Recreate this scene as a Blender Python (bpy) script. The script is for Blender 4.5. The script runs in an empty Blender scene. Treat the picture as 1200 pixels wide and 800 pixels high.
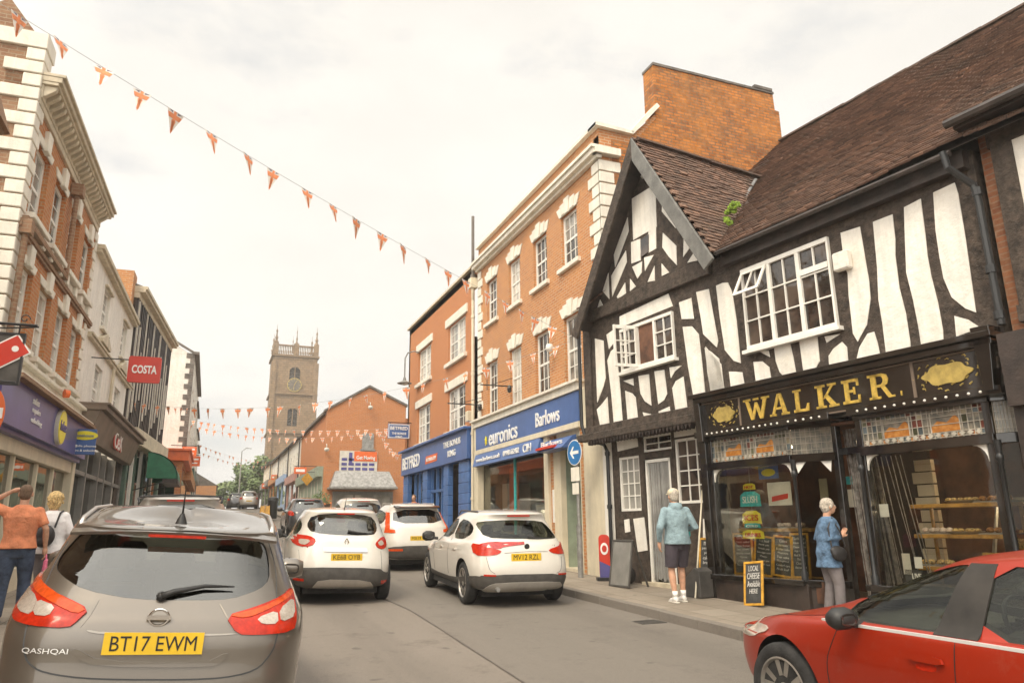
import bpy, bmesh, math, random
from mathutils import Vector, Matrix
from mathutils.bvhtree import BVHTree
from mathutils.geometry import tessellate_polygon
random.seed(11)
sc = bpy.context.scene
COL = sc.collection
PI = math.pi
# ---------------------------------------------------------------- camera
FOC = 860.0; PITCH = math.atan(215/860); ROLL = math.radians(.72); YAW = math.radians(22.1); EYE = 1.65
_cp, _sp = math.cos(PITCH), math.sin(PITCH)
FW = Vector((math.sin(YAW)*_cp, math.cos(YAW)*_cp, _sp))
_r0 = Vector((math.cos(YAW), -math.sin(YAW), 0)); _u0 = _r0.cross(FW)
RT = _r0*math.cos(ROLL) - _u0*math.sin(ROLL); UP = _u0*math.cos(ROLL) + _r0*math.sin(ROLL)
CAM = Vector((0, 0, EYE))
def ray(px, py): return FW + RT*((px-600)/FOC) - UP*((py-400)/FOC)
def at_y(px, py, Y): d = ray(px, py); return CAM + d*(Y/d.y)
def at_x(px, py, X): d = ray(px, py); return CAM + d*(X/d.x)
cd = bpy.data.cameras.new('camera'); cam = bpy.data.objects.new('camera', cd); COL.objects.link(cam)
M = Matrix((RT, UP, -FW)).transposed().to_4x4(); M.translation = CAM; cam.matrix_world = M
cd.sensor_width = 36; cd.lens = FOC*36/1200; cd.clip_end = 3000; cd.clip_start = .05
sc.camera = cam
def gz(y):
    if y < -20: return -.6
    if y < 20: return .03*y
    if y < 80: return .6 + .05*(y-20)
    if y < 200: return 3.6 + .012*(y-80)
    return 5.04
# ---------------------------------------------------------------- scene graph helpers
LOCAL = set()
def props(o, label=None, cat=None, group=None, kind=None):
    if label: o['label'] = label
    if cat: o['category'] = cat
    if group: o['group'] = group
    if kind: o['kind'] = kind
    return o
def thing(name, label, cat, loc=(0, 0, 0), rz=0, group=None, local=False, rx=0):
    o = bpy.data.objects.new(name, None); COL.objects.link(o); o.location = loc; o.rotation_euler = (rx, 0, rz)
    o.empty_display_size = .2
    props(o, label, cat, group)
    if local or rz or rx: LOCAL.add(o.name)
    return o
def root_of(o):
    while o.parent: o = o.parent
    return o
def copy_tree(o, parent=None):
    c = o.copy(); COL.objects.link(c); c.parent = parent
    for ch in list(o.children): copy_tree(ch, c)
    return c
def link(name, me, mat, parent=None, smooth=False, ang=None):
    o = bpy.data.objects.new(name, me); COL.objects.link(o)
    if mat is not None and not me.materials:
        for m in (mat if isinstance(mat, (list, tuple)) else [mat]): me.materials.append(m)
    if parent is not None:
        o.parent = parent; r = root_of(parent)
        if r.name not in LOCAL: me.transform(Matrix.Translation(-r.location))
    if smooth:
        for p in me.polygons: p.use_smooth = True
        if ang:
            bm = bmesh.new(); bm.from_mesh(me)
            for e in bm.edges:
                if len(e.link_faces) == 2 and e.calc_face_angle(0) > ang: e.smooth = False
            bm.to_mesh(me); bm.free()
    return o
class FR:
    """vertical facade frame: u runs along the wall, z up, off = distance out from the wall"""
    def __init__(s, x, y, ang):
        s.o = Vector((x, y)); s.u = Vector((math.cos(ang), math.sin(ang))); s.n = Vector((s.u.y, -s.u.x))
    def p(s, u, z, off=0):
        q = s.o + s.u*u + s.n*off; return Vector((q.x, q.y, z))
    def px(s, px, py, off=0):
        d = ray(px, py); p0 = s.o + s.n*off; d2 = Vector((d.x, d.y))
        t = (p0.dot(s.n))/(d2.dot(s.n)); w = CAM + d*t
        return ((Vector((w.x, w.y))-s.o).dot(s.u), w.z)
EU = FR(8, 0, -PI/2)
WK = FR(8, 10.8, -PI/2+math.radians(7.8))
LF = FR(-3.3, 14.5, math.atan2(1, .03))
def front(y): return FR(0, y, 0)
SPLIT = set('lintel window_sill turned_column window_lead ridge_tile curved_brace cornice string_course blue_pier white_spandrel window_hood amber_glass stained_glass display_glass window_frame pinnacle louvre shop_column brick_pier gilded_ornament window_poster drainpipe stall_riser plaster_panel glazing_bar display_floor quoins plaster_infill stone_trim eaves shopfront side_cladding dark_room door_pane coping canopy verge window_tracery balustrade upright flowers pastry shopfront_bars wall chimney panel_moulding fascia_sign clock_markings doorway_back timber_frame strap logo_dot lower_plate end_wall rear_wall support border side_wall bumper_trim'.split())
def grow(P, d):
    n = len(P); A = sum(P[i][0]*P[(i+1) % n][1]-P[(i+1) % n][0]*P[i][1] for i in range(n)); s = 1 if A > 0 else -1; out = []
    for i in range(n):
        a, b, c = Vector(P[i-1]), Vector(P[i]), Vector(P[(i+1) % n]); e, f = (b-a).normalized(), (c-b).normalized()
        q = Vector((e.y+f.y, -e.x-f.x))*s; q = q.normalized() if q.length > .3 else Vector((0, 0)); out.append((b.x+q.x*d, b.y+q.y*d))
    return out
class MB:
    def __init__(s): s.v = []; s.f = []; s.m = []; s.c = []
    def add(s, vs, fs, mi=0):
        b = len(s.v); s.v += [Vector(v) for v in vs]; s.c.append((b, len(s.v), len(s.f), len(s.f)+len(fs)))
        for f in fs: s.f.append([b+i for i in f]); s.m.append(mi)
        return s
    def hexa(s, c, mi=0):
        return s.add(c, [(0, 3, 2, 1), (4, 5, 6, 7), (0, 1, 5, 4), (1, 2, 6, 5), (2, 3, 7, 6), (3, 0, 4, 7)], mi)
    def box(s, x0, x1, y0, y1, z0, z1, mi=0):
        return s.hexa([(x0, y0, z0), (x1, y0, z0), (x1, y1, z0), (x0, y1, z0), (x0, y0, z1), (x1, y0, z1), (x1, y1, z1), (x0, y1, z1)], mi)
    def fb(s, fr, u0, u1, z0, z1, o0, o1, mi=0):
        c = [fr.p(u, z, o) for z in (z0, z1) for (u, o) in ((u0, o1), (u1, o1), (u1, o0), (u0, o0))]
        return s.hexa(c, mi)
    def fp(s, fr, pts, o0, o1, mi=0):
        n = len(pts); a = sum(pts[i][0]*pts[(i+1) % n][1]-pts[(i+1) % n][0]*pts[i][1] for i in range(n))
        if a < 0: pts = pts[::-1]
        v = [fr.p(u, z, o1) for u, z in pts]+[fr.p(u, z, o0) for u, z in pts]
        return s.add(v, [list(range(n)), list(range(2*n-1, n-1, -1))]+[(i, n+i, n+(i+1) % n, (i+1) % n) for i in range(n)], mi)
    def prism(s, pts, d, mi=0):
        n = len(pts); pts = [Vector(p) for p in pts]; d = Vector(d)
        return s.add(pts+[p+d for p in pts], [list(range(n))[::-1], list(range(n, 2*n))]+[(i, (i+1) % n, n+(i+1) % n, n+i) for i in range(n)], mi)
    def tube(s, pts, r, seg=8, mi=0, cap=True):
        pts = [Vector(p) for p in pts]; n = len(pts); rr = r if isinstance(r, (list, tuple)) else [r]*n
        vs = []; ref = None
        for i, p in enumerate(pts):
            d = (pts[min(i+1, n-1)]-pts[max(i-1, 0)])
            if d.length < 1e-9: d = Vector((0, 0, 1))
            d.normalize()
            if ref is None: ref = d.orthogonal().normalized()
            a = (ref - d*ref.dot(d))
            a = a.normalized() if a.length > 1e-6 else d.orthogonal().normalized()
            ref = a; b = d.cross(a)
            for k in range(seg):
                t = 2*PI*k/seg; vs.append(p+(a*math.cos(t)+b*math.sin(t))*rr[i])
        fs = [(i*seg+k, i*seg+(k+1) % seg, (i+1)*seg+(k+1) % seg, (i+1)*seg+k) for i in range(n-1) for k in range(seg)]
        if cap: fs += [list(range(seg))[::-1], list(range((n-1)*seg, n*seg))]
        return s.add(vs, fs, mi)
    def lathe(s, c, prof, axis='z', seg=24, mi=0, cap=True):
        vs = []; c = Vector(c)
        for (r, h) in prof:
            for k in range(seg):
                t = 2*PI*k/seg; a, b = r*math.cos(t), r*math.sin(t)
                vs.append(c+(Vector((a, b, h)) if axis == 'z' else Vector((b, h, a)) if axis == 'y' else Vector((h, a, b))))
        n = len(prof)
        fs = [(i*seg+k, i*seg+(k+1) % seg, (i+1)*seg+(k+1) % seg, (i+1)*seg+k) for i in range(n-1) for k in range(seg)]
        if cap: fs += [list(range(seg))[::-1], list(range((n-1)*seg, n*seg))]
        return s.add(vs, fs, mi)
    def mesh(s, name='m'):
        me = bpy.data.meshes.new(name); me.from_pydata(s.v, [], s.f)
        if any(s.m): me.polygons.foreach_set('material_index', s.m)
        me.update(); return me
    def clusters(s, mg=.035):
        B = []
        for (a, b, c, d) in s.c:
            if b > a: B.append([[min(v[i] for v in s.v[a:b])-mg/2 for i in range(3)], [max(v[i] for v in s.v[a:b])+mg/2 for i in range(3)], [(a, b, c, d)]])
        ch = True
        while ch:
            ch = False; out = []
            for q in B:
                for o in out:
                    if all(q[0][i] <= o[1][i] and o[0][i] <= q[1][i] for i in range(3)):
                        o[0] = [min(x, y) for x, y in zip(o[0], q[0])]; o[1] = [max(x, y) for x, y in zip(o[1], q[1])]; o[2] += q[2]; ch = True; break
                else: out.append(q)
            B = out
        return [q[2] for q in B]
    def build(s, name, mat, parent=None, smooth=False, ang=None, bevel=0):
        if name in SPLIT and parent is not None and len(s.c) > 1:
            L = s.clusters()
            if 1 < len(L) <= 60:
                for g in L:
                    m = MB()
                    for (a, b, c, d) in sorted(g): m.add(s.v[a:b], [[i-a for i in f] for f in s.f[c:d]])
                    o = m._build(name, mat, parent, smooth, ang, bevel)
                return o
        return s._build(name, mat, parent, smooth, ang, bevel)
    def _build(s, name, mat, parent=None, smooth=False, ang=None, bevel=0):
        me = s.mesh(name)
        if bevel:
            bm = bmesh.new(); bm.from_mesh(me)
            es = [e for e in bm.edges if len(e.link_faces) == 2 and e.calc_face_angle(0) > .5]
            bmesh.ops.bevel(bm, geom=es, offset=bevel, segments=1, affect='EDGES', clamp_overlap=True); bm.to_mesh(me); bm.free()
        return link(name, me, mat, parent, smooth, ang)
def part(name, mat, parent, fn, **k):
    m = MB(); fn(m); return m.build(name, mat, parent, **k)
def wall(fr, u0, u1, z0, z1, holes, off=0, depth=.14, m=None, mi=0):
    """front face of a wall with rectangular openings and their reveals"""
    m = m or MB()
    us = sorted({u0, u1}|{min(max(h[i], u0), u1) for h in holes for i in (0, 1)})
    zs = sorted({z0, z1}|{min(max(h[i], z0), z1) for h in holes for i in (2, 3)})
    for a, b in zip(us, us[1:]):
        for c, d in zip(zs, zs[1:]):
            cu, cz = (a+b)/2, (c+d)/2
            if any(h[0] < cu < h[1] and h[2] < cz < h[3] for h in holes): continue
            m.add([fr.p(a, c, off), fr.p(b, c, off), fr.p(b, d, off), fr.p(a, d, off)], [(0, 1, 2, 3)], mi)
    for (a, b, c, d) in holes:
        q = [(a, c), (b, c), (b, d), (a, d)]
        for i in range(4):
            p1, p2 = q[i], q[(i+1) % 4]
            m.add([fr.p(*p1, off), fr.p(*p1, off-depth), fr.p(*p2, off-depth), fr.p(*p2, off)], [(0, 1, 2, 3)], mi)
    return m
# ---------------------------------------------------------------- lettering
def text_mesh(s, size, extrude=.01, bold=0., sx=1., shear=0., spacing=1.):
    cu = bpy.data.curves.new('t', 'FONT'); cu.body = s; cu.size = 1; cu.extrude = extrude/size; cu.offset = bold*.8
    cu.align_x = 'CENTER'; cu.align_y = 'CENTER'; cu.resolution_u = 3; cu.shear = shear; cu.space_character = spacing
    ob = bpy.data.objects.new('t', cu); COL.objects.link(ob)
    dg = bpy.context.evaluated_depsgraph_get(); me = bpy.data.meshes.new_from_object(ob.evaluated_get(dg))
    bpy.data.objects.remove(ob); bpy.data.curves.remove(cu)
    me.transform(Matrix.Diagonal((sx*size, size, size, 1))); me.materials.clear()
    return me
def text_on(name, s, fr, u, z, off, size, mat, parent, slope=0, w=None, h=None, **k):
    """text centred at u,z on a facade; w and h (metres) fit it"""
    me = text_mesh(s, size, **k)
    xs = [v.co.x for v in me.vertices]; ys = [v.co.y for v in me.vertices]
    cx, cy = (max(xs)+min(xs))/2, (max(ys)+min(ys))/2
    fx = w/(max(xs)-min(xs)) if w else 1; fy = h/(max(ys)-min(ys)) if h else 1
    me.transform(Matrix.Diagonal((fx, fy, 1, 1)) @ Matrix.Translation((-cx, -cy, 0)))
    c, s_ = math.cos(slope), math.sin(slope)
    for v in me.vertices:
        x, y, zz = v.co; v.co = fr.p(u+x*c-y*s_, z+x*s_+y*c, off+zz)
    return link(name, me, mat, parent)
def merge_meshes(name, mats, parent, items):
    """several (mesh, material index) joined into one object"""
    bm = bmesh.new()
    for me, mi in items:
        n0 = len(bm.faces); bm.from_mesh(me); bm.faces.ensure_lookup_table()
        for f in bm.faces[n0:]: f.material_index = mi
    me = bpy.data.meshes.new(name); bm.to_mesh(me); bm.free()
    return link(name, me, mats, parent)
# ---------------------------------------------------------------- materials
MATS = {}
def _nt(name):
    m = bpy.data.materials.new(name); m.use_nodes = True; nt = m.node_tree
    return m, nt, nt.nodes['Principled BSDF']
def N(nt, t, **k):
    n = nt.nodes.new(t)
    for a, b in k.items():
        if a.startswith('i_'): n.inputs[a[2:].replace('_', ' ')].default_value = b
        else: setattr(n, a, b)
    return n
def c4(c): return (c[0], c[1], c[2], 1)
def coords(nt, mode):
    g = N(nt, 'ShaderNodeNewGeometry')
    if mode == 'P': return g.outputs['Position']
    s = N(nt, 'ShaderNodeSeparateXYZ'); nt.links.new(g.outputs['Position'], s.inputs[0])
    a = N(nt, 'ShaderNodeMath', operation='ADD'); nt.links.new(s.outputs[0], a.inputs[0]); nt.links.new(s.outputs[1], a.inputs[1])
    c = N(nt, 'ShaderNodeCombineXYZ'); nt.links.new(a.outputs[0], c.inputs[0]); nt.links.new(s.outputs[2], c.inputs[1])
    return c.outputs[0]
def mix(nt, fac, a, b, mode='MIX'):
    n = N(nt, 'ShaderNodeMix', data_type='RGBA', blend_type=mode)
    for sock, v in ((n.inputs[0], fac), (n.inputs[6], a), (n.inputs[7], b)):
        if hasattr(v, 'links') or hasattr(v, 'is_linked'): nt.links.new(v, sock)
        elif isinstance(v, (int, float)): sock.default_value = v
        else: sock.default_value = c4(v)
    return n.outputs[2]
def noise(nt, co, scale, detail=4, rough=.6, lo=.35, hi=.65, stretch=None):
    if stretch:
        mp = N(nt, 'ShaderNodeMapping'); mp.inputs['Scale'].default_value = stretch; nt.links.new(co, mp.inputs[0]); co = mp.outputs[0]
    n = N(nt, 'ShaderNodeTexNoise'); n.inputs['Scale'].default_value = scale; n.inputs['Detail'].default_value = detail; n.inputs['Roughness'].default_value = rough
    nt.links.new(co, n.inputs['Vector'])
    r = N(nt, 'ShaderNodeMapRange'); r.inputs[1].default_value = lo; r.inputs[2].default_value = hi; nt.links.new(n.outputs[0], r.inputs[0])
    return r.outputs[0]
def bump(nt, b, h, dist, strength=1.):
    n = N(nt, 'ShaderNodeBump'); n.inputs['Strength'].default_value = strength; n.inputs['Distance'].default_value = dist
    nt.links.new(h, n.inputs['Height']); nt.links.new(n.outputs[0], b.inputs['Normal'])
def emit_mat(name, col, s):
    m, nt, b = _nt(name); b.inputs['Emission Color'].default_value = c4(col); b.inputs['Emission Strength'].default_value = s; MATS[name] = m
def plain(name, col, rough=.6, metal=0, var=.12, scale=3., bmp=0, bscale=40., spec=.5, coat=0, streak=0, emit=0, dirt=None):
    m, nt, b = _nt(name); co = coords(nt, 'P')
    dark = tuple(c*(1-var*1.6) for c in col); lite = tuple(min(1, c*(1+var)) for c in col)
    c = mix(nt, noise(nt, co, scale, 5), dark, lite) if var else None
    if streak:
        c = mix(nt, noise(nt, co, 2.2, 6, .7, .45, .8, (3, 3, .35)), c, tuple(x*(1-streak) for x in col))
    if dirt:
        c = mix(nt, noise(nt, co, 1.1, 8, .75, .5, .75), c, dirt)
    if c is None: b.inputs['Base Color'].default_value = c4(col)
    else: nt.links.new(c, b.inputs['Base Color'])
    b.inputs['Roughness'].default_value = rough; b.inputs['Metallic'].default_value = metal
    b.inputs['Specular IOR Level'].default_value = spec
    if coat: b.inputs['Coat Weight'].default_value = coat; b.inputs['Coat Roughness'].default_value = .04
    if emit: b.inputs['Emission Color'].default_value = c4(col); b.inputs['Emission Strength'].default_value = emit
    if bmp: bump(nt, b, noise(nt, co, bscale, 6, .6, .2, .8), bmp)
    MATS[name] = m; return m
def brick(name, c1, c2, mortar, var=(.3, .15, .06), bw=.225, bh=.075, ms=.01, dirt=(.12, .08, .05), dfac=.5, bmp=.006, mortar_soft=.1):
    m, nt, b = _nt(name); co = coords(nt, 'W')
    t = N(nt, 'ShaderNodeTexBrick'); nt.links.new(co, t.inputs['Vector'])
    t.inputs['Color1'].default_value = c4(c1); t.inputs['Color2'].default_value = c4(c2); t.inputs['Mortar'].default_value = c4(mortar)
    t.inputs['Scale'].default_value = 1; t.inputs['Mortar Size'].default_value = ms; t.inputs['Mortar Smooth'].default_value = mortar_soft
    t.inputs['Brick Width'].default_value = bw; t.inputs['Row Height'].default_value = bh; t.inputs['Bias'].default_value = -.1
    P = coords(nt, 'P')
    c = mix(nt, noise(nt, P, 1.3, 7, .7, .42, .68), t.outputs[0], mix(nt, .6, t.outputs[0], var))
    c = mix(nt, noise(nt, P, .7, 8, .75, .52, .85), c, mix(nt, dfac, c, dirt))
    c = mix(nt, noise(nt, P, 9, 3, .6, .3, .7), c, mix(nt, .10, c, (.9, .7, .45)))
    nt.links.new(c, b.inputs['Base Color']); b.inputs['Roughness'].default_value = .88; b.inputs['Specular IOR Level'].default_value = .25
    h = N(nt, 'ShaderNodeMath', operation='SUBTRACT'); h.inputs[0].default_value = 1; nt.links.new(t.outputs[1], h.inputs[1])
    n2 = N(nt, 'ShaderNodeMath', operation='MULTIPLY_ADD'); nt.links.new(noise(nt, P, 60, 4), n2.inputs[0]); n2.inputs[1].default_value = .35; nt.links.new(h.outputs[0], n2.inputs[2])
    bump(nt, b, n2.outputs[0], bmp); MATS[name] = m; return m
def glass(name, tint=(.6, .65, .6), ior=1.5, boost=1.0, dirty=.04):
    m = bpy.data.materials.new(name); m.use_nodes = True; nt = m.node_tree; nt.nodes.clear()
    out = N(nt, 'ShaderNodeOutputMaterial'); tr = N(nt, 'ShaderNodeBsdfTransparent'); tr.inputs[0].default_value = c4(tint)
    gl = N(nt, 'ShaderNodeBsdfGlossy'); gl.inputs['Roughness'].default_value = .02; gl.inputs[0].default_value = (.85, .85, .82, 1)
    fr = N(nt, 'ShaderNodeFresnel'); fr.inputs[0].default_value = ior
    mu = N(nt, 'ShaderNodeMath', operation='MULTIPLY_ADD', use_clamp=True); nt.links.new(fr.outputs[0], mu.inputs[0]); mu.inputs[1].default_value = boost; mu.inputs[2].default_value = dirty
    mx = N(nt, 'ShaderNodeMixShader'); nt.links.new(mu.outputs[0], mx.inputs[0]); nt.links.new(tr.outputs[0], mx.inputs[1]); nt.links.new(gl.outputs[0], mx.inputs[2])
    co = coords(nt, 'P'); bp = N(nt, 'ShaderNodeBump'); bp.inputs['Distance'].default_value = .002; bp.inputs['Strength'].default_value = .25
    nt.links.new(noise(nt, co, 1.6, 2), bp.inputs['Height']); nt.links.new(bp.outputs[0], gl.inputs['Normal'])
    nt.links.new(mx.outputs[0], out.inputs[0]); MATS[name] = m; return m
def pane(name, c1, c2, scale=1.2, rough=.06):
    m, nt, b = _nt(name); co = coords(nt, 'P')
    nt.links.new(mix(nt, noise(nt, co, scale, 3, .5, .4, .62), c1, c2), b.inputs['Base Color'])
    b.inputs['Roughness'].default_value = rough; b.inputs['Specular IOR Level'].default_value = .8
    bump(nt, b, noise(nt, co, 2.5, 2), .01, .3); MATS[name] = m; return m
def paint(name, col, flake=0, rough=.35, metal=0., coat=1.):
    m, nt, b = _nt(name); co = coords(nt, 'P')
    c = mix(nt, noise(nt, co, 1.2, 4, .6, .3, .8), tuple(x*.93 for x in col), tuple(min(1, x*1.04) for x in col))
    nt.links.new(mix(nt, noise(nt, co, 7, 8, .8, .55, .95), c, mix(nt, .22, c, (.35, .29, .22))), b.inputs['Base Color'])
    b.inputs['Roughness'].default_value = rough; b.inputs['Metallic'].default_value = metal
    b.inputs['Coat Weight'].default_value = coat; b.inputs['Coat Roughness'].default_value = .03
    if flake: bump(nt, b, noise(nt, co, 900, 2), .0004, flake)
    MATS[name] = m; return m
brick('brick_orange', (.49, .185, .055), (.36, .12, .04), (.48, .36, .24), (.55, .25, .09), dirt=(.2, .12, .07))
brick('brick_stack', (.52, .17, .03), (.20, .055, .014), (.17, .10, .05), (.60, .22, .03), ms=.014, bh=.085, dirt=(.10, .075, .05), dfac=.9, bmp=.012)
brick('brick_red', (.50, .15, .035), (.43, .12, .028), (.42, .28, .18), (.48, .19, .07), dirt=(.22, .12, .07), dfac=.35)
brick('brick_left', (.47, .15, .035), (.37, .10, .025), (.42, .30, .19), (.46, .2, .07), dirt=(.18, .1, .06))
brick('brick_dark', (.22, .07, .03), (.15, .05, .025), (.2, .12, .08), (.25, .1, .04))
brick('brick_brown', (.26, .14, .08), (.2, .1, .06), (.3, .22, .15), (.3, .17, .1))
brick('sandstone', (.24, .155, .09), (.15, .10, .06), (.10, .07, .045), (.32, .21, .12), bw=.8, bh=.4, ms=.035, dirt=(.14, .1, .08), dfac=.6, bmp=.02)
brick('cream_block', (.66, .58, .44), (.62, .53, .4), (.5, .42, .3), (.7, .6, .45), bw=.9, bh=.6, ms=.006, dfac=.3, dirt=(.4, .3, .2))
plain('plaster', (.80, .76, .68), .8, var=.06, scale=1.6, bmp=.012, bscale=7, streak=.26, dirt=(.66, .60, .50))
plain('plaster_old', (.72, .66, .56), .85, var=.08, scale=2, bmp=.008, bscale=12, streak=.4, dirt=(.45, .38, .3))
plain('stone_white', (.76, .71, .60), .7, var=.07, scale=3, bmp=.003, bscale=25, streak=.25)
plain('stone_trim', (.60, .52, .38), .75, var=.1, scale=3, bmp=.003, bscale=25, streak=.35)
plain('timber', (.07, .052, .039), .75, var=.4, scale=9, bmp=.014, bscale=22, spec=.35, streak=.3, dirt=(.07, .055, .045))
plain('timber_dark', (.04, .028, .022), .5, var=.3, scale=4, bmp=.003, bscale=30, spec=.5)
plain('barge', (.15, .145, .13), .6, var=.2, scale=4, bmp=.004, bscale=30, streak=.35)
plain('white_paint', (.78, .75, .68), .45, var=.05, scale=6, streak=.12)
plain('cream_paint', (.70, .62, .46), .5, var=.06, scale=3, streak=.2)
plain('lead', (.16, .155, .15), .6, var=.2, scale=3)
plain('gold', (.62, .42, .08), .42, metal=.25, var=.2, scale=14, bmp=.004, bscale=40)
plain('gold_dull', (.45, .33, .09), .5, metal=.2, var=.15, scale=12)
plain('black_gloss', (.016, .012, .009), .16, var=.4, scale=3, coat=.6)
plain('black_metal', (.02, .02, .02), .4, var=.2)
plain('rubber', (.022, .021, .02), .8, var=.3, scale=12, bmp=.003, bscale=60)
plain('plastic_grey', (.075, .068, .06), .6, var=.15, scale=8, bmp=.001, bscale=200)
plain('plastic_black', (.02, .019, .018), .5, var=.15, scale=8)
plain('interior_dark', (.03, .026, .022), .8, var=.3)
plain('interior_brown', (.17, .075, .04), .7, var=.4, scale=2)
plain('interior_warm', (.22, .16, .10), .8, var=.3, scale=1)
plain('seat_cloth', (.04, .038, .035), .9, var=.2)
plain('silver', (.55, .52, .48), .3, metal=.8, var=.1)
plain('satin', (.38, .35, .31), .45, metal=.3, var=.1)
plain('chrome', (.75, .73, .7), .12, metal=1, var=.05)
plain('alloy', (.42, .39, .35), .35, metal=.7, var=.2)
plain('lamp_red', (.46, .022, .005), .2, var=.15, scale=30, coat=.2, spec=.3)
plain('lamp_orange', (.62, .075, .01), .2, var=.15, scale=30, coat=.2, spec=.3)
plain('lamp_clear', (.50, .43, .36), .15, var=.10, scale=60, coat=.6, metal=.2)
plain('plate_yellow', (.75, .48, .02), .4, var=.05)
plain('text_black', (.015, .013, .012), .5, var=0)
plain('text_white', (.82, .80, .76), .5, var=.04)
plain('blue_fascia', (.06, .13, .34), .35, var=.1, scale=1.5, streak=.15)
plain('blue_paint', (.07, .16, .38), .4, var=.15, scale=3, streak=.2)
plain('blue_light', (.30, .42, .62), .4, var=.1)
plain('sign_blue', (.03, .17, .42), .35, var=.08)
plain('purple', (.10, .09, .26), .35, var=.12, scale=1.5, streak=.1)
plain('yellow_sign', (.78, .66, .03), .4, var=.05)
plain('sign_red', (.55, .035, .015), .4, var=.06)
plain('flag_red', (.80, .28, .12), .7, var=.12, scale=25)
plain('flag_white', (.80, .74, .66), .7, var=.06)
plain('flag_blue', (.20, .17, .24), .7, var=.1)
plain('orange_sign', (.72, .14, .03), .45, var=.08)
plain('green_awning', (.02, .14, .07), .6, var=.15, scale=4)
plain('green_paint', (.10, .16, .12), .5, var=.15)
plain('sage', (.28, .33, .25), .5, var=.12)
plain('pink_paint', (.48, .26, .22), .5, var=.12)
plain('teal', (.05, .45, .45), .5, var=.2, scale=30)
plain('grey_paint', (.22, .21, .19), .5, var=.15, streak=.2)
plain('taupe', (.17, .125, .09), .5, var=.15, scale=2)
plain('slate', (.14, .12, .10), .7, var=.25, scale=3)
plain('chalk_black', (.045, .045, .042), .7, var=.3, scale=6, dirt=(.09, .09, .085))
plain('frame_yellow', (.62, .32, .035), .45, var=.2, scale=12)
plain('wood_shelf', (.45, .24, .05), .45, var=.3, scale=8)
plain('curtain_grey', (.33, .32, .30), .7, var=.2, scale=2)
plain('strip_grey', (.30, .27, .24), .5, var=.35, scale=12)
plain('pastry', (.62, .42, .16), .7, var=.5, scale=45)
plain('skin', (.55, .30, .19), .55, var=.1, scale=20)
plain('skin_arm', (.50, .25, .14), .55, var=.12, scale=15)
plain('hoodie', (.24, .33, .36), .9, var=.12, scale=7, bmp=.03, bscale=7)
plain('shorts', (.055, .045, .055), .9, var=.2, bmp=.01, bscale=12)
plain('cap_cream', (.68, .60, .42), .85, var=.1)
plain('shoe_white', (.72, .69, .65), .6, var=.15, scale=25)
plain('cardigan', (.11, .19, .30), .9, var=.25, scale=10, bmp=.025, bscale=16)
plain('trousers_grey', (.17, .15, .15), .9, var=.2, bmp=.012, bscale=9)
plain('hair_grey', (.50, .44, .36), .8, var=.3, scale=50, bmp=.006, bscale=90)
plain('hair_blonde', (.66, .46, .20), .75, var=.35, scale=45, bmp=.006, bscale=90)
plain('hair_short', (.16, .10, .06), .8, var=.3, scale=60)
plain('shirt_orange', (.70, .25, .12), .9, var=.15, scale=7, bmp=.03, bscale=8)
plain('jeans', (.055, .075, .12), .9, var=.3, scale=9, bmp=.01, bscale=10)
plain('top_white', (.75, .72, .70), .9, var=.07, scale=7, bmp=.012, bscale=9)
plain('leather_black', (.025, .022, .022), .5, var=.2)
plain('bag_pink', (.72, .16, .26), .55, var=.2, scale=12)
plain('moss', (.20, .30, .03), .95, var=.4, scale=20)
plain('box_white', (.62, .58, .50), .6, var=.1)
plain('planter_wood', (.10, .06, .04), .8, var=.3)
plain('flower', (.75, .2, .05), .7, var=.3, scale=60)
plain('bark', (.10, .07, .05), .9, var=.3, scale=8)
plain('wire', (.32, .30, .27), .6, var=0)
plain('galv', (.30, .29, .27), .5, metal=.4, var=.2, scale=6)
emit_mat('tube_lit', (1, .78, .5), 34)
glass('shop_glass', (.9, .9, .86), 1.45, .55, .01)
glass('car_glass', (.62, .66, .58), 1.5, .5, .02)
glass('door_glass', (.6, .6, .55), 1.4, .25, .01)
glass('dark_glass', (.2, .19, .165), 1.5, 1.25, .09)
pane('sash_glass', (.04, .035, .03), (.36, .33, .28), 1.5)
pane('curtain_pane', (.42, .38, .32), (.6, .56, .48), 3.5, .2)
pane('dark_pane', (.018, .014, .012), (.09, .065, .05), 2.0)
pane('lead_glass', (.10, .10, .085), (.24, .21, .16), 9, .3)
pane('amber_glass', (.36, .13, .02), (.5, .22, .05), 14, .25)
pane('pale_pane', (.25, .24, .21), (.5, .47, .42), 1.0, .15)
def roof_mat():
    m, nt, b = _nt('roof_tiles'); P = coords(nt, 'P')
    v = N(nt, 'ShaderNodeObjectInfo')
    a = N(nt, 'ShaderNodeAttribute', attribute_name='tone')
    r = N(nt, 'ShaderNodeValToRGB'); nt.links.new(a.outputs['Fac'], r.inputs[0])
    e = r.color_ramp.elements; e[0].position = 0; e[0].color = (.10, .062, .046, 1); e[1].position = 1; e[1].color = (.29, .165, .11, 1)
    q = e.new(.5); q.color = (.185, .11, .078, 1)
    c = mix(nt, noise(nt, P, .8, 8, .7, .45, .75), r.outputs[0], (.075, .055, .042))
    c = mix(nt, noise(nt, P, 6, 6, .75, .58, .8), c, (.16, .13, .085))
    nt.links.new(c, b.inputs['Base Color']); b.inputs['Roughness'].default_value = .85; b.inputs['Specular IOR Level'].default_value = .3
    bump(nt, b, noise(nt, P, 45, 5), .008); MATS['roof_tiles'] = m
roof_mat()
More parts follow.
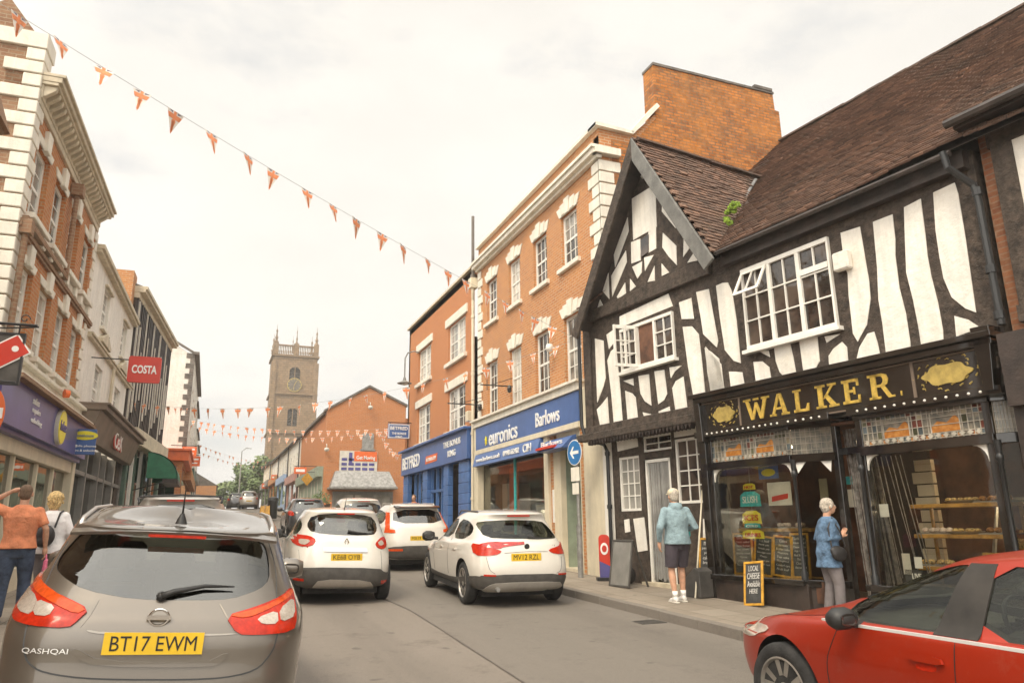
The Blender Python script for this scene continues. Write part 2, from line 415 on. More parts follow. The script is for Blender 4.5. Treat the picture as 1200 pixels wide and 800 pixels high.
def road_mat(name, c1, c2, crack=True, patch=(.13, .11, .095), slab=False):
    m, nt, b = _nt(name); P = coords(nt, 'P')
    c = mix(nt, noise(nt, P, .35, 6, .65, .35, .65, (1, .25, 1)), c1, c2)
    c = mix(nt, noise(nt, P, 160, 3, .7, .3, .7), mix(nt, .35, c, (.05, .045, .04)), mix(nt, .25, c, (.5, .45, .38)))
    c = mix(nt, noise(nt, P, 1.4, 8, .75, .56, .74), c, patch)
    c = mix(nt, noise(nt, P, 14, 5, .7, .58, .74), c, mix(nt, .35, c, (.05, .045, .04)))
    c = mix(nt, noise(nt, P, 1.0, 3, .5, .45, .62, (1.6, .05, 1)), c, mix(nt, .16, c, (.06, .05, .045)))
    c = mix(nt, noise(nt, P, 3.1, 2, .4, .70, .76), c, mix(nt, .45, c, (.03, .027, .024)))
    h = noise(nt, P, 130, 4)
    if slab:
        t = N(nt, 'ShaderNodeTexBrick'); nt.links.new(P, t.inputs['Vector'])
        mp = N(nt, 'ShaderNodeMapping'); nt.links.new(P, mp.inputs[0]); mp.inputs['Rotation'].default_value = (0, 0, PI/2); nt.links.new(mp.outputs[0], t.inputs['Vector'])
        for k, v in (('Scale', 1), ('Mortar Size', .008), ('Brick Width', .6), ('Row Height', .6), ('Mortar Smooth', .2)): t.inputs[k].default_value = v
        t.inputs['Color1'].default_value = (1, 1, 1, 1); t.inputs['Color2'].default_value = (.82, .8, .78, 1); t.inputs['Mortar'].default_value = (.45, .42, .38, 1)
        c = mix(nt, 1., c, t.outputs[0], 'MULTIPLY')
    nt.links.new(c, b.inputs['Base Color']); b.inputs['Roughness'].default_value = .82; b.inputs['Specular IOR Level'].default_value = .35
    bump(nt, b, h, .003); MATS[name] = m
road_mat('asphalt', (.165, .138, .113), (.235, .198, .165), patch=(.135, .112, .092))
road_mat('asphalt_patch', (.15, .13, .108), (.18, .155, .13))
road_mat('paving', (.33, .275, .21), (.38, .32, .25), patch=(.27, .22, .17), slab=True)
road_mat('kerb_stone', (.17, .145, .12), (.22, .19, .16))
road_mat('land', (.1, .1, .07), (.13, .13, .08))
def leaf_mat():
    m, nt, b = _nt('leaves'); P = coords(nt, 'P')
    nt.links.new(mix(nt, noise(nt, P, .5, 4), (.09, .14, .045), (.17, .21, .08)), b.inputs['Base Color'])
    b.inputs['Roughness'].default_value = .7; b.inputs['Subsurface Weight'].default_value = 0; MATS['leaves'] = m
leaf_mat()
G = MATS
# ---------------------------------------------------------------- sky and light
w = bpy.data.worlds.new('World'); sc.world = w; w.use_nodes = True; nt = w.node_tree
bg = nt.nodes['Background']; SUN_EL, SUN_AZ = math.radians(52), math.radians(230)
sky = N(nt, 'ShaderNodeTexSky', sky_type='NISHITA', sun_disc=False, sun_elevation=SUN_EL, sun_rotation=SUN_AZ, air_density=1.0, dust_density=3.0)
tc = N(nt, 'ShaderNodeTexCoord'); mp = N(nt, 'ShaderNodeMapping'); mp.inputs['Scale'].default_value = (1, 1, 2.2); nt.links.new(tc.outputs['Generated'], mp.inputs[0])
cl = noise(nt, mp.outputs[0], 2.6, 9, .58, .30, .46); shade = noise(nt, mp.outputs[0], 1.7, 7, .55, .35, .72)
cloud = mix(nt, shade, (5.75, 5.52, 5.14), (6.95, 6.68, 6.22))
# cloud glow round the hidden sun (behind the photographer) and towards the zenith
sdv = (math.sin(SUN_AZ)*math.cos(SUN_EL), math.cos(SUN_AZ)*math.cos(SUN_EL), math.sin(SUN_EL))
dt = N(nt, 'ShaderNodeVectorMath', operation='DOT_PRODUCT'); nrm_ = N(nt, 'ShaderNodeVectorMath', operation='NORMALIZE'); nt.links.new(tc.outputs['Generated'], nrm_.inputs[0]); nt.links.new(nrm_.outputs[0], dt.inputs[0]); dt.inputs[1].default_value = sdv
mr_ = N(nt, 'ShaderNodeMapRange', interpolation_type='SMOOTHSTEP'); nt.links.new(dt.outputs['Value'], mr_.inputs[0]); mr_.inputs[1].default_value = .1; mr_.inputs[2].default_value = 1.; mr_.inputs[3].default_value = 1.; mr_.inputs[4].default_value = 3.2
skc = mix(nt, cl, mix(nt, .72, sky.outputs[0], (5.7, 5.6, 5.3)), cloud)
vm = N(nt, 'ShaderNodeVectorMath', operation='SCALE'); nt.links.new(skc, vm.inputs[0]); nt.links.new(mr_.outputs[0], vm.inputs['Scale'])
nt.links.new(vm.outputs[0], bg.inputs[0]); bg.inputs[1].default_value = .105
sd = bpy.data.lights.new('sun', 'SUN'); sun = bpy.data.objects.new('sun', sd); COL.objects.link(sun)
sd.energy = 1.4; sd.angle = math.radians(18); sd.color = (1, .86, .64)
sun.rotation_euler = (PI/2-SUN_EL, 0, PI-SUN_AZ)
sc.view_settings.view_transform = 'Standard'; sc.view_settings.look = 'None'; sc.view_settings.exposure = .62; sc.view_settings.gamma = 1
# ================================================================ setting: ground, road, pavements
def lerp_tab(tab, y):
    if y <= tab[0][0]: return tab[0][1]
    for (a, b), (c, d) in zip(tab, tab[1:]):
        if y <= c:
            t = (y-a)/(c-a); return b+(d-b)*t
    return tab[-1][1]
KR = [(-20, 6.3), (7.4, 6.2), (28, 6.2), (40, 4.9), (60, 4.6), (140, 4.9)]
KL = [(-20, -1.75), (28, -1.6), (44, -.5), (90, -.35), (140, -.3)]
YS = [-20, -10]+[i*1.0 for i in range(-5, 60)]+[60+5*i for i in range(0, 19)]
def strip(name, mat, xa, xb, dz, label=None, y0=-21, y1=151, wall_r=0):
    m = MB(); ys = [y for y in YS if y0 < y < y1]; rows = []
    for y in ys:
        a, b = xa(y), xb(y); rows.append([(a+(b-a)*k/6, y, gz(y)+dz) for k in range(7)])
    for r, q in zip(rows, rows[1:]):
        for k in range(6): m.add([r[k], r[k+1], q[k+1], q[k]], [(0, 1, 2, 3)])
    o = m.build(name, G[mat]); o['kind'] = 'structure'; return o
m = MB()
gy = [-60, -20]+[-10+5*i for i in range(0, 33)]+[160, 200, 400, 1500]
for a, b in zip(gy, gy[1:]):
    m.add([(-700, a, gz(a)-.02), (700, a, gz(a)-.02), (700, b, gz(b)-.02), (-700, b, gz(b)-.02)], [(0, 1, 2, 3)])
m.build('ground', G['land'])['kind'] = 'structure'
kr = lambda y: lerp_tab(KR, y); kl = lambda y: lerp_tab(KL, y)
strip('road', 'asphalt', kl, kr, -.004)
# repaired lane on the parking side with its tarred seam
SX = [(-20, 3.3), (6, 2.85), (9, 2.98), (12, 3.1), (16, 2.9), (30, 2.8), (140, 2.4)]
strip('road_repair', 'asphalt_patch', lambda y: lerp_tab(SX, y), kr, 0)
plain('tar', (.10, .085, .07), .55, var=.3, scale=20)
strip('tar_seam', 'tar', lambda y: lerp_tab(SX, y)-.014-.008*math.sin(y*2.3), lambda y: lerp_tab(SX, y)+.008+.008*math.sin(y*3.1), .003, y1=60)
strip('pavement', 'paving', lambda y: kr(y)+.14, lambda y: kr(y)+6.5, .118)
strip('pavement', 'paving', lambda y: kl(y)-9, lambda y: kl(y)-.14, .118)
def kerb(f, s):
    m = MB(); rnd = random.Random(3)
    y = -20
    while y < 140:
        L = .9 if y < 60 else 5; a, b = f(y), f(y+L); z0, z1 = gz(y), gz(y+L); j = rnd.uniform(-.004, .004); g = .004
        c = []
        for dz in (-.05, .125+j):
            for (x, yy, z) in ((min(a, a+s*.15), y+g, z0), (max(a, a+s*.15), y+g, z0), (max(b, b+s*.15), y+L-g, z1), (min(b, b+s*.15), y+L-g, z1)):
                c.append((x, yy, z+dz))
        m.hexa(c); y += L
    o = m.build('kerb', G['kerb_stone'], bevel=.008); o['kind'] = 'structure'
kerb(kr, 1); kerb(kl, -1)
# manhole / drain covers in the road
def drain(x, y, r):
    m = MB(); z = gz(y)+.006
    m.box(x-r, x+r, y-r*.8, y+r*.8, z-.02, z)
    for i in range(6): m.box(x-r*.85, x+r*.85, y-r*.7+i*r*.25, y-r*.7+i*r*.25+.02, z, z+.006)
    o = m.build('drain_cover', G['plastic_grey']); props(o, 'small iron drain cover in the gutter by the right kerb', 'drain cover')
drain(5.95, 9.6, .2)
# ================================================================ windows and generic building pieces
def sash(par, fr, u0, u1, z0, z1, off=-.07, cols=2, rows=2, halves=2, mat='white_paint', gl='sash_glass', fw=.07, bar=.022, name='window', rail=.06):
    m = MB(); o0, o1 = off-.05, off+.0
    m.fb(fr, u0, u0+fw, z0, z1, o0, o1); m.fb(fr, u1-fw, u1, z0, z1, o0, o1)
    m.fb(fr, u0+fw, u1-fw, z0, z0+fw, o0, o1); m.fb(fr, u0+fw, u1-fw, z1-fw, z1, o0, o1)
    H = (z1-z0-2*fw)/halves
    for h in range(halves):
        a = z0+fw+h*H; b = a+H
        if h: m.fb(fr, u0+fw, u1-fw, a-rail/2, a+rail/2, o0, o1-.012)
        for r in range(1, rows): zz = a+H*r/rows; m.fb(fr, u0+fw, u1-fw, zz-bar/2, zz+bar/2, o0+.012, o1-.02)
        for c in range(1, cols): uu = u0+fw+(u1-u0-2*fw)*c/cols; m.fb(fr, uu-bar/2, uu+bar/2, a+(rail/2 if h else 0), b-(rail/2 if h < halves-1 else 0), o0+.01, o1-.017)
    if gl == 'sash_glass': gl = ('sash_glass', 'sash_glass', 'pale_pane', 'curtain_pane', 'dark_pane')[int(abs(u0*7.3+z0*3.1)*10) % 5]
    o = m.build(name, G[mat], par)
    p = MB(); p.fb(fr, u0+fw*.5, u1-fw*.5, z0+fw*.5, z1-fw*.5, off-.045, off-.035); p.build('pane', G[gl], o)
    return o
def keystone_lintel(m, fr, u0, u1, z, h=.3, keys=5, off=.03):
    c = (u0+u1)/2; w = (u1-u0)
    m.fp(fr, [(u0-.05, z), (u1+.05, z), (u1+.22, z+h), (u0-.22, z+h)], -.02, off)
    m.fp(fr, [(c-.09, z-.03), (c+.09, z-.03), (c+.15, z+h+.12), (c-.15, z+h+.12)], off-.01, off+.045)
    m.fp(fr, [(c-.35, z+.02), (c-.12, z+.02), (c-.17, z+h+.05), (c-.43, z+h+.05)], off-.01, off+.02)
    m.fp(fr, [(c+.12, z+.02), (c+.35, z+.02), (c+.43, z+h+.05), (c+.17, z+h+.05)], off-.01, off+.02)
# ================================================================ half-timbered shop
WB = thing('timber_framed_building', 'black and white timber framed shop with steep gable, tiled roof and carved black shopfront', 'building', (8, 11, .4))
Z1 = lambda x0, y0, s: (lambda x, y: (x0+x/s, y0+y/s))
A_ = Z1(820, 240, 4); B_ = Z1(1000, 150, 3.2); C_ = Z1(660, 160, 10/3); D_ = Z1(660, 360, 4); E_ = Z1(820, 390, 4); F_ = Z1(1000, 380, 4); K_ = Z1(640, 520, 4)
JZ = 3.52       # jetty underside
def tw(m):      # upper wall body: dark frame
    m.fb(WK, -3.45, 5.15, JZ, 6.25, -.28, 0)
    m.fp(WK, [(-3.75, 6.2), (.62, 6.2), (-.83, 9.1)], -.28, .0)
    m.fb(WK, -3.45, 5.15, JZ-.02, JZ+.16, -.02, .10)         # bressumer
    m.fb(WK, -3.62, 5.1, 3.38, 3.53, -.05, .16)
    m.fp(WK, [(-3.55, 5.98), (.55, 5.98), (.55, 6.3), (-3.62, 6.22)], 0, .10)   # gable tie beam
    m.fb(WK, -3.45, -3.2, JZ, 6.2, 0, .05)
part('timber_frame', G['timber'], WB, tw, bevel=.01)
infill = dict(
 B=[[(305,245),(375,212),(385,250),(410,400),(430,540),(455,685),(425,670),(375,630),(345,560),(330,480),(315,380)],
    [(195,300),(248,272),(262,400),(270,480),(285,560),(310,660),(328,760),(332,815),(262,830),(250,740),(230,640),(205,540),(200,420)],
    [(78,355),(142,330),(150,420),(150,480),(165,600),(190,700),(205,800),(210,850),(130,870),(115,730),(100,640),(95,520)],
    [(383,710),(425,725),(468,748),(390,775)]],
 A=[[(665,135),(745,110),(765,240),(785,360),(792,440),(775,560),(740,632),(725,600),(705,420),(700,320),(685,280)]],
 F=[[(20,160),(35,110),(70,50),(92,42),(105,90),(118,140)]],
 E=[[(350,50),(415,40),(432,120),(445,185),(405,205),(380,180),(362,130)],[(470,32),(545,15),(555,130),(535,165),(490,180)],
    [(610,110),(630,80),(665,50),(682,70),(690,145),(612,163)],[(590,20),(650,8),(597,38)],
    [(255,140),(290,140),(320,165),(330,220),(268,235)],[(140,185),(165,188),(195,190),(205,245),(150,260)],
    [(25,75),(50,95),(85,125),(112,270),(55,285)],[(275,85),(318,90),(324,108)]],
 D=[[(150,150),(185,160),(195,330),(185,370),(160,440)],[(210,250),(225,210),(245,190),(260,350),(275,540),(240,550),(228,400)],
    [(160,480),(185,455),(205,425),(213,555),(178,565)],[(205,130),(240,105),(240,155),(215,190)],
    [(292,395),(320,408),(335,425),(347,525),(305,535)],[(355,325),(398,318),(410,455),(385,435),(365,400)],
    [(430,303),(470,298),(482,405),(470,430),(447,448)],[(500,285),(550,275),(520,295),(505,325)],
    [(515,380),(530,350),(560,330),(578,475),(530,488)],[(375,495),(395,503),(420,505),(385,520)],[(450,490),(495,470),(498,492),(455,503)],
    [(285,345),(325,338),(327,362)],[(563,95),(600,95),(630,130),(645,260),(662,415),(615,425),(590,280)],
    [(668,190),(700,235),(735,270),(750,390),(697,405),(680,300)]],
 C=[[(455,650),(497,635),(507,708),(465,708)],[(522,610),(565,600),(580,690),(600,800),(598,818),(550,768),(540,700)],
    [(600,585),(622,577),(640,575),(655,610),(672,720),(690,880),(668,870),(635,830),(615,700)],
    [(305,155),(322,125),(327,150),(310,160)],[(270,245),(358,190),(362,350),(275,400)],[(388,235),(437,320),(438,355),(388,290)],
    [(200,460),(250,320),(252,370),(203,505)],[(390,380),(438,430),(442,498),(415,465),(390,430)],[(190,545),(243,450),(245,490),(192,620)],
    [(472,380),(497,425),(470,465)],[(488,490),(515,450),(530,480)],[(155,600),(175,535),(178,630)],[(117,690),(140,635),(157,668)],
    [(335,372),(360,356),(360,435),(335,450)],[(267,415),(298,403),(300,480),(268,492)],[(272,510),(305,492),(303,530),(290,550)],
    [(318,475),(350,465),(320,520)],[(212,625),(240,575),(242,610),(215,628)],[(262,560),(280,585),(262,600)],[(332,565),(355,510),(355,560)],
    [(385,500),(410,530),(387,540)],[(222,705),(408,618),(424,660),(222,742)]])
TR = dict(A=A_, B=B_, C=C_, D=D_, E=E_, F=F_)
def fill(m):
    for k, L in infill.items():
        for poly in L:
            q = [WK.px(*TR[k](*p), off=.012) for p in poly]
            m.fp(WK, grow([(u, min(z, 9.2)) for u, z in q], .026), -.02, .012)
part('plaster_infill', G['plaster'], WB, fill)
# timber pegs / raised braces: curved timbers standing proud of the plaster
def braces(m):
    for k, pts, w in (('D', [(290,372),(340,405),(372,450),(415,485),(450,470),(490,430),(512,360),(555,305)], .13),
                      ('D', [(165,455),(190,410),(205,330),(212,240),(245,165)], .12),
                      ('D', [(548,68),(600,72),(640,110),(672,165),(720,225),(775,285),(830,320)], .15),
                      ('E', [(30,50),(75,95),(125,150),(190,165),(240,110),(300,115),(350,160),(400,205)], .15),
                      ('E', [(548,175),(600,90),(660,30),(720,15),(770,20),(830,-40)], .15)):
        q = [WK.px(*TR[k](*p)) for p in pts]
        for a, b in zip(q, q[1:]):
            d = Vector((b[0]-a[0], b[1]-a[1])); n = Vector((-d.y, d.x)).normalized()*w/2; e = d.normalized()*.02
            m.fp(WK, [(a[0]+n.x-e.x, a[1]+n.y-e.y), (a[0]-n.x-e.x, a[1]-n.y-e.y), (b[0]-n.x+e.x, b[1]-n.y+e.y), (b[0]+n.x+e.x, b[1]+n.y+e.y)], .0, .022)
# jetty bracket blocks (carved fringe under the gable overhang)
def fringe(m):
    u = -3.3
    while u < -.1: m.fp(WK, [(u, 3.38), (u+.09, 3.38), (u+.045, 3.28)], .02, .14); u += .1
part('carved_fringe', G['timber_dark'], WB, fringe)
# ---- roofs : individual tiles in one mesh each
def tile_roof(name, par, org, ux, vy, nu, nv, keep, tw=.17, gauge=.105, seed=1, wob=.03):
    """org corner, ux unit along eaves, vy unit up the slope"""
    rnd = random.Random(seed); ux = Vector(ux).normalized(); vy = Vector(vy).normalized(); nn = ux.cross(vy).normalized()
    if nn.z < 0: nn = -nn
    vs = []; fs = []; tone = []
    for j in range(nv):
        sag0 = 0
        for i in range(nu):
            u = i*tw+(tw/2 if j % 2 else 0); v = j*gauge
            if not keep(u+tw/2, v): continue
            wv = wob*(math.sin(u*.9+j*.05)+.6*math.sin(u*2.3+1.3+j*.11)+.5*math.sin(v*1.7))
            lift = .028+rnd.uniform(-.005, .007)+(.02 if rnd.random() < .02 else 0); t2 = rnd.uniform(-.008, .008); g = .003
            b = org+ux*(u+g)+vy*(v+t2); e = ux*(tw-2*g)
            P0 = b+nn*(wv+lift); P1 = b+e+nn*(wv+lift+rnd.uniform(-.004, .004)); P2 = P1+vy*(gauge+.02)-nn*.022; P3 = P0+vy*(gauge+.02)-nn*.022
            k = len(vs); vs += [P0, P1, P2, P3, P0-nn*.035, P1-nn*.035]
            fs += [(k, k+1, k+2, k+3), (k+4, k+5, k+1, k), (k+4, k, k+3), (k+5, k+2, k+1)]
            t = min(1, max(0, rnd.gauss(.45, .24))); tone += [t]*4
    me = bpy.data.meshes.new(name); me.from_pydata(vs, [], fs); at = me.attributes.new('tone', 'FLOAT', 'FACE'); at.data.foreach_set('value', tone)
    return link(name, me, G['roof_tiles'], par)
PH = math.radians(40.5); EZ = 6.27; EO = .3
n3 = Vector((WK.n.x, WK.n.y, 0)); u3 = Vector((WK.u.x, WK.u.y, 0))
vsl = (-n3*math.cos(PH)+Vector((0, 0, math.sin(PH)))).normalized()
RD = 6.0; SL = (RD+EO)/math.cos(PH)
GU, GZ = -.95, 9.3     # gable ridge
def main_keep(u, v):
    uu = u-3.6; dep = v*math.cos(PH)-EO; z = EZ+(dep+EO)*math.tan(PH)
    wu = WK.o.x; q = WK.p(uu, 0, -dep)
    if q.y > 13.98: return False
    # inside the cross gable: hidden below its slopes
    if uu < 1.0 and dep < 3.4:
        gzr = GZ-abs(uu-GU)*1.62
        if z < gzr-.06: return False
    if uu < -3.9: return False
    return True
org = WK.p(-3.6, EZ, EO)
mr = tile_roof('roof', WB, org, u3, vsl, int(13.5/.17), int(SL/.105), main_keep, seed=4)
# under-boarding + far slope so the roof is closed
def under(m):
    a, b = WK.p(.6, EZ-.05, EO-.02), WK.p(9.9, EZ-.05, EO-.02); c, d = WK.p(9.9, EZ-.05+(RD+EO)*math.tan(PH), -RD), WK.p(-2.3, EZ-.05+(RD+EO)*math.tan(PH), -RD)
    a2 = WK.p(-2.2, EZ-.05+(3.2+EO)*math.tan(PH), -3.2); a1 = WK.p(.6, EZ-.05+(.5+EO)*math.tan(PH), -.5)
    m.add([a, b, c, d, a2, a1], [(0, 1, 2, 3, 4, 5)])
    e, f = WK.p(9.9, EZ, -2*RD), WK.p(-2.3, EZ, -2*RD); m.add([d, c, e, f], [(0, 1, 2, 3)])
    m.add([WK.p(9.9, EZ-.05, EO-.02), e, c], [(0, 1, 2)])
part('roof_boarding', G['timber_dark'], WB, under)
def ridge(m, a, b, r=.1, seg=.33):
    a, b = Vector(a), Vector(b); L = (b-a).length; k = int(L/seg); d = (b-a)/k; s = d.cross(Vector((0, 0, 1))).normalized(); rnd = random.Random(5)
    for i in range(k):
        p = a+d*i+Vector((0, 0, rnd.uniform(-.008, .012)))
        pts = [p+s*(r*math.cos(t))+Vector((0, 0, r*.8*math.sin(t))) for t in [PI*j/6 for j in range(7)]]
        m.prism(pts, d*.97)
RZ = EZ+(RD+EO)*math.tan(PH)
def rid(m):
    ridge(m, WK.p(-2.35, RZ-.02, -RD), WK.p(9.9, RZ-.02, -RD), .13)
    ridge(m, WK.p(GU+.02, GZ-.02, .3), WK.p(GU, GZ-.02, -3.35), .11)
part('ridge_tile', G['roof_tiles'], WB, rid)
# gable slopes
for sgn in (1, -1):
    fo = .40
    foot_u = .93 if sgn > 0 else -3.22; foot_z = 6.22 if sgn > 0 else 5.85
    top = Vector(WK.p(GU, GZ, fo)); foot = Vector(WK.p(foot_u, foot_z, fo)); up = (top-foot); Ls = up.length
    def keep(u, v, sgn=sgn, foot_u=foot_u, foot_z=foot_z, Ls=Ls):
        t = v/Ls
        if t > 1: return False
        z = foot_z+(GZ-foot_z)*t; dep = u-fo; uu = foot_u+(GU-foot_u)*t
        if sgn > 0: return z > EZ+(dep+EO)*math.tan(PH)-.12
        return WK.p(uu, 0, -dep).y < 13.98 or dep < .2
    tile_roof('roof', WB, foot, -n3, up, int(4.4/.17), int(Ls/.105)+1, keep, seed=8+sgn, wob=.012)
    def gb(m, sgn=sgn, foot_u=foot_u, foot_z=foot_z):
        L = 3.2
        def back(u, z): return (z-EZ)/math.tan(PH)-EO if sgn > 0 else 3.2
        a, b = (foot_u, foot_z-.06), (GU, GZ-.06)
        m.add([WK.p(*a, fo), WK.p(*b, fo), WK.p(*b, -3.3), WK.p(*a, .1 if sgn > 0 else -.3)], [(0, 1, 2, 3)])
        # barge board
        d = Vector((b[0]-a[0], b[1]-a[1])).normalized(); n = Vector((d.y, -d.x))*(1 if sgn > 0 else -1)
        w = .27 if sgn > 0 else .24
        if (n.y > 0): n = -n
        pts = [(a[0]-d.x*.18, a[1]-d.y*.18+.05), (b[0], b[1]+.09), (b[0], b[1]+.09-w*1.9), (a[0]+n.x*w-d.x*.18, a[1]+n.y*w-d.y*.18+.05)]
        m2.fp(WK, pts, fo, fo+.055)
    m2 = MB(); part('gable_soffit', G['timber_dark'], WB, gb)
    m2.build('barge_board', G['barge' if sgn > 0 else 'timber'], WB, bevel=.006)
# valley flashing and moss
part('valley_flashing', G['lead'], WB, lambda m: m.tube([WK.p(.78, EZ+.12, .15), WK.p(.35, 7.05, -.62), WK.p(-.2, 7.95, -1.7), WK.p(-.9, 9.2, -3.1)], .05, 6))
def moss(m):
    rnd = random.Random(2)
    for (px, py, r) in ((861, 243, .09), (857, 249, .07), (863, 247, .06), (855, 259, .06), (858, 262, .07), (853, 268, .05), (866, 241, .05)):
        for k in range(14):
            u, z = WK.px(px+rnd.uniform(-2.5, 2.5), py+rnd.uniform(-2.5, 2.5), -.75)
            m.lathe(WK.p(u, z, -.72+rnd.uniform(0, .1)), [(.001, -.04), (.03, -.02), (.038, .01), (.02, .03), (.001, .04)], seg=6, cap=False)
part('moss', G['moss'], WB, moss)
# gutter, eaves board, downpipes
def gut(m):
    m.tube([WK.p(.95, 6.19, .31), WK.p(5.05, 6.17, .31)], .04, 8); m.fb(WK, .9, 5.1, 6.0, 6.24, .0, .14)
part('gutter', G['timber_dark'], WB, gut)
def dp(m):
    m.tube([WK.p(4.98, 6.2, .34), WK.p(5.0, 5.98, .33), WK.p(5.16, 5.72, .12), WK.p(5.18, 5.5, .1), WK.p(5.19, 3.9, .1)], .045, 8)
    for z in (5.62, 4.6, 4.02): m.lathe(WK.p(5.18, z, .1), [(.06, -.05), (.06, .05)], seg=10)
part('drainpipe', G['black_metal'], WB, dp)
def dp2(m):
    m.tube([WK.p(-3.5, 5.9, .12), WK.p(-3.5, 3.75, .12), WK.p(-3.42, 3.45, .1), WK.p(-3.1, 3.3, -.16), WK.p(-3.05, 3.15, -.2), WK.p(-3.05, .6, -.2)], .04, 8)
    for z in (3.1, 2.0): m.lathe(WK.p(-3.05, z, -.2), [(.055, -.04), (.055, .04)], seg=10)
part('drainpipe', G['black_metal'], WB, dp2)
# ---- upper windows
def casement(par, u0, u1, z0, z1, cols, rows, off=.03, fw=.05, bar=.022, gl='dark_pane', slope=0, label=None, sill=True, skip=None):
    fr = WK; m = MB(); n = cols
    W = (u1-u0)/n
    m.fb(fr, u0, u1, z1-fw, z1, off-.05, off+.03); m.fb(fr, u0, u1, z0, z0+fw, off-.05, off+.03)
    for i in range(n+1): uu = u0+W*i; m.fb(fr, uu-fw/2-(0 if i else -fw/2), uu+fw/2-(fw/2 if i == n else 0), z0+fw, z1-fw, off-.05, off+.026)
    if sill: m.fb(fr, u0-.06, u1+.06, z0-.06, z0, off-.04, off+.09)
    for i in range(n):
        a, b = u0+W*i+fw/2, u0+W*(i+1)-fw/2
        if skip and i in skip: continue
        m.fb(fr, (a+b)/2-bar/2, (a+b)/2+bar/2, z0+fw, z1-fw, off-.03, off+.012)
        for r in range(1, rows): zz = z0+fw+(z1-z0-2*fw)*r/rows; m.fb(fr, a, b, zz-bar/2, zz+bar/2, off-.028, off+.016)
    o = m.build('window', G['white_paint'], par)
    p = MB()
    for i in range(n):
        if skip and i in skip: continue
        p.fb(fr, u0+W*i+.01, u0+W*(i+1)-.01, z0+.01, z1-.01, off-.024, off-.018)
    p.build('pane', G[gl], o); return o
w1 = casement(WB, 1.24, 2.97, 4.42, 5.83, 3, 3, fw=.07)
def hop(m):     # open top hopper of the first light
    for (a, b, c, d) in ((1.26, 1.31, 0, 1), (1.75, 1.8, 0, 1), (1.51, 1.53, 0, 1)):
        m.hexa([WK.p(a, 5.33, .32), WK.p(b, 5.33, .32), WK.p(b, 5.33, .29), WK.p(a, 5.33, .29), WK.p(a, 5.74, .09), WK.p(b, 5.74, .09), WK.p(b, 5.74, .06), WK.p(a, 5.74, .06)])
    for z, o_ in ((5.33, .32), (5.72, .10)): m.hexa([WK.p(1.26, z, o_), WK.p(1.8, z, o_), WK.p(1.8, z, o_-.03), WK.p(1.26, z, o_-.03), WK.p(1.26, z+.05, o_-.03), WK.p(1.8, z+.05, o_-.03), WK.p(1.8, z+.05, o_-.06), WK.p(1.26, z+.05, o_-.06)])
part('open_hopper', G['white_paint'], w1, hop)
part('transom', G['white_paint'], w1, lambda m: m.fb(WK, 2.42, 2.93, 5.36, 5.45, .0, .065))
w2 = casement(WB, -2.12, -.52, 4.66, 5.57, 3, 3, fw=.06, skip=[1])
part('dark_room', G['interior_brown'], w2, lambda m: m.fb(WK, -1.58, -1.06, 4.7, 5.52, .0, .008))
def opened(m):
    a = WK.p(-1.6, 0, .06); b = WK.p(-1.72, 0, .5)
    for z0, z1 in ((4.68, 4.74), (5.46, 5.53), (4.95, 4.97), (5.2, 5.22)): m.hexa([a+Vector((0, 0, z0)), b+Vector((0, 0, z0)), b+u3*.04+Vector((0, 0, z0)), a+u3*.04+Vector((0, 0, z0)), a+Vector((0, 0, z1)), b+Vector((0, 0, z1)), b+u3*.04+Vector((0, 0, z1)), a+u3*.04+Vector((0, 0, z1))])
    for t in (0, .5, 1): 
        q = a.lerp(b, t); m.hexa([q+Vector((0, 0, 4.68)), q+u3*.04+Vector((0, 0, 4.68)), q+u3*.04-n3*-.04+Vector((0, 0, 4.68)), q-n3*-.04+Vector((0, 0, 4.68)), q+Vector((0, 0, 5.53)), q+u3*.04+Vector((0, 0, 5.53)), q+u3*.04+n3*.04+Vector((0, 0, 5.53)), q+n3*.04+Vector((0, 0, 5.53))])
part('open_casement', G['white_paint'], w2, opened)
def gwin(m):
    q = [WK.px(*C_(*p), off=.03) for p in ((303, 402), (332, 382), (332, 450), (303, 472))]; m.fp(WK, q, .0, .03)
part('attic_window', G['dark_pane'], WB, gwin)
# ---- ground floor left (recessed under the jetty)
RO = -.3
def low(m):
    wall(WK, -3.35, .05, .3, 3.5, [(-2.82, -2.14, 1.9, 3.0), (-2.0, -1.22, .3, 2.9), (-2.0, -1.15, 3.02, 3.36), (-1.08, -.24, 2.0, 3.2)], RO, .12, m)
    m.fb(WK, -3.4, .05, 3.42, 3.5, -.5, 0)
part('ground_floor_wall', G['timber'], WB, low)
def lowfill(m):
    def q(f, L): m.fp(WK, [WK.px(*f(*p), off=RO+.012) for p in L], RO-.01, RO+.012)
    q(D_, [(247,605),(345,595),(350,652),(255,675)]); q(D_, [(517,565),(645,545),(652,590),(520,610)])
    q(K_, [(365,355),(388,350),(393,410),(370,415)]); q(K_, [(408,350),(458,343),(475,498),(430,505)])
    q(K_, [(735,350),(760,350),(765,440),(735,440)])
    m.fb(WK, -3.34, -3.02, .55, 3.4, RO-.01, RO+.012)
part('plaster_infill', G['plaster'], WB, lowfill)
sash(WB, WK, -2.82, -2.14, 1.9, 3.0, RO-.03, 3, 4, 1, gl='pale_pane', fw=.05)
sash(WB, WK, -1.08, -.24, 2.0, 3.2, RO-.03, 3, 4, 1, gl='dark_pane', fw=.05)
sash(WB, WK, -2.0, -1.15, 3.04, 3.35, RO-.03, 2, 2, 1, gl='dark_pane', fw=.04)
def step(m): m.fb(WK, -2.1, -1.1, .3, .56, RO-.1, RO+.12)
part('door_step', G['stone_trim'], WB, step)
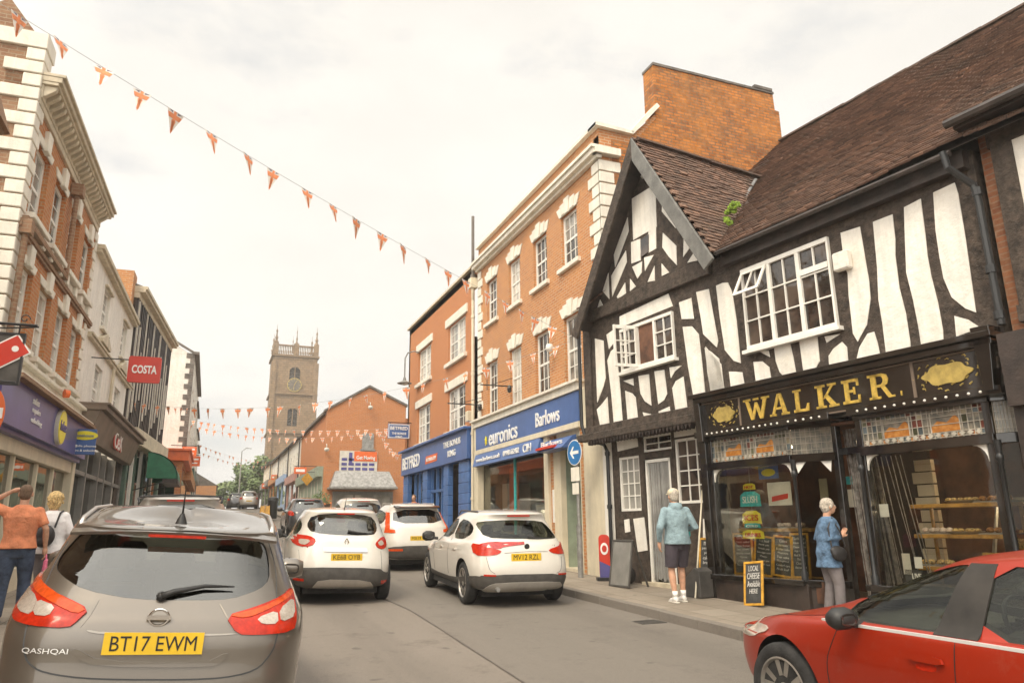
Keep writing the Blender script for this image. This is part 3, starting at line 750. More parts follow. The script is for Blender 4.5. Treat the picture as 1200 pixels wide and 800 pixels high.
door = part('door', G['white_paint'], WB, lambda m: (m.fb(WK, -1.98, -1.93, .55, 2.88, RO-.1, RO-.02), m.fb(WK, -1.29, -1.24, .55, 2.88, RO-.1, RO-.02), m.fb(WK, -1.98, -1.24, 2.82, 2.88, RO-.1, RO-.02), m.fb(WK, -1.95, -1.27, .5, 2.85, RO-.35, RO-.33)))
def strips(m, u0, u1, z0, z1, off, n, seed, sway=.04, wd=.035, slant=0):
    rnd = random.Random(seed)
    for i in range(n):
        u = u0+(u1-u0)*(i+.5)/n; o = off+rnd.uniform(-.015, .015); s = rnd.uniform(-sway, sway)+slant; w = wd*rnd.uniform(.6, 1.1); b = z0+rnd.uniform(0, .08)
        m.hexa([WK.p(u-w/2+s, b, o), WK.p(u+w/2+s, b, o+.01), WK.p(u+w/2+s, b, o-.004), WK.p(u-w/2+s, b, o-.014), WK.p(u-w/2, z1, o), WK.p(u+w/2, z1, o+.006), WK.p(u+w/2, z1, o-.004), WK.p(u-w/2, z1, o-.01)])
part('strip_curtain', G['curtain_grey'], door, lambda m: strips(m, -1.93, -1.29, .56, 2.82, RO-.05, 20, 3, .01, .04))
# ---- carved shopfront
SF = .30      # face of the bays
WK_MAIN = WK; WK = FR(8-WK_MAIN.n.x*.25, 10.8-WK_MAIN.n.y*.25, -PI/2+math.radians(7.8))
def frame(m):
    # fascia box and cornices
    m.fb(WK, .16, 5.04, 3.14, 3.68, .0, .42); m.fb(WK, .1, 5.12, 3.67, 3.75, .0, .52); m.fb(WK, .06, 5.16, 3.75, 3.82, .0, .60)
    m.fb(WK, .02, 2.75, 3.08, 3.18, .0, .47); m.fb(WK, 3.05, 5.12, 3.08, 3.18, .0, .47)
    for a, b in ((.16, .26), (3.05, 3.15), (4.78, 4.88)): m.fb(WK, a, b, .8, 3.1, SF-.1, SF+.02)
    m.fb(WK, .0, .16, .4, 3.8, -.1, SF+.06)
    for a, b in ((.14, 1.92), (3.05, 4.88)):
        m.fb(WK, a, b, 2.52, 2.64, SF-.08, SF+.06); m.fb(WK, a, b, 3.02, 3.09, SF-.08, SF+.05)
        m.fb(WK, a-.08, b+.05, .74, .82, -.02, SF+.10)
    # returns into the doorway and to the side
    def slab(p, q, z0, z1, t=.04):
        d = (q-p); nrm = Vector((d.y, -d.x, 0)).normalized()*t
        m.hexa([p+Vector((0, 0, z0)), q+Vector((0, 0, z0)), q+nrm+Vector((0, 0, z0)), p+nrm+Vector((0, 0, z0)), p+Vector((0, 0, z1)), q+Vector((0, 0, z1)), q+nrm+Vector((0, 0, z1)), p+nrm+Vector((0, 0, z1))])
    for a, ao, b, bo in ((1.92, SF, 2.5, .05), (3.05, SF, 2.86, -.1), (4.88, SF, 5.15, .15)):
        p, q = WK.p(a, 0, ao), WK.p(b, 0, bo)
        for z0, z1 in ((2.52, 2.64), (3.02, 3.1), (.72, .82)): slab(p, q, z0, z1, .05)
    for z in (2.6, 3.1): m.fb(WK, 2.48, 2.88, z, z+.1, -.2, -.05)
    m.fb(WK, 2.46, 2.55, .5, 3.1, -.05, .07); m.fb(WK, 2.83, 2.91, .5, 3.1, -.16, -.06)
    m.fb(WK, .0, 5.15, 3.1, 3.17, -1.4, .3)
    # console end of the fascia
    m.fp(WK, [(.08, 3.7), (.22, 3.7), (.26, 3.0), (.12, 3.0)], .0, .5)
    m.fp(WK, [(4.9, 3.9), (5.12, 3.9), (5.06, 3.12), (4.95, 3.12)], .0, .52)
shop = part('shopfront', G['black_gloss'], WB, frame, bevel=.006)
def riser(m):
    m.fb(WK, .02, 2.0, .25, .76, .0, SF+.05); m.fb(WK, 3.0, 5.2, .2, .76, .0, SF+.05)
    m.prism([WK.p(1.95, .25, SF), WK.p(2.5, .25, .05), WK.p(2.5, .76, .05), WK.p(1.95, .76, SF)], u3*-.05)
part('stall_riser', G['timber_dark'], WB, riser, bevel=.008)
part('doorway_step', G['stone_trim'], WB, lambda m: m.fb(WK, 2.05, 3.0, .2, .5, -1.2, .1))
def dots(m):
    for a, b, n in ((.28, 1.9, 14), (1.98, 2.68, 5), (3.16, 4.95, 13)):
        for i in range(n):
            m.lathe(WK.p(a+(b-a)*(i+.5)/n, 3.125, .47), [(.001, -.018), (.016, -.01), (.019, 0), (.016, .01), (.001, .018)], seg=8, cap=False)
part('white_bead', G['white_paint'], shop, dots, smooth=True)
# columns (thin turned shafts) and white spandrels
def cols(m):
    for u, o in ((1.94, SF+.02), (4.9, SF+.02), (3.08, SF+.03)):
        m.lathe(WK.p(u, .8, o), [(.05, 0), (.05, .12), (.03, .16), (.026, 1.5), (.045, 1.53), (.045, 1.57), (.028, 1.6), (.05, 1.76)], seg=12)
part('turned_column', G['black_metal'], shop, cols, smooth=True, ang=.6)
def spand(m):
    def sp(u, s, w=.17, h=.2): 
        pts = [(u, 2.52), (u+s*w, 2.52)]+[(u+s*(w-w*math.sin(t)), 2.52-h*(1-math.cos(t))) for t in [PI/2*k/5 for k in range(1, 6)]]
        m.fp(WK, pts, SF-.02, SF+.012)
    m.prism([WK.p(1.96, 2.52, SF-.01), WK.p(2.1, 2.52, SF-.07), WK.p(1.99, 2.36, SF-.02)], n3*.01); m.prism([WK.p(2.44, 2.52, .08), WK.p(2.3, 2.52, .14), WK.p(2.42, 2.36, .09)], n3*.01)
    sp(.27, 1); sp(1.88, -1); sp(3.17, 1); sp(4.77, -1)
part('white_spandrel', G['white_paint'], shop, spand)
def lead(m):      # stained glass band: leading grid
    for a, b in ((.24, 1.9), (3.15, 4.8)):
        for z in (2.66, 2.72, 2.82, 2.92, 2.98): m.fb(WK, a, b, z-.004, z+.004, SF-.02, SF-.002)
        n = int((b-a)/.07)
        for i in range(n+1):
            uu = a+(b-a)*i/n; lo, hi = (2.64, 3.02)
            t = (uu-a)/(b-a)
            if .18 < t < .42 or .58 < t < .82: m.fb(WK, uu-.003, uu+.003, 2.64, 2.72, SF-.02, SF-.003); m.fb(WK, uu-.003, uu+.003, 2.96, 3.02, SF-.02, SF-.003)
            else: m.fb(WK, uu-.003, uu+.003, lo, hi, SF-.02, SF-.003)
        for c in (.3, .7):
            uc = a+(b-a)*c; m.fb(WK, uc-.19, uc-.18, 2.72, 2.97, SF-.02, SF); m.fb(WK, uc+.18, uc+.19, 2.72, 2.97, SF-.02, SF)
        for i in range(int((b-a)/.1)):
            uu = a+.05+i*.1; m.fp(WK, [(uu-.04, 2.69), (uu, 2.66), (uu+.04, 2.69), (uu, 2.72)], SF-.02, SF+.001)
plain('came', (.42, .38, .31), .5, var=.2)
def lead2(m):
    for a, ao, b, bo in ((1.92, SF, 2.48, .08), (3.05, SF, 2.87, -.06), (4.9, SF, 5.14, .17)):
        p, q = WK.p(a, 0, ao), WK.p(b, 0, bo)
        for k in range(9): r = p.lerp(q, k/8); m.tube([r+Vector((0, 0, 2.64)), r+Vector((0, 0, 3.02))], .004, 4)
        for z in (2.7, 2.8, 2.9, 2.98): m.tube([p+Vector((0, 0, z)), q+Vector((0, 0, z))], .004, 4)
part('window_lead', G['came'], shop, lead)
part('window_lead', G['came'], shop, lead2)
def sg(m):
    for a, b in ((.24, 1.9), (3.15, 4.8)): m.fb(WK, a, b, 2.64, 3.02, SF-.035, SF-.02)
    for a, ao, b, bo in ((1.92, SF-.02, 2.48, .06), (3.05, SF-.02, 2.87, -.08), (4.9, SF-.02, 5.14, .15)):
        p, q = WK.p(a, 2.64, ao), WK.p(b, 2.64, bo); m.prism([p, q, q+Vector((0, 0, .38)), p+Vector((0, 0, .38))], n3*-.02)
part('stained_glass', G['lead_glass'], shop, sg)
def amber(m):
    for a, b in ((.24, 1.9), (3.15, 4.8)):
        for c in (.3, .7):
            uc = a+(b-a)*c
            m.fp(WK, [(uc-.18, 2.73), (uc+.18, 2.73), (uc+.18, 2.86), (uc+.13, 2.93), (uc+.02, 2.84), (uc-.1, 2.87), (uc-.18, 2.8)], SF-.02, SF-.010)
        for i in range(int((b-a)/.2)):
            uu = a+.08+i*.2; m.fb(WK, uu, uu+.07, 2.65, 2.7, SF-.02, SF-.012)
part('amber_glass', G['amber_glass'], shop, amber)
def tint(m, s):
    rnd = random.Random(s)
    for a, b in ((.24, 1.9), (3.15, 4.8)):
        n = int((b-a)/.07)
        for i in range(n):
            t = (i+.5)/n
            for z0, z1 in ((2.645, 2.715), (2.725, 2.815), (2.825, 2.915), (2.925, 2.975), (2.985, 3.015)):
                if rnd.random() < .16 and not ((.17 < t < .43 or .57 < t < .83) and 2.7 < z0 < 2.95): m.fb(WK, a+(b-a)*i/n+.005, a+(b-a)*(i+1)/n-.005, z0, z1, SF-.02, SF-.014)
plain('tint_red', (.13, .035, .022), .3, var=.2); plain('tint_olive', (.11, .11, .06), .3, var=.2); plain('tint_blue', (.12, .15, .16), .3, var=.2); plain('tint_cream', (.28, .24, .16), .3, var=.2)
for k_, n_ in enumerate(('tint_red', 'tint_olive', 'tint_blue', 'tint_cream')): part('coloured_glass', G[n_], shop, lambda m: tint(m, 20+k_))
def bigglass(m):
    m.fb(WK, .26, 1.9, .82, 2.52, SF-.04, SF-.03); m.fb(WK, 3.15, 4.78, .82, 2.52, SF-.04, SF-.03)
    pass
part('display_glass', G['shop_glass'], shop, bigglass)
def retglass(m):
    for a, ao, b, bo in ((1.94, SF-.03, 2.48, .06), (3.05, SF-.03, 2.87, -.08), (4.9, SF-.03, 5.14, .15)):
        p, q = WK.p(a, .82, ao), WK.p(b, .82, bo); m.prism([p, q, q+Vector((0, 0, 1.7)), p+Vector((0, 0, 1.7))], n3*-.01)
part('display_glass', G['door_glass'], shop, retglass)
def room(m):
    b = -2.6
    m.fb(WK, .1, 5.2, .3, .34, b, .25); m.fb(WK, .1, 5.2, 3.02, 3.06, b, .1); m.fb(WK, .1, 5.2, .3, 3.05, b-.05, b)
    m.fb(WK, .08, .12, .3, 3.05, b, .2); m.fb(WK, 5.18, 5.22, .3, 3.05, b, -.06)
    m.fb(WK, .2, 2.2, .5, .8, -.5, .25); m.fb(WK, 3.0, 5.1, .5, .8, -.6, .25)
part('shop_interior', G['interior_brown'], shop, room)
part('display_floor', G['wood_shelf'], shop, lambda m: (m.fb(WK, .22, 1.9, .8, .815, -.4, .24), m.fb(WK, 3.1, 4.9, .8, .815, -.5, .24)))
# door between the bays with strip curtain
part('strip_curtain', G['strip_grey'], WB, lambda m: (strips(m, 2.5, 2.88, .55, 2.98, -.16, 16, 9, .03, .026, .10), strips(m, 2.62, 2.92, .55, 2.98, -.22, 12, 5, .05, .028, .2), strips(m, 3.2, 3.62, .9, 2.5, SF-.12, 6, 15, .05, .014, .2)))
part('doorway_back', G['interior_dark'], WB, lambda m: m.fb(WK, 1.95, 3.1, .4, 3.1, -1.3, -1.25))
# ---- WALKER. lettering (slab serif letters built from strokes)
SERIF = {
 'W': [[(0,1),(.16,1),(.36,.25),(.5,.8),(.6,.8),(.76,.25),(.93,1),(1.1,1),(.84,0),(.7,0),(.55,.52),(.4,0),(.26,0)], [(-.08,.9),(.28,.9),(.28,1),(-.08,1)], [(.82,.9),(1.2,.9),(1.2,1),(.82,1)], [(.42,.9),(.68,.9),(.68,1),(.42,1)]],
 'A': [[(.0,0),(.14,0),(.5,.82),(.68,0),(.92,0),(.62,1),(.4,1)], [(-.1,0),(.26,0),(.26,.1),(-.1,.1)], [(.58,0),(1.02,0),(1.02,.1),(.58,.1)], [(.22,.28),(.72,.28),(.72,.38),(.22,.38)]],
 'L': [[(.12,0),(.34,0),(.34,1),(.12,1)], [(0,.9),(.48,.9),(.48,1),(0,1)], [(0,0),(.86,0),(.9,.34),(.8,.34),(.7,.12),(0,.12)]],
 'K': [[(.12,0),(.34,0),(.34,1),(.12,1)], [(0,.9),(.48,.9),(.48,1),(0,1)], [(0,0),(.48,0),(.48,.1),(0,.1)], [(.34,.36),(.78,.92),(.9,.92),(.52,.46)], [(.42,.5),(.55,.6),(.98,.06),(.72,.06)], [(.62,.9),(1.02,.9),(1.02,1),(.62,1)], [(.62,0),(1.08,0),(1.08,.1),(.62,.1)]],
 'E': [[(.12,0),(.34,0),(.34,1),(.12,1)], [(0,.88),(.84,.88),(.84,1),(0,1)], [(.74,.7),(.84,.7),(.84,1),(.74,1)], [(0,0),(.86,0),(.86,.12),(0,.12)], [(.76,0),(.86,0),(.88,.32),(.78,.32)], [(.34,.45),(.6,.45),(.6,.56),(.34,.56)], [(.56,.36),(.64,.36),(.64,.66),(.56,.66)]],
 'R': [[(.12,0),(.34,0),(.34,1),(.12,1)], [(0,.9),(.48,.9),(.48,1),(0,1)], [(0,0),(.48,0),(.48,.1),(0,.1)], [(.34,1),(.62,1),(.8,.93),(.86,.75),(.8,.55),(.62,.46),(.34,.46),(.34,.56),(.56,.57),(.63,.65),(.65,.75),(.62,.85),(.54,.9),(.34,.9)], [(.5,.5),(.68,.5),(.92,.08),(1.06,.08),(1.06,0),(.8,0)]],
 '.': [[(.05,0),(.25,0),(.25,.18),(.05,.18)]]}
def walker(m):
    u = 1.2; H = .34; base = 3.245
    for ch, wd in zip('WALKER.', (.50, .40, .37, .42, .38, .42, .1)):
        for poly in SERIF[ch]:
            m.fp(WK, [(u+x*wd*.83, base+y*H) for x, y in poly], .40, .437)
        u += (wd+.055)*.945
part('gilded_lettering', G['gold'], shop, walker)
def orn(m):
    for uc, w in ((.72, .23), (4.5, .3)):
        zc = 3.42
        m.fp(WK, [(uc+w*math.cos(t)*(1+.10*math.cos(6*t)), zc+.13*math.sin(t)*(1+.10*math.cos(6*t))) for t in [2*PI*k/40 for k in range(40)]], .4, .44)
        rnd = random.Random(3)
        for k in range(26):
            t = 2*PI*k/26; r = 1.25+.28*math.sin(k*2.1); x, z = uc+w*r*math.cos(t), zc+.155*r*.92*math.sin(t)
            x2, z2 = x+.05*math.cos(t+1.6), z+.04*math.sin(t+1.6)
            m.tube([WK.p(x, z, .425), WK.p((x+x2)/2+.012, (z+z2)/2+.012, .428), WK.p(x2, z2, .425)], [.012, .009, .004], 5)
part('gilded_ornament', G['gold_dull'], shop, orn)
part('panel_moulding', G['taupe'], shop, lambda m: (m.fb(WK, 4.04, 4.08, 3.17, 3.66, .4, .435), m.fb(WK, 1.06, 1.09, 3.17, 3.66, .4, .435), m.fb(WK, .17, 5.0, 3.15, 3.17, .4, .44), m.fb(WK, .17, 5.0, 3.64, 3.66, .4, .44)))
WK = WK_MAIN
# building side/back bulk
def bulk(m):
    m.hexa([WK.p(-3.3, .3, -.3), WK.p(5.1, .3, -2.8), WK.p(5.1, .3, -11), WK.p(-1.5, .3, -11), WK.p(-3.3, 3.5, -.3), WK.p(5.1, 3.5, -2.8), WK.p(5.1, 3.5, -11), WK.p(-1.5, 3.5, -11)])
part('side_wall', G['plaster_old'], WB, lambda m: (m.fb(WK, 5.1, 5.14, .3, 6.2, -11, -.05), m.fb(WK, -1.5, 5.1, .3, 6.2, -11.9, -11.8)))
# alarm box
ab = MB(); ab.fb(WK, 3.06, 3.32, 5.22, 5.5, .01, .13); o = ab.build('alarm_box', G['plaster'], bevel=.02); props(o, 'cream alarm box high on the timbered wall right of the big casement', 'alarm box')
ab = MB(); ab.fb(WK, -.02, .06, 2.0, 2.16, .30, .36)
# ================================================================ neighbour at the right edge
NB = thing('brick_timber_building', 'brick and dark timber building with pale panel at the right edge', 'building', (8.8, 5, .3))
def nb(m):
    m.fb(WK, 5.22, 12, 0, 6.42, -.9, -.06)
part('wall', G['brick_dark'], NB, nb)
part('timber_frame', G['timber'], NB, lambda m: (m.fb(WK, 5.38, 5.62, 4.1, 6.15, -.06, .03), m.fb(WK, 5.35, 12, 6.15, 6.38, -.06, .03), m.fb(WK, 5.35, 12, 3.9, 4.1, -.06, .04), m.fb(WK, 6.6, 6.85, 4.1, 6.15, -.06, .03)))
part('plaster_panel', G['plaster'], NB, lambda m: (m.fb(WK, 5.62, 6.6, 4.1, 6.15, -.06, .0), m.fb(WK, 6.85, 8.6, 4.1, 6.15, -.06, .0)))
part('shopfront', G['timber_dark'], NB, lambda m: (m.fb(WK, 5.2, 12, 2.9, 3.75, -.06, .3), m.fb(WK, 5.2, 5.35, .2, 2.9, -.06, .2), m.fb(WK, 5.2, 12, .2, .8, -.06, .2)))
part('gutter', G['timber_dark'], NB, lambda m: (m.tube([WK.p(5.1, 6.5, .42), WK.p(12, 6.5, .42)], .06), m.fb(WK, 5.16, 12, 6.42, 6.6, -.3, .36)))
part('display_glass', G['dark_glass'], NB, lambda m: m.fb(WK, 5.35, 12, .8, 2.9, -.05, .05))
# ================================================================ brick shop with blue fascia (right)
EB = thing('brick_building', 'three storey orange brick shop with white quoins, keystones and big side chimney', 'building', (8, 18, .6))
u_ = lambda y: -y
wins2 = [(-16.18, -15.27, 8.05, 9.47), (-18.0, -17.1, 8.05, 9.47), (-19.9, -19.0, 8.05, 9.47), (-21.83, -20.93, 8.05, 9.47)]
wins1 = [(a, b, 4.98, 6.72) for a, b, _, _ in wins2]
def ew(m):
    wall(EU, -22.7, -14.0, 4.3, 10.75, wins2+wins1, 0, .16, m)
    S = FR(8, 14, 0)    # side wall, faces -Y
    m.fp(S, [(0, .3), (16, .3), (16, 7.5), (13.6-8, 11.9), (1.72, 11.72), (.9, 10.9), (0, 10.93)], -.25, 0)
    m.fb(EU, -22.7, -14.0, 10.4, 10.95, -.35, -.002) if 0 else m.fb(EU, -22.7, -14.03, 10.4, 10.95, -.35, -.002)
part('wall', G['brick_orange'], EB, ew)
def chim(m):
    S = FR(8, 14, 0)
    m.fp(S, [(1.66, 11.6), (5.7, 11.6), (5.7, 12.6), (5.56, 12.62), (5.54, 13.1), (1.68, 13.07)], -.45, .02)
part('chimney', G['brick_stack'], EB, chim)
part('side_cladding', G['brick_stack'], EB, lambda m: m.fp(FR(8, 14, 0), [(.35, 6), (5.75, 6), (5.75, 11.6), (1.72, 11.6), (.95, 10.7), (.35, 10.7)], 0, .02))
def chcap(m):
    S = FR(8, 14, 0)
    m.fp(S, [(1.66, 13.07), (5.56, 13.1), (5.56, 13.16), (1.66, 13.14)], -.47, .05)
    m.fb(S, 4.9, 5.5, 13.16, 13.24, -.3, .07)
part('chimney_capping', G['slate'], EB, chcap)
def pig(m, x, z):
    m.lathe((x, 14.15, z), [(.001, -.06), (.05, -.03), (.06, .02), (.035, .07), (.03, .1), (.001, .13)], seg=8, cap=False)
mm = MB(); pig(mm, 12.75, 13.2); mm.tube([(12.75, 14.15, 13.2), (12.9, 14.15, 13.16)], [.03, .008], 6); o = mm.build('pigeon', G['lead'], smooth=True); props(o, 'small dark pigeon on top of the long brick chimney', 'bird')
def cop(m):
    S = FR(8, 14, 0)
    for L in ([(-.12, 10.94), (.92, 10.9), (.92, 10.98), (-.12, 11.03)], [(.92, 10.9), (1.74, 11.84), (1.66, 11.92), (.86, 11.0)]): m.fp(S, L, -.3, .12)
    m.fb(EU, -22.7, -13.9, 10.95, 11.03, -.4, .12)
part('coping', G['stone_white'], EB, cop)
def corn(m):
    m.fb(EU, -22.72, -13.92, 10.12, 10.2, -.02, .12); m.fb(EU, -22.74, -13.88, 10.2, 10.32, -.02, .24); m.fb(EU, -22.76, -13.84, 10.32, 10.4, -.02, .3)
    m.fb(FR(8, 14, 0), -.2, .5, 10.2, 10.38, -.02, .18)
    m.fb(EU, -22.7, -15.1, 4.72, 4.9, -.02, .22); m.fb(EU, -22.75, -15.05, 4.9, 4.96, -.02, .3)
part('cornice', G['stone_white'], EB, corn)
def quo(m):
    z = 4.4; k = 0
    while z < 10.1:
        w = .55 if k % 2 else .36
        m.fb(EU, -14-w, -13.97, z+.015, z+.285, -.02, .045); m.fb(FR(8, 14, 0), -.045, .36 if k % 2 else .55, z+.015, z+.285, -.02, .05)
        if k % 2: pass
        m.fb(EU, -22.7, -22.7+w*.8, z+.015, z+.285, -.02, .04); z += .3; k += 1
part('quoins', G['stone_white'], EB, quo, bevel=.012)
def lint(m):
    for a, b, c, d in wins2+wins1: keystone_lintel(m, EU, a, b, d, .28)
part('lintel', G['stone_white'], EB, lint, bevel=.008)
def sills(m):
    for a, b, c, d in wins2+wins1: m.fb(EU, a-.14, b+.14, c-.12, c, -.12, .1)
part('window_sill', G['stone_white'], EB, sills, bevel=.01)
for a, b, c, d in wins2: sash(EB, EU, a, b, c, d, -.08, 3, 2)
for a, b, c, d in wins1: sash(EB, EU, a, b, c, d, -.08, 3, 2)
# shopfront
def esf(m):
    m.fb(EU, -22.7, -22.35, .4, 4.75, -.05, .16)      # left pilaster
    m.fb(EU, -17.35, -17.1, .4, 3.85, -.05, .12); m.fb(EU, -15.2, -14.02, .4, 4.75, -.05, .1)
    m.fb(EU, -22.35, -15.2, 3.84, 3.98, -.05, .2)
    m.fb(EU, -22.35, -17.3, .4, 1.0, -.1, .08)
    m.fb(EU, -16.9, -16.5, .5, 3.5, -.1, .06); m.fb(EU, -15.45, -15.2, .5, 3.85, -.1, .06)
    m.fb(EU, -16.75, -15.3, 3.5, 3.84, -.1, .03)
shp = part('shopfront', G['cream_paint'], EB, esf, bevel=.008)
part('brick_pier', G['brick_orange'], EB, lambda m: (m.fb(EU, -17.1, -16.9, .4, 3.84, -.1, .04), m.fb(EU, -15.3, -15.17, .4, 3.84, -.1, .11)))
fas = part('fascia_sign', G['blue_fascia'], shp, lambda m: (m.fb(EU, -22.5, -15.2, 3.99, 4.7, .0, .17)))
m = MB(); t_l = []
text_on('lettering', 'euronics', EU, -20.1, 4.24, .18, .4, G['text_white'], shp, w=2.3, h=.44, bold=.012)
text_on('lettering', 'Barlows', EU, -16.95, 4.32, .18, .4, G['text_white'], shp, w=1.45, h=.38, bold=.012)
part('star_logo', G['yellow_sign'], shp, lambda m: [m.tube([EU.p(-21.5, 4.2, .185), EU.p(-21.5+.11*math.cos(t), 4.2+.15*math.sin(t), .185)], [.03, .01], 5) for t in [2*PI*k/7 for k in range(7)]])
part('lower_fascia', G['blue_fascia'], shp, lambda m: m.hexa([EU.p(-22.45, 3.46, .1), EU.p(-17.36, 3.46, .1), EU.p(-17.36, 3.46, .3), EU.p(-22.45, 3.46, .3), EU.p(-22.45, 3.83, .1), EU.p(-17.36, 3.83, .1), EU.p(-17.36, 3.83, .2), EU.p(-22.45, 3.83, .2)]))
for s_, u_c, w_t, h_t in (('www.barlows.co.uk', -21.1, 2.1, .13), ('01948 662402', -19.2, 1.2, .15), ('CIH', -18.05, .55, .22)): text_on('lettering', s_, EU, u_c, 3.64, .285, .2, G['text_white'], shp, w=w_t, h=h_t, bold=.01)
# small shop sign over the door
part('door_sign', G['blue_fascia'], shp, lambda m: m.hexa([EU.p(-17.05, 3.4, .1), EU.p(-15.5, 3.4, .1), EU.p(-15.5, 3.4, .5), EU.p(-17.05, 3.4, .5), EU.p(-17.05, 3.72, .1), EU.p(-15.5, 3.72, .1), EU.p(-15.5, 3.68, .2), EU.p(-17.05, 3.68, .2)]))
part('door_sign_band', G['sign_red'], shp, lambda m: m.fb(EU, -16.95, -15.95, 3.44, 3.5, .3, .52))
text_on('lettering', 'Barlows', EU, -16.3, 3.58, .38, .2, G['text_white'], shp, w=1.2, h=.13, bold=.01)
part('display_glass', G['shop_glass'], shp, lambda m: (m.fb(EU, -22.35, -17.35, 1.0, 3.84, -.06, -.05), m.fb(EU, -16.3, -15.65, .6, 3.1, -.6, -.59)))
part('glazing_bar', G['teal'], shp, lambda m: (m.fb(EU, -19.75, -19.68, 1.0, 3.84, -.07, -.02)))
def er(m):
    m.fb(EU, -22.6, -17.2, .5, .9, -4, -.1); m.fb(EU, -22.6, -17.2, .9, 4.0, -4.05, -4); m.fb(EU, -22.65, -22.6, .5, 4, -4, -.1); m.fb(EU, -17.25, -17.2, .5, 4, -4, -.1); m.fb(EU, -22.6, -17.2, 3.95, 4, -4, -.1)
part('shop_interior', G['interior_warm'], shp, er)
dr = part('door', G['white_paint'], EB, lambda m: (m.fb(EU, -16.45, -16.3, .6, 3.2, -.62, -.5), m.fb(EU, -15.65, -15.5, .6, 3.2, -.62, -.5), m.fb(EU, -16.3, -15.65, .6, 1.3, -.62, -.55), m.fb(EU, -16.3, -15.65, 1.9, 2.05, -.62, -.55), m.fb(EU, -16.45, -15.5, 3.05, 3.2, -.62, -.5)))
part('door_pane', G['dark_pane'], dr, lambda m: (m.fb(EU, -16.12, -15.85, 1.3, 1.9, -.6, -.56), m.fb(EU, -16.12, -15.85, 2.05, 2.9, -.6, -.56)))
part('door_recess', G['teal'] if 0 else G['sage'], EB, lambda m: (m.fb(EU, -16.5, -15.45, 3.2, 3.5, -.62, -.5), m.fb(EU, -16.55, -16.5, .5, 3.5, -.62, -.1), m.fb(EU, -15.45, -15.4, .5, 3.5, -.62, -.1)))
part('door_step', G['stone_trim'], EB, lambda m: m.fb(EU, -16.6, -15.3, .3, .66, -.6, .1))
part('rear_wall', G['brick_red'], EB, lambda m: (m.fb(EU, -22.7, -14.3, .5, 10, -10, -9.8)))
def eroof(m): m.prism([(8.4, 14.3, 10.6), (13, 14.3, 12.6), (17, 14.3, 10)], (0, 8.4, 0))
part('roof', G['slate'], EB, eroof)
# displayed goods seen through the glass
def goods(name, label, cat, fn, mat, loc):
    t = thing(name, label, cat, loc); part('body', G[mat], t, fn); return t
t = goods('washing_machine', 'white washing machine standing in the electrical shop window', 'washing machine', lambda m: m.fb(EU, -19.3, -18.6, 1.05, 2.2, -1.2, -.5), 'box_white', (8.8, 19, 1))
part('porthole', G['dark_pane'], t, lambda m: m.lathe((8.5, 18.95, 1.65), [(.25, -.03), (.25, .03)], 'x', 20))
t = goods('fridge', 'tall white fridge behind the left pane of the electrical shop', 'fridge', lambda m: m.fb(EU, -21.9, -21.3, 1.0, 2.9, -1.2, -.5), 'box_white', (8.8, 21.6, 1))
part('handle', G['silver'], t, lambda m: m.fb(EU, -21.38, -21.35, 1.6, 2.4, -.5, -.46))
m = MB(); m.fb(EU, -20.75, -20.05, 1.3, 3.3, -.3, -.28); o = m.build('window_poster', G['orange_sign']); props(o, 'tall orange poster hanging in the electrical shop window', 'poster')
m = MB(); m.fb(EU, -18.2, -17.5, 1.7, 2.1, -.5, -.4); m.fb(EU, -18.1, -17.6, 1.5, 1.7, -.6, -.4); o = m.build('display_screen', G['plastic_black']); props(o, 'small dark screen at the right end of the electrical shop window', 'screen')
m = MB(); m.fb(EU, -16.98, -16.88, 1.7, 2.5, .05, .07); o = m.build('wall_notice', G['white_paint']); props(o, 'narrow white notice on the brick pier beside the cream door', 'notice')
def bracket(u, z, L, label):
    m = MB(); m.tube([EU.p(u, z, 0), EU.p(u, z, L)], .018, 6); m.tube([EU.p(u, z+.25, 0), EU.p(u, z, L*.7)], .01, 5)
    m.tube([EU.p(u, z-.15, L*.8), EU.p(u, z+.2, L*.8)], .012, 5); m.lathe(EU.p(u, z-.2, .1), [(.001, 0), (.06, .04), (.07, .14), (.04, .22), (.001, .24)], seg=10, cap=False)
    o = m.build('sign_bracket', G['black_metal']); props(o, label, 'bracket', 'iron sign brackets on the brick front')
bracket(-22.3, 5.45, 1.2, 'iron bracket beside the yellow drainpipe, left one of two'); bracket(-19.7, 5.6, 1.0, 'iron bracket between the first floor sash windows, right one of two')
m = MB(); m.lathe(EU.p(-16.65, 6.05, .2), [(.001, -.1), (.08, -.07), (.1, 0), (.08, .1), (.001, .12)], seg=12, cap=False); m.tube([EU.p(-16.65, 6.0, .02), EU.p(-16.65, 5.85, .2)], .015); o = m.build('security_camera', G['white_paint'], smooth=True); props(o, 'white dome camera on the brick between first floor windows', 'camera')
# pipes at the junction
def jp(m):
    m.tube([EU.p(-22.9, 9.7, .15), EU.p(-22.9, 9.45, .14), EU.p(-23.0, 9.2, .1), EU.p(-23.0, .8, .1)], .055, 8)
    for z in (8.6, 6.6, 4.6, 2.5): m.lathe(EU.p(-23.0, z, .1), [(.075, -.04), (.075, .04)], seg=10)
    m.fb(EU, -23.05, -22.75, 9.6, 9.95, .0, .26)
o = MB(); jp(o); o = o.build('drainpipe', G['cream_paint']); props(o, 'cream drainpipe with hopper between the two brick shops', 'drainpipe')
m = MB(); m.tube([EU.p(-22.95, 9.95, .12), EU.p(-22.95, 12.3, .12)], .055, 8); m.lathe(EU.p(-22.95, 10.05, .12), [(.1, -.06), (.1, .06)], seg=10); o = m.build('vent_pipe', G['slate']); props(o, 'dark vent pipe rising above the brick parapet', 'pipe')
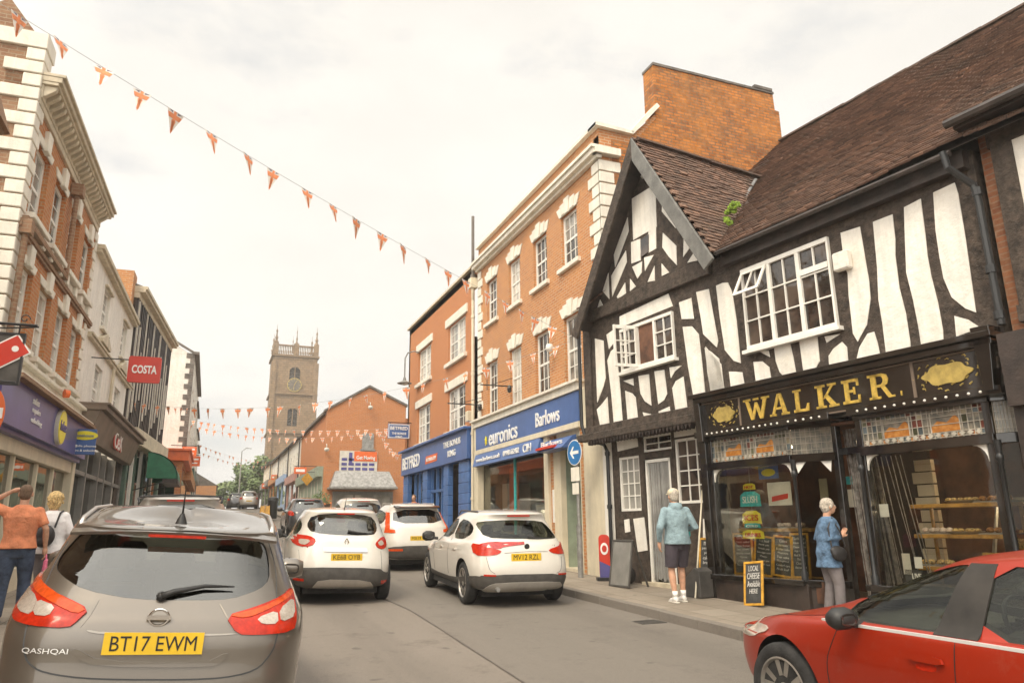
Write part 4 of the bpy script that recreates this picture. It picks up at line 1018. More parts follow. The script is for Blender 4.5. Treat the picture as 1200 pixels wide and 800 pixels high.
# ================================================================ betting shop
BB = thing('brick_building', 'lower orange brick building with paired sashes above a blue shopfront', 'building', (8, 27, .9))
bw2 = [(-26.2, -24.1, 7.6, 9.05), (-30.6, -28.6, 7.6, 9.05)]; bw1 = [(-26.2, -24.1, 5.0, 6.55), (-30.6, -28.6, 5.0, 6.55)]
part('wall', G['brick_red'], BB, lambda m: (wall(EU, -32.3, -23.1, 4.6, 10.45, bw2+bw1, 0, .15, m), m.fb(FR(8, 23.1, 0), 0, 9, .6, 10.4, -9.2, -9.0), m.fb(EU, -32.3, -23.1, 10.2, 10.45, -.3, 0)))
part('end_wall', G['brick_red'], BB, lambda m: m.box(8.01, 17, 32.1, 32.3, .8, 10.4))
part('coping', G['stone_trim'], BB, lambda m: m.fb(EU, -32.35, -23.1, 10.45, 10.53, -.35, .12))
part('lintel', G['stone_white'], BB, lambda m: [m.fb(EU, a-.25, b+.25, d, d+.32, -.02, .06) for a, b, c, d in bw2+bw1], bevel=.01)
part('window_sill', G['stone_white'], BB, lambda m: [m.fb(EU, a-.18, b+.18, c-.15, c, -.12, .12) for a, b, c, d in bw2+bw1], bevel=.01)
for a, b, c, d in bw2+bw1:
    h = (a+b)/2; sash(BB, EU, a, h-.02, c, d, -.08, 2, 2); sash(BB, EU, h+.02, b, c, d, -.08, 2, 2)
def bsf(m):
    m.fb(EU, -32.3, -23.15, 3.8, 4.78, -.05, .25); m.fb(EU, -32.35, -23.1, 4.78, 4.86, -.05, .4)
bs = part('fascia_sign', G['blue_fascia'], BB, bsf, bevel=.01)
def piers(m):
    for a, b in ((-32.3, -31.5), (-29.1, -28.4), (-26.2, -25.6), (-24.4, -23.3)):
        z = .6
        while z < 3.78: m.fb(EU, a, b, z+.01, min(z+.34, 3.8), -.05, .14); z += .35
        m.fb(EU, a+.03, b-.03, .6, 3.8, -.06, .12)
    m.fb(EU, -32.3, -23.2, .5, 1.2, -.1, .08)
part('blue_pier', G['blue_paint'], BB, piers, bevel=.012)
part('window_frame', G['blue_paint'], BB, lambda m: [m.fb(EU, u, u+.08, 1.2, 3.8, -.1, 0) for u in (-30.9, -30.2, -28.3, -27.6, -26.9, -26.3)]+[m.fb(EU, -28.4, -26.2, 2.9, 3.0, -.1, 0)])
part('display_glass', G['dark_glass'], BB, lambda m: (m.fb(EU, -31.5, -29.1, 1.2, 3.8, -.14, -.12), m.fb(EU, -28.4, -26.2, 1.2, 3.8, -.14, -.12)))
part('door', G['grey_paint'], BB, lambda m: m.fb(EU, -25.6, -24.4, .7, 3.8, -.5, -.45))
part('interior', G['interior_warm'], BB, lambda m: m.fb(EU, -31.6, -24.4, .6, 3.9, -1.2, -1.1))
text_on('lettering', 'BETFRED', EU, -30.6, 4.28, .26, .4, G['text_white'], bs, w=2.9, h=.52, bold=.03)
text_on('lettering', 'THE BONUS', EU, -24.85, 4.48, .26, .3, G['text_white'], bs, w=2.0, h=.22, bold=.03)
text_on('lettering', 'KING', EU, -24.85, 4.13, .26, .3, G['text_white'], bs, w=.9, h=.22, bold=.03)
part('red_panel', G['orange_sign'], bs, lambda m: m.fp(EU, [(-28.3, 4.0), (-26.7, 4.02), (-26.6, 4.3), (-28.2, 4.3)], .25, .262))
text_on('lettering', 'BETFRED.COM', EU, -27.45, 4.15, .265, .3, G['text_white'], bs, w=1.3, h=.13, bold=.02)
m = MB(); m.fb(EU, -23.5, -23.25, 5.05, 5.4, .02, .2); o = m.build('junction_box', G['cream_paint'], bevel=.01); props(o, 'small cream box on brick above the right end of the betting fascia', 'box')
# projecting betting sign
def proj_sign(name, label, p0, p1, Y, mat, t=.06, rim=None, post=None, bracket_to=None):
    a, b = at_y(*p0, Y), at_y(*p1, Y)
    root = thing(name, label, 'shop sign', ((a.x+b.x)/2, Y, (a.z+b.z)/2))
    x0, x1, z0, z1 = min(a.x, b.x), max(a.x, b.x), min(a.z, b.z), max(a.z, b.z)
    part('panel', G[mat], root, lambda m: m.box(x0, x1, Y, Y+t, z0, z1), bevel=.008)
    if bracket_to is not None: part('bracket', G['black_metal'], root, lambda m: (m.tube([(bracket_to, Y+t/2, z1+.06), (x0 if bracket_to > x1 else x1, Y+t/2, z1+.06)], .02, 6), m.tube([(x0+.1, Y+t/2, z1), (x0+.1, Y+t/2, z1+.06)], .012, 5), m.tube([(x1-.1, Y+t/2, z1), (x1-.1, Y+t/2, z1+.06)], .012, 5)))
    return root, x0, x1, z0, z1
r, x0, x1, z0, z1 = proj_sign('hanging_sign', 'blue projecting bookmaker sign at far corner of the betting shop', (455, 496), (480, 514), 31.6, 'blue_fascia', bracket_to=8)
w_ = x1-x0; F3 = front(31.6); xc = (x0+x1)/2
part('border', G['text_white'], r, lambda m: (m.fb(F3, x0+.02, x1-.02, z1-.05, z1-.02, 0, .01), m.fb(F3, x0+.02, x1-.02, z0+.02, z0+.05, 0, .01), m.fb(F3, x0+.02, x0+.05, z0+.05, z1-.05, 0, .01), m.fb(F3, x1-.05, x1-.02, z0+.05, z1-.05, 0, .01)))
text_on('lettering', 'BETFRED', F3, xc, z1-.19, .01, .2, G['text_white'], r, w=w_*.8, h=.15, bold=.03)
text_on('lettering', 'THE BONUS', F3, xc, z1-.42, .01, .2, G['text_white'], r, w=w_*.66, h=.1, bold=.02)
text_on('lettering', 'KING', F3, xc, z1-.57, .01, .2, G['text_white'], r, w=w_*.3, h=.1, bold=.02)
# street lamp hung from the corner of the betting shop
def lantern(px, py, Y, label, xa, s=1.):
    p = at_y(px, py, Y); t = thing('wall_lamp', label, 'street lamp', p)
    part('lamp_shade', G['grey_paint'], t, lambda m: m.lathe(p, [(.05*s, .26*s), (.08*s, .12*s), (.32*s, 0), (.30*s, -.015*s), (.06*s, .08*s)], seg=20), smooth=True, ang=.7)
    part('lamp_glass', G['box_white'], t, lambda m: m.lathe(p, [(.001, -.10*s), (.10*s, -.07*s), (.15*s, 0), (.1*s, .05*s)], seg=16, cap=False), smooth=True)
    part('arm', G['grey_paint'], t, lambda m: m.tube([p+Vector((0, 0, .25*s)), p+Vector((0, 0, 1.1*s)), p+Vector((.12*s, 0, 1.35*s)), p+Vector((.4*s, 0, 1.45*s)), Vector((xa, Y, p.z+1.4*s))], .03*s, 6))
lantern(474, 449, 30.5, 'wide grey pendant street lamp hanging off the betting shop corner', 8.0, 1.)
# ================================================================ left side of the street
LB = thing('brick_building', 'tall orange brick building with white quoins, bracketed cornice and purple shop fascia', 'building', (-3.3, 16, .5))
def lwx(c, w): return c-w/2, c+w/2
lw2 = [(*lwx(c, .95), 6.95, 8.35) for c in (-.05, 1.45, 2.95, 4.45)]; lw1 = [(*lwx(c, .95), 4.75, 6.15) for c in (-.05, 1.45, 2.95, 4.45)]
LS = FR(*LF.p(-1, 0).xy, PI/2+math.atan2(-.03, 1)+PI/2)      # side wall of the corner, faces the camera
def lwall(m):
    wall(LF, -1.0, 5.35, 4.0, 9.0, lw2+lw1, 0, .16, m)
    pass
    m.fb(LF, -1, 5.35, 9.0, 9.5, -.5, -.002)
part('wall', G['brick_left'], LB, lwall)
def lq(m):
    z = 4.35; k = 0
    while z < 9.9:
        w = .42 if k % 2 else .26
        m.fb(LF, -1.045, -1+w, z+.012, z+.235, -.24 if k % 2 else -.55, .045)
        z < 8.8 and m.fb(LF, 5.35-w*.8, 5.35, z+.012, z+.235, -.02, .03)
        z += .25; k += 1
    m.fb(LF, -1.06, -.5, 9.85, 10.15, -.7, .06)
part('quoins', G['stone_white'], LB, lq, bevel=.012)
def lside(m):
    a, b = LF.p(-1, .3), LF.p(-1, .3, -9)
    m.add([b, a, a+Vector((0, 0, 9.8)), b+Vector((0, 0, 9.8))], [(0, 1, 2, 3)])
    m.prism([LF.p(-.99, 10.1, -.12), LF.p(-.99, 10.1, -1.6), LF.p(-.99, 10.75, -.62)], (0, .5, 0)); m.prism([LF.p(-.99, 9.5, -.01), LF.p(-.99, 9.5, -2), LF.p(-.99, 10.1, -2), LF.p(-.99, 10.1, -.01)], (0, .4, 0))
part('side_wall', G['brick_brown'], LB, lside)
def lc(m):
    m.fb(LF, -.98, 5.1, 8.82, 8.94, -.02, .06); m.fb(LF, -1.0, 5.12, 9.2, 9.26, -.02, .30); m.fb(LF, -1.01, 5.14, 9.26, 9.36, -.02, .35); m.fb(LF, -1.02, 5.16, 9.36, 9.42, -.02, .40)
    m.fb(LF, -.98, 5.1, 8.94, 9.2, -.02, .08)
    u = -.9
    while u < 5.0: m.fp(FR(*LF.p(u, 0).xy, math.atan2(LF.n.y, LF.n.x)), [(.07, 8.98), (.12, 9.0), (.26, 9.12), (.28, 9.2), (.07, 9.2)], -.05, .05); u += .24
part('cornice', G['stone_trim'], LB, lc, bevel=.008)
part('lintel', G['stone_white'], LB, lambda m: [m.fp(LF, [(c-.12, d-.02), (c+.12, d-.02), (c+.15, d+.36), (c-.15, d+.36)], -.02, .08) for c, d in [((a+b)/2, d) for a, b, _, d in lw2+lw1]]+[m.fp(LF, [(a-.05, d), (b+.05, d), (b+.15, d+.16), (a-.15, d+.16)], -.02, .02) for a, b, _, d in lw2+lw1], bevel=.01)
part('window_sill', G['stone_white'], LB, lambda m: [(m.fb(LF, a-.12, b+.12, c-.1, c, -.14, .16), m.fb(LF, a-.05, a+.12, c-.32, c-.1, -.02, .12), m.fb(LF, b-.12, b+.05, c-.32, c-.1, -.02, .12), m.fb(LF, a, b, c-.26, c-.12, -.02, .05)) for a, b, c, d in lw2+lw1], bevel=.01)
part('string_course', G['brick_brown'], LB, lambda m: (m.fb(LF, -1.0, 5.7, 6.5, 6.56, -.02, .05), m.fb(LF, -1.0, 5.7, 6.56, 6.64, -.02, .08), m.fb(LF, -.9, 2.35, 6.68, 6.78, .02, .14)))
for a, b, c, d in lw2+lw1: sash(LB, LF, a, b, c, d, -.09, 2, 2, fw=.09)
def ldp(m):
    m.tube([LF.p(2.2, 8.6, .12), LF.p(2.2, 6.75, .12)], .05); m.fb(LF, 2.08, 2.32, 8.5, 8.75, .02, .24); m.fb(LF, -.98, -.78, 6.45, 6.7, .02, .22); m.tube([LF.p(-.88, 6.6, .12), LF.p(-.88, 4.2, .12)], .05)
part('drainpipe', G['brick_brown'], LB, ldp)
def lband(m):
    m.fb(LF, -1.05, 5.72, 4.16, 4.45, -.02, .10); m.fb(LF, -1.06, 5.74, 4.45, 4.52, -.02, .2); m.fb(LF, -1.05, 5.72, 4.05, 4.16, -.02, .38)
part('stone_band', G['stone_white'], LB, lband, bevel=.01)
part('fascia_cornice', G['brick_brown'], LB, lambda m: m.fb(LF, -1.05, 5.74, 4.02, 4.09, -.02, .44))
lsf = part('fascia_sign', G['purple'], LB, lambda m: (m.fb(LF, -1.5, 5.62, 3.28, 4.02, -.02, .3), m.fb(LF, -1.5, 5.62, 3.2, 3.28, -.02, .2)))
def disc(m, u, z, r, o0, o1, n=32): m.fp(LF, [(u+r*math.cos(2*PI*k/n), z+r*math.sin(2*PI*k/n)) for k in range(n)], o0, o1)
part('sign_rim', G['box_white'], lsf, lambda m: disc(m, 2.5, 3.66, .35, .3, .37))
part('sign_disc', G['yellow_sign'], lsf, lambda m: disc(m, 2.5, 3.66, .325, .37, .385))
text_on('lettering', 'fonehouse', LF, 2.5, 3.68, .39, .2, G['purple'], lsf, w=.52, h=.2, bold=.01)
for k, (s_, w_) in enumerate((('sales', .45), ('repairs', .55), ('unlocking', .75))):
    text_on('lettering', s_, LF, .55+.1*k, 3.86-.17*k, .305, .14, G['text_white'], lsf, w=w_, h=.12, bold=.01)
    text_on('lettering', s_, LF, 4.75+.12*k*0, 3.8-.16*k, .305, .14, G['text_white'], lsf, w=w_, h=.12, bold=.01)
def lsh(m):
    for u in (-1.0, 5.42): m.fb(LF, u, u+.28, .3, 3.25, -.3, .12)
    m.fb(LF, -.75, 5.42, 2.95, 3.22, -.1, .08); m.fb(LF, -.75, 5.42, .3, 1.0, -.1, .06)
    for u in (.9, 2.6, 4.0): m.fb(LF, u, u+.07, 1.0, 2.95, -.1, .02)
part('shopfront', G['cream_paint'], LB, lsh, bevel=.01)
part('display_glass', G['dark_glass'], LB, lambda m: m.fb(LF, -.75, 5.42, 1.0, 2.95, -.06, -.05))
part('shop_interior', G['interior_warm'], LB, lambda m: (m.fb(LF, -.9, 5.5, .4, 3.3, -2.6, -2.5), m.fb(LF, -.9, 5.5, .35, .5, -2.5, -.1)))
def posters(m, fr, L, o=-.1):
    for a, b, c, d in L: m.fb(fr, a, b, c, d, o-.01, o)
part('window_poster', G['brick_orange'], LB, lambda m: posters(m, LF, [(1.1, 1.9, 2.2, 2.8), (2.8, 3.7, 2.3, 2.85)]))
part('window_poster', G['box_white'], LB, lambda m: posters(m, LF, [(-.4, .4, 1.3, 2.3), (1.2, 1.7, 1.3, 1.9), (4.3, 5.0, 1.5, 2.5)], -.12))
part('back_wall', G['brick_left'], LB, lambda m: (m.fb(LF, -1.0, 5.3, .3, 9.4, -9.2, -9), m.fb(LF, 5.25, 5.33, .3, 9.3, -9, -.1)))
part('roof', G['slate'], LB, lambda m: m.prism([LF.p(-.9, 9.45, -.5), LF.p(-.9, 10.6, -4.5), LF.p(-.9, 9.45, -9)], (0, 6.1, 0)))
m = MB(); m.tube([LF.p(2.85, 4.4, .25), LF.p(2.9, 4.4, .33)], [.09, .08], 14); o = m.build('alarm_box', G['orange_sign'], smooth=True, ang=.5); props(o, 'round orange alarm bell box above the purple fascia', 'alarm box')
# ---- white stucco building
SB = thing('stucco_building', 'white stucco building with moulded cornice over a brown shopfront', 'building', (-3, 24, .8))
sw2 = [(7.2, 8.15, 6.95, 8.05), (10.8, 11.75, 6.95, 8.05)]; sw1 = [(7.2, 8.3, 4.75, 5.95), (10.7, 11.8, 4.75, 5.95)]
part('wall', G['plaster'], SB, lambda m: (wall(LF, 5.36, 13.0, 3.9, 8.5, sw2+sw1, 0, .12, m), m.fb(LF, 5.42, 12.95, .5, 8.5, -8, -7.9), m.fb(LF, 12.9, 13.0, .5, 8.5, -8, -.12), m.fb(LF, 5.38, 5.43, .5, 8.5, -8, -.12), m.fb(LF, 12.96, 13.8, .5, 8.4, -8, -.06)))
part('cornice', G['stone_trim'], SB, lambda m: (m.fb(LF, 5.38, 13.0, 8.42, 8.5, -.1, .14), m.fb(LF, 5.36, 13.02, 8.5, 8.62, -.1, .2), m.fb(LF, 5.38, 13.0, 7.95, 8.0, -.02, .06) if 0 else None, m.fb(LF, 5.7, 13.8, 6.3, 6.38, -.02, .09), m.fb(LF, 5.7, 13.8, 6.38, 6.44, -.02, .13)), bevel=.01)
part('window_hood', G['stone_trim'], SB, lambda m: [(m.fp(LF, [(c-.7, 6.5), (c+.7, 6.5), (c+.7, 6.6), (c, 6.85), (c-.7, 6.6)], -.02, .14), m.fb(LF, c-.55, c+.55, 8.06, 8.12, -.02, .08)) for c in (7.7, 11.3)], bevel=.01)
for a, b, c, d in sw2+sw1: sash(SB, LF, a, b, c, d, -.07, 2, 2, gl='pale_pane')
part('window_sill', G['stone_white'], SB, lambda m: [m.fb(LF, a-.1, b+.1, c-.08, c, -.1, .1) for a, b, c, d in sw2+sw1])
cf = part('fascia_sign', G['taupe'], SB, lambda m: (m.hexa([LF.p(5.75, 3.78, .05), LF.p(13.8, 3.78, .05), LF.p(13.8, 3.78, .3), LF.p(5.75, 3.78, .3), LF.p(5.75, 4.5, .05), LF.p(13.8, 4.5, .05), LF.p(13.8, 4.5, .5), LF.p(5.75, 4.5, .5)]), m.fb(LF, 5.7, 13.85, 4.5, 4.62, -.02, .62), m.fb(LF, 5.7, 13.85, 4.62, 4.68, -.02, .7)), bevel=.01)
CFR = FR(*LF.p(0, 0, .42).xy, math.atan2(LF.u.y, LF.u.x))
text_on('lettering', 'CeX', CFR, 9.5, 4.13, .0, .4, G['sign_red'], cf, w=1.5, h=.52, bold=.03); text_on('lettering', 'CeX', CFR, 9.56, 4.13, .02, .4, G['text_white'], cf, w=1.42, h=.46, bold=.005)
part('shopfront', G['grey_paint'], SB, lambda m: [m.fb(LF, u, u+.12, .4, 3.8, -.2, .06) for u in (5.8, 7.4, 9.2, 10.3, 11.9, 13.6)]+[m.fb(LF, 5.8, 13.7, .4, .9, -.2, .04), m.fb(LF, 5.8, 13.7, 3.0, 3.1, -.2, .04)])
part('display_glass', G['dark_glass'], SB, lambda m: m.fb(LF, 5.8, 13.7, .9, 3.8, -.12, -.1))
part('window_poster', G['brick_orange'], SB, lambda m: posters(m, LF, [(6.1, 6.9, 1.0, 2.8), (9.4, 10.1, 1.0, 2.6)], -.2))
part('window_poster', G['sage'], SB, lambda m: posters(m, LF, [(7.7, 9.0, 1.0, 2.9)], -.2))
part('shop_interior', G['interior_dark'], SB, lambda m: m.fb(LF, 5.8, 13.7, .4, 3.9, -1.2, -1.1))
part('downpipe', G['stone_trim'], SB, lambda m: m.tube([LF.p(9.6, 6.3, .08), LF.p(9.6, 4.7, .08)], .045))
m = MB()
m.fb(LF, 12.5, 13.3, 8.4, 10.3, -.9, -.1); o = m.build('chimney_stack', G['brick_orange']); props(o, 'squat orange brick chimney between white stucco and dark slatted building', 'chimney')
# ---- dark timber slatted building
DB = thing('slatted_building', 'dark building clad in vertical timber slats above a pale fascia', 'building', (-2.8, 32, 1.2))
_a, _b = Vector(LF.p(13.05, 0).xy), Vector((-2.22, 35.9)); DF = FR(0, 0, math.atan2((_b-_a).y, (_b-_a).x)); DF.o = _a-DF.u*13.05
part('wall', G['timber'], DB, lambda m: (m.fb(DF, 13.05, 21.6, 0.6, 9.7, -8, -.02)))
def slats(m):
    rnd = random.Random(4); u = 13.1
    while u < 21.4: m.fb(DF, u, u+.1, 5.2, 9.5, -.02, .05+rnd.uniform(0, .02)); u += .3+rnd.uniform(-.03, .05)
part('timber_slats', G['timber_dark'], DB, slats)
part('white_stripes', G['plaster_old'], DB, lambda m: [m.fb(DF, u, u+.09, 5.3+(k % 4)*.3, 9.45-(k % 3)*.8, -.02, .085) for k, u in enumerate([13.3+i*.55 for i in range(15)])])
part('eaves', G['stone_trim'], DB, lambda m: (m.fb(DF, 13.0, 21.7, 9.7, 9.8, -.3, .26), m.fb(DF, 13.0, 21.7, 9.8, 9.92, -.3, .32), m.fb(DF, 13.02, 21.6, 9.5, 9.7, -.1, .08)), bevel=.01)
part('roof', G['slate'], DB, lambda m: m.prism([DF.p(13.05, 9.9, .25), DF.p(13.05, 11.4, -4), DF.p(13.05, 9.9, -8)], DF.p(21.6, 0)-DF.p(13.05, 0)))
part('fascia_sign', G['stone_trim'], DB, lambda m: (m.fb(DF, 13.9, 21.5, 4.55, 5.1, -.02, .35), m.fb(DF, 13.9, 21.5, 4.5, 4.56, -.02, .45)), bevel=.01)
part('shopfront', G['green_paint'], DB, lambda m: [m.fb(DF, u, u+.3, .6, 4.5, -.02, .1) for u in (14, 15.5, 17.5, 19.3, 21.2)])
part('shop_column', G['white_paint'], DB, lambda m: [m.fb(DF, u, u+.14, .8, 4.5, .1, .2) for u in (14.5, 16.2, 18.8)])
part('display_glass', G['dark_glass'], DB, lambda m: m.fb(DF, 14.2, 21.3, 1.2, 4.3, -.02, .03))
cst = thing('hanging_sign', 'red rounded coffee shop sign projecting above the left pavement', 'shop sign', at_y(169, 432, 21))
a, b = at_y(148, 447, 21), at_y(190, 419, 21)
def rrect(x0, x1, z0, z1, r, n=5): 
    out = []
    for cx, cz, t0 in ((x1-r, z0+r, -PI/2), (x1-r, z1-r, 0), (x0+r, z1-r, PI/2), (x0+r, z0+r, PI)):
        out += [(cx+r*math.cos(t0+PI/2*k/n), cz+r*math.sin(t0+PI/2*k/n)) for k in range(n+1)]
    return out
F21 = front(21)
part('panel', G['sign_red'], cst, lambda m: m.fp(F21, rrect(a.x, b.x, a.z, b.z, .06), -.1, 0))
text_on('lettering', 'COSTA', F21, (a.x+b.x)/2, (a.z+b.z)/2, .005, .3, G['text_white'], cst, w=(b.x-a.x)*.76, h=(b.z-a.z)*.32, bold=.035)
part('bracket', G['black_metal'], cst, lambda m: m.tube([(a.x, 21.05, b.z-.1), (LF.p(6.5, 0).x-.1, 21.05, b.z-.1)], .015, 6))
bsg = thing('hanging_sign', 'small blue projecting sign with yellow oval at the end of the purple fascia', 'shop sign', at_y(98, 517, 18.9))
a, b = at_y(83, 532, 18.9), at_y(114, 503, 18.9); F20 = front(18.9)
part('panel', G['sign_blue'] if 0 else G['blue_fascia'], bsg, lambda m: m.box(a.x, b.x, 18.9, 18.98, a.z, b.z), bevel=.01)
xc, zc = (a.x+b.x)/2, (a.z+b.z)/2
part('oval', G['yellow_sign'], bsg, lambda m: m.fp(F20, [(xc+.26*math.cos(2*PI*k/28), zc+.14+.1*math.sin(2*PI*k/28)) for k in range(28)], 0, .012))
text_on('lettering', 'fonehouse', F20, xc, zc+.14, .016, .2, G['blue_fascia'], bsg, w=.36, h=.07)
text_on('lettering', 'mobile phones', F20, xc, zc-.1, .004, .2, G['text_white'], bsg, w=.5, h=.06, bold=.01)
text_on('lettering', 'repairs & unlocking', F20, xc, zc-.2, .004, .2, G['text_white'], bsg, w=.58, h=.06, bold=.01)
# grey sign with red diamond near the camera
dsg = thing('hanging_sign', 'grey projecting sign with a red and white tile logo at the left edge', 'shop sign', at_y(10, 420, 12.4))
a, b = at_y(-42, 448, 12.4), at_y(31, 391, 12.4); F12 = front(12.4)
part('panel', G['plastic_grey'], dsg, lambda m: m.box(a.x, b.x, 12.4, 12.46, a.z, b.z), bevel=.008)
part('frame', G['black_metal'], dsg, lambda m: (m.box(a.x, b.x, 12.385, 12.4, b.z-.03, b.z), m.box(a.x, b.x, 12.385, 12.4, a.z, a.z+.03), m.box(b.x-.03, b.x, 12.386, 12.4, a.z+.03, b.z-.03)))
c0 = at_y(5, 414, 12.4)
def rot(pts, t, c): return [(c.x+x*math.cos(t)-y*math.sin(t), c.z+x*math.sin(t)+y*math.cos(t)) for x, y in pts]
def tl(r, h, k=.04): return [(-r, -h), (r, -h), (r, h), (-r, h)]
th = math.radians(35)
part('logo_border', G['text_white'], dsg, lambda m: m.fp(F12, rot(tl(.29, .17), th, c0), 0, .012))
part('logo_tile', G['sign_red'], dsg, lambda m: m.fp(F12, rot(tl(.27, .15), th, c0), 0, .016))
part('logo_dot', G['text_white'], dsg, lambda m: [m.fp(F12, [(c0.x+dx+.045*math.cos(2*PI*k/18), c0.z+dz+.045*math.sin(2*PI*k/18)) for k in range(18)], 0, .02) for dx, dz in ((.13, .075),)])
def scrl(m):
    z = b.z+.14; m.tube([(b.x+.12, 12.43, z), (a.x-.4, 12.43, z)], .02, 6); m.tube([(b.x-.1, 12.43, z), (b.x-.1, 12.43, b.z)], .012, 5)
    m.tube([(b.x-.05+.07*math.cos(t)*(1-t/9), 12.43, z+.09+.07*math.sin(t)*(1-t/9)) for t in [k*.5 for k in range(14)]], .009, 5)
    m.tube([(b.x+.14, 12.43, z-.02), (b.x-.3, 12.43, z-.07), (a.x, 12.43, z-.08)], .012, 5)
part('scroll_bracket', G['black_metal'], dsg, scrl)
# round red and white sign partly at the left edge
rs = thing('pavement_sign', 'red and white round banner sign cut off by the left edge', 'sign', at_y(-3, 483, 11.5)); p = at_y(-19, 483, 11.5); F11 = front(11.5)
part('panel', G['orange_sign'], rs, lambda m: m.fp(F11, [(p.x+.23*math.cos(2*PI*k/30), p.z+.38*math.sin(2*PI*k/30)) for k in range(30)], -.03, 0))
part('white_bar', G['text_white'], rs, lambda m: m.fb(F11, p.x-.22, p.x+.21, p.z-.07, p.z+.07, 0, .006))
part('arm', G['black_metal'], rs, lambda m: m.tube([(p.x+.3, 11.5, p.z+.42), (-3.4, 11.5, p.z+.46)], [.008, .03], 6))
part('post', G['black_metal'], rs, lambda m: m.tube([(p.x-.3, 11.53, p.z+.46), (p.x-.3, 11.53, .4)], .03, 8))
# near building whose eaves corner shows at the left edge
NL = thing('brown_building', 'brown eaves corner of the nearest building at the left edge', 'building', (-4.2, 8, .2))
part('eaves', G['brick_brown'], NL, lambda m: (m.prism([at_y(-30, 90, 10.5), at_y(2, 118, 10.5), at_y(12, 158, 10.5), at_y(-30, 160, 10.5)], (0, -2, 0))))
part('wall', G['brick_brown'], NL, lambda m: m.box(-8, -3.95, 2, 10.4, .1, 7.0))
# ---- far left
TB = thing('white_building', 'tall narrow white building with dark quoins and blank side wall', 'building', (-2.4, 45.5, 1.8))
cx = at_y(223, 470, 45).x; zt = at_y(222, 415, 45).z
def tbw(m):
    m.box(cx-6, cx, 45, 60, 1.5, zt); m.prism([(cx-.2, 44.99, zt), (cx-3, 44.99, zt+1.7), (cx-6, 44.99, zt)], (0, 15, 0))
part('wall', G['plaster'], TB, tbw)
def tq(m):
    z = at_y(216, 524, 45).z; k = 0
    while z < zt-.2:
        m.box(cx-(.42 if k % 2 else .2), cx+.02, 44.97, 45.3, z, z+.28); z += .3; k += 1
part('quoins', G['slate'], TB, tq)
part('eaves', G['slate'], TB, lambda m: (m.box(cx-.1, cx+.25, 44.9, 60, zt, zt+.16), m.tube([(cx-.05, 44.95, zt+.1), (cx-3, 44.95, zt+1.8)], .09, 4)))
FT = FR(cx, 45, PI/2)
for u in (2, 5, 8, 11):
    for z in (4.6, 7.2, 9.6):
        if z < zt-1: sash(TB, FT, u, u+1, z, z+1.5, .04, 2, 2)
part('shopfront', G['brick_orange'], TB, lambda m: (m.fb(FT, 0, 15, 4.3, 4.9, 0, .4), m.fb(FT, -.02, 15, 1.6, 4.3, -.1, .1)))
part('display_glass', G['dark_glass'], TB, lambda m: m.fb(FT, 1, 14, 2.4, 4.2, .1, .12))
# red shopfront kiosk under the white gable
a, b = at_y(190, 575, 38), at_y(222, 528, 38)
RB = thing('red_shopfront', 'red painted shopfront with bracketed canopy beyond the green awning', 'shopfront', ((a.x+b.x)/2, 38, 1.4))
part('canopy', G['orange_sign'], RB, lambda m: (m.box(-3, b.x, 38, 44.9, b.z-.45, b.z), m.box(-3, b.x+.1, 37.9, 44.9, b.z, b.z+.1)))
part('wall', G['brick_red'], RB, lambda m: m.box(-3, b.x-.25, 38.2, 44.9, 1.4, b.z-.45))
part('display_glass', G['dark_glass'], RB, lambda m: (m.box(-2.7, b.x-.5, 38.17, 38.2, 2.1, b.z-.7), m.box(b.x-.26, b.x-.23, 38.6, 44, 2.1, b.z-.7)))
# green dutch awning
aw = thing('awning', 'dark green curved shop awning over the left pavement', 'awning', at_y(190, 550, 30))
p0, p1 = at_y(178, 560, 30), at_y(211, 530, 30)
def awn(m):
    n = 8; xs0, xs1 = p0.x-.2, p1.x; zt_, zb = p1.z, p0.z
    rows = []
    for k in range(n+1):
        t = PI/2*k/n; rows.append((xs0+(xs1-xs0)*math.sin(t), zb+(zt_-zb)*math.cos(t)))
    for (x0_, z0_), (x1_, z1_) in zip(rows, rows[1:]): m.prism([(x0_, 30, z0_), (x1_, 30, z1_), (x1_-.03, 30, z1_-.03), (x0_-.03, 30, z0_-.03)], (0, 3.2, 0))
    m.prism([(xs0, 30, zb)]+[(x, 30, z) for x, z in rows], (0, .02, 0)); m.prism([(xs0, 33.2, zb)]+[(x, 33.2, z) for x, z in rows], (0, .02, 0))
part('canopy', G['green_awning'], aw, awn)
part('valance', G['timber_dark'], aw, lambda m: m.box(p0.x+.35, p1.x+.01, 29.99, 33.2, p0.z-.16, p0.z-.02))
part('support', G['black_metal'], aw, lambda m: (m.tube([(p1.x-.05, 30.05, p0.z), (LF.p(15.5, 0).x, 30.05, p0.z-.5)], .02), m.tube([(p1.x-.05, 33.1, p0.z), (LF.p(18.5, 0).x, 33.1, p0.z-.5)], .02)))
for (q0, q1, Y, lb) in (((214, 523), (230, 534), 44.3, 'upper orange hanging sign before the white quoined building'), ((221, 534), (234, 546), 50, 'lower orange hanging sign farther along the white building'), ((213, 564), (219, 571), 60, 'small red round-cornered sign far down the left side')):
    r, x0, x1, z0, z1 = proj_sign('hanging_sign', lb, q0, q1, Y, 'orange_sign', bracket_to=-2.2)
    part('stripe', G['text_white'], r, lambda m: (m.box(x0+.1, x1-.1, Y-.012, Y, (z0+z1)/2+.06, (z0+z1)/2+.16), m.box(x0+.15, x1-.15, Y-.012, Y, (z0+z1)/2-.16, (z0+z1)/2-.08)))
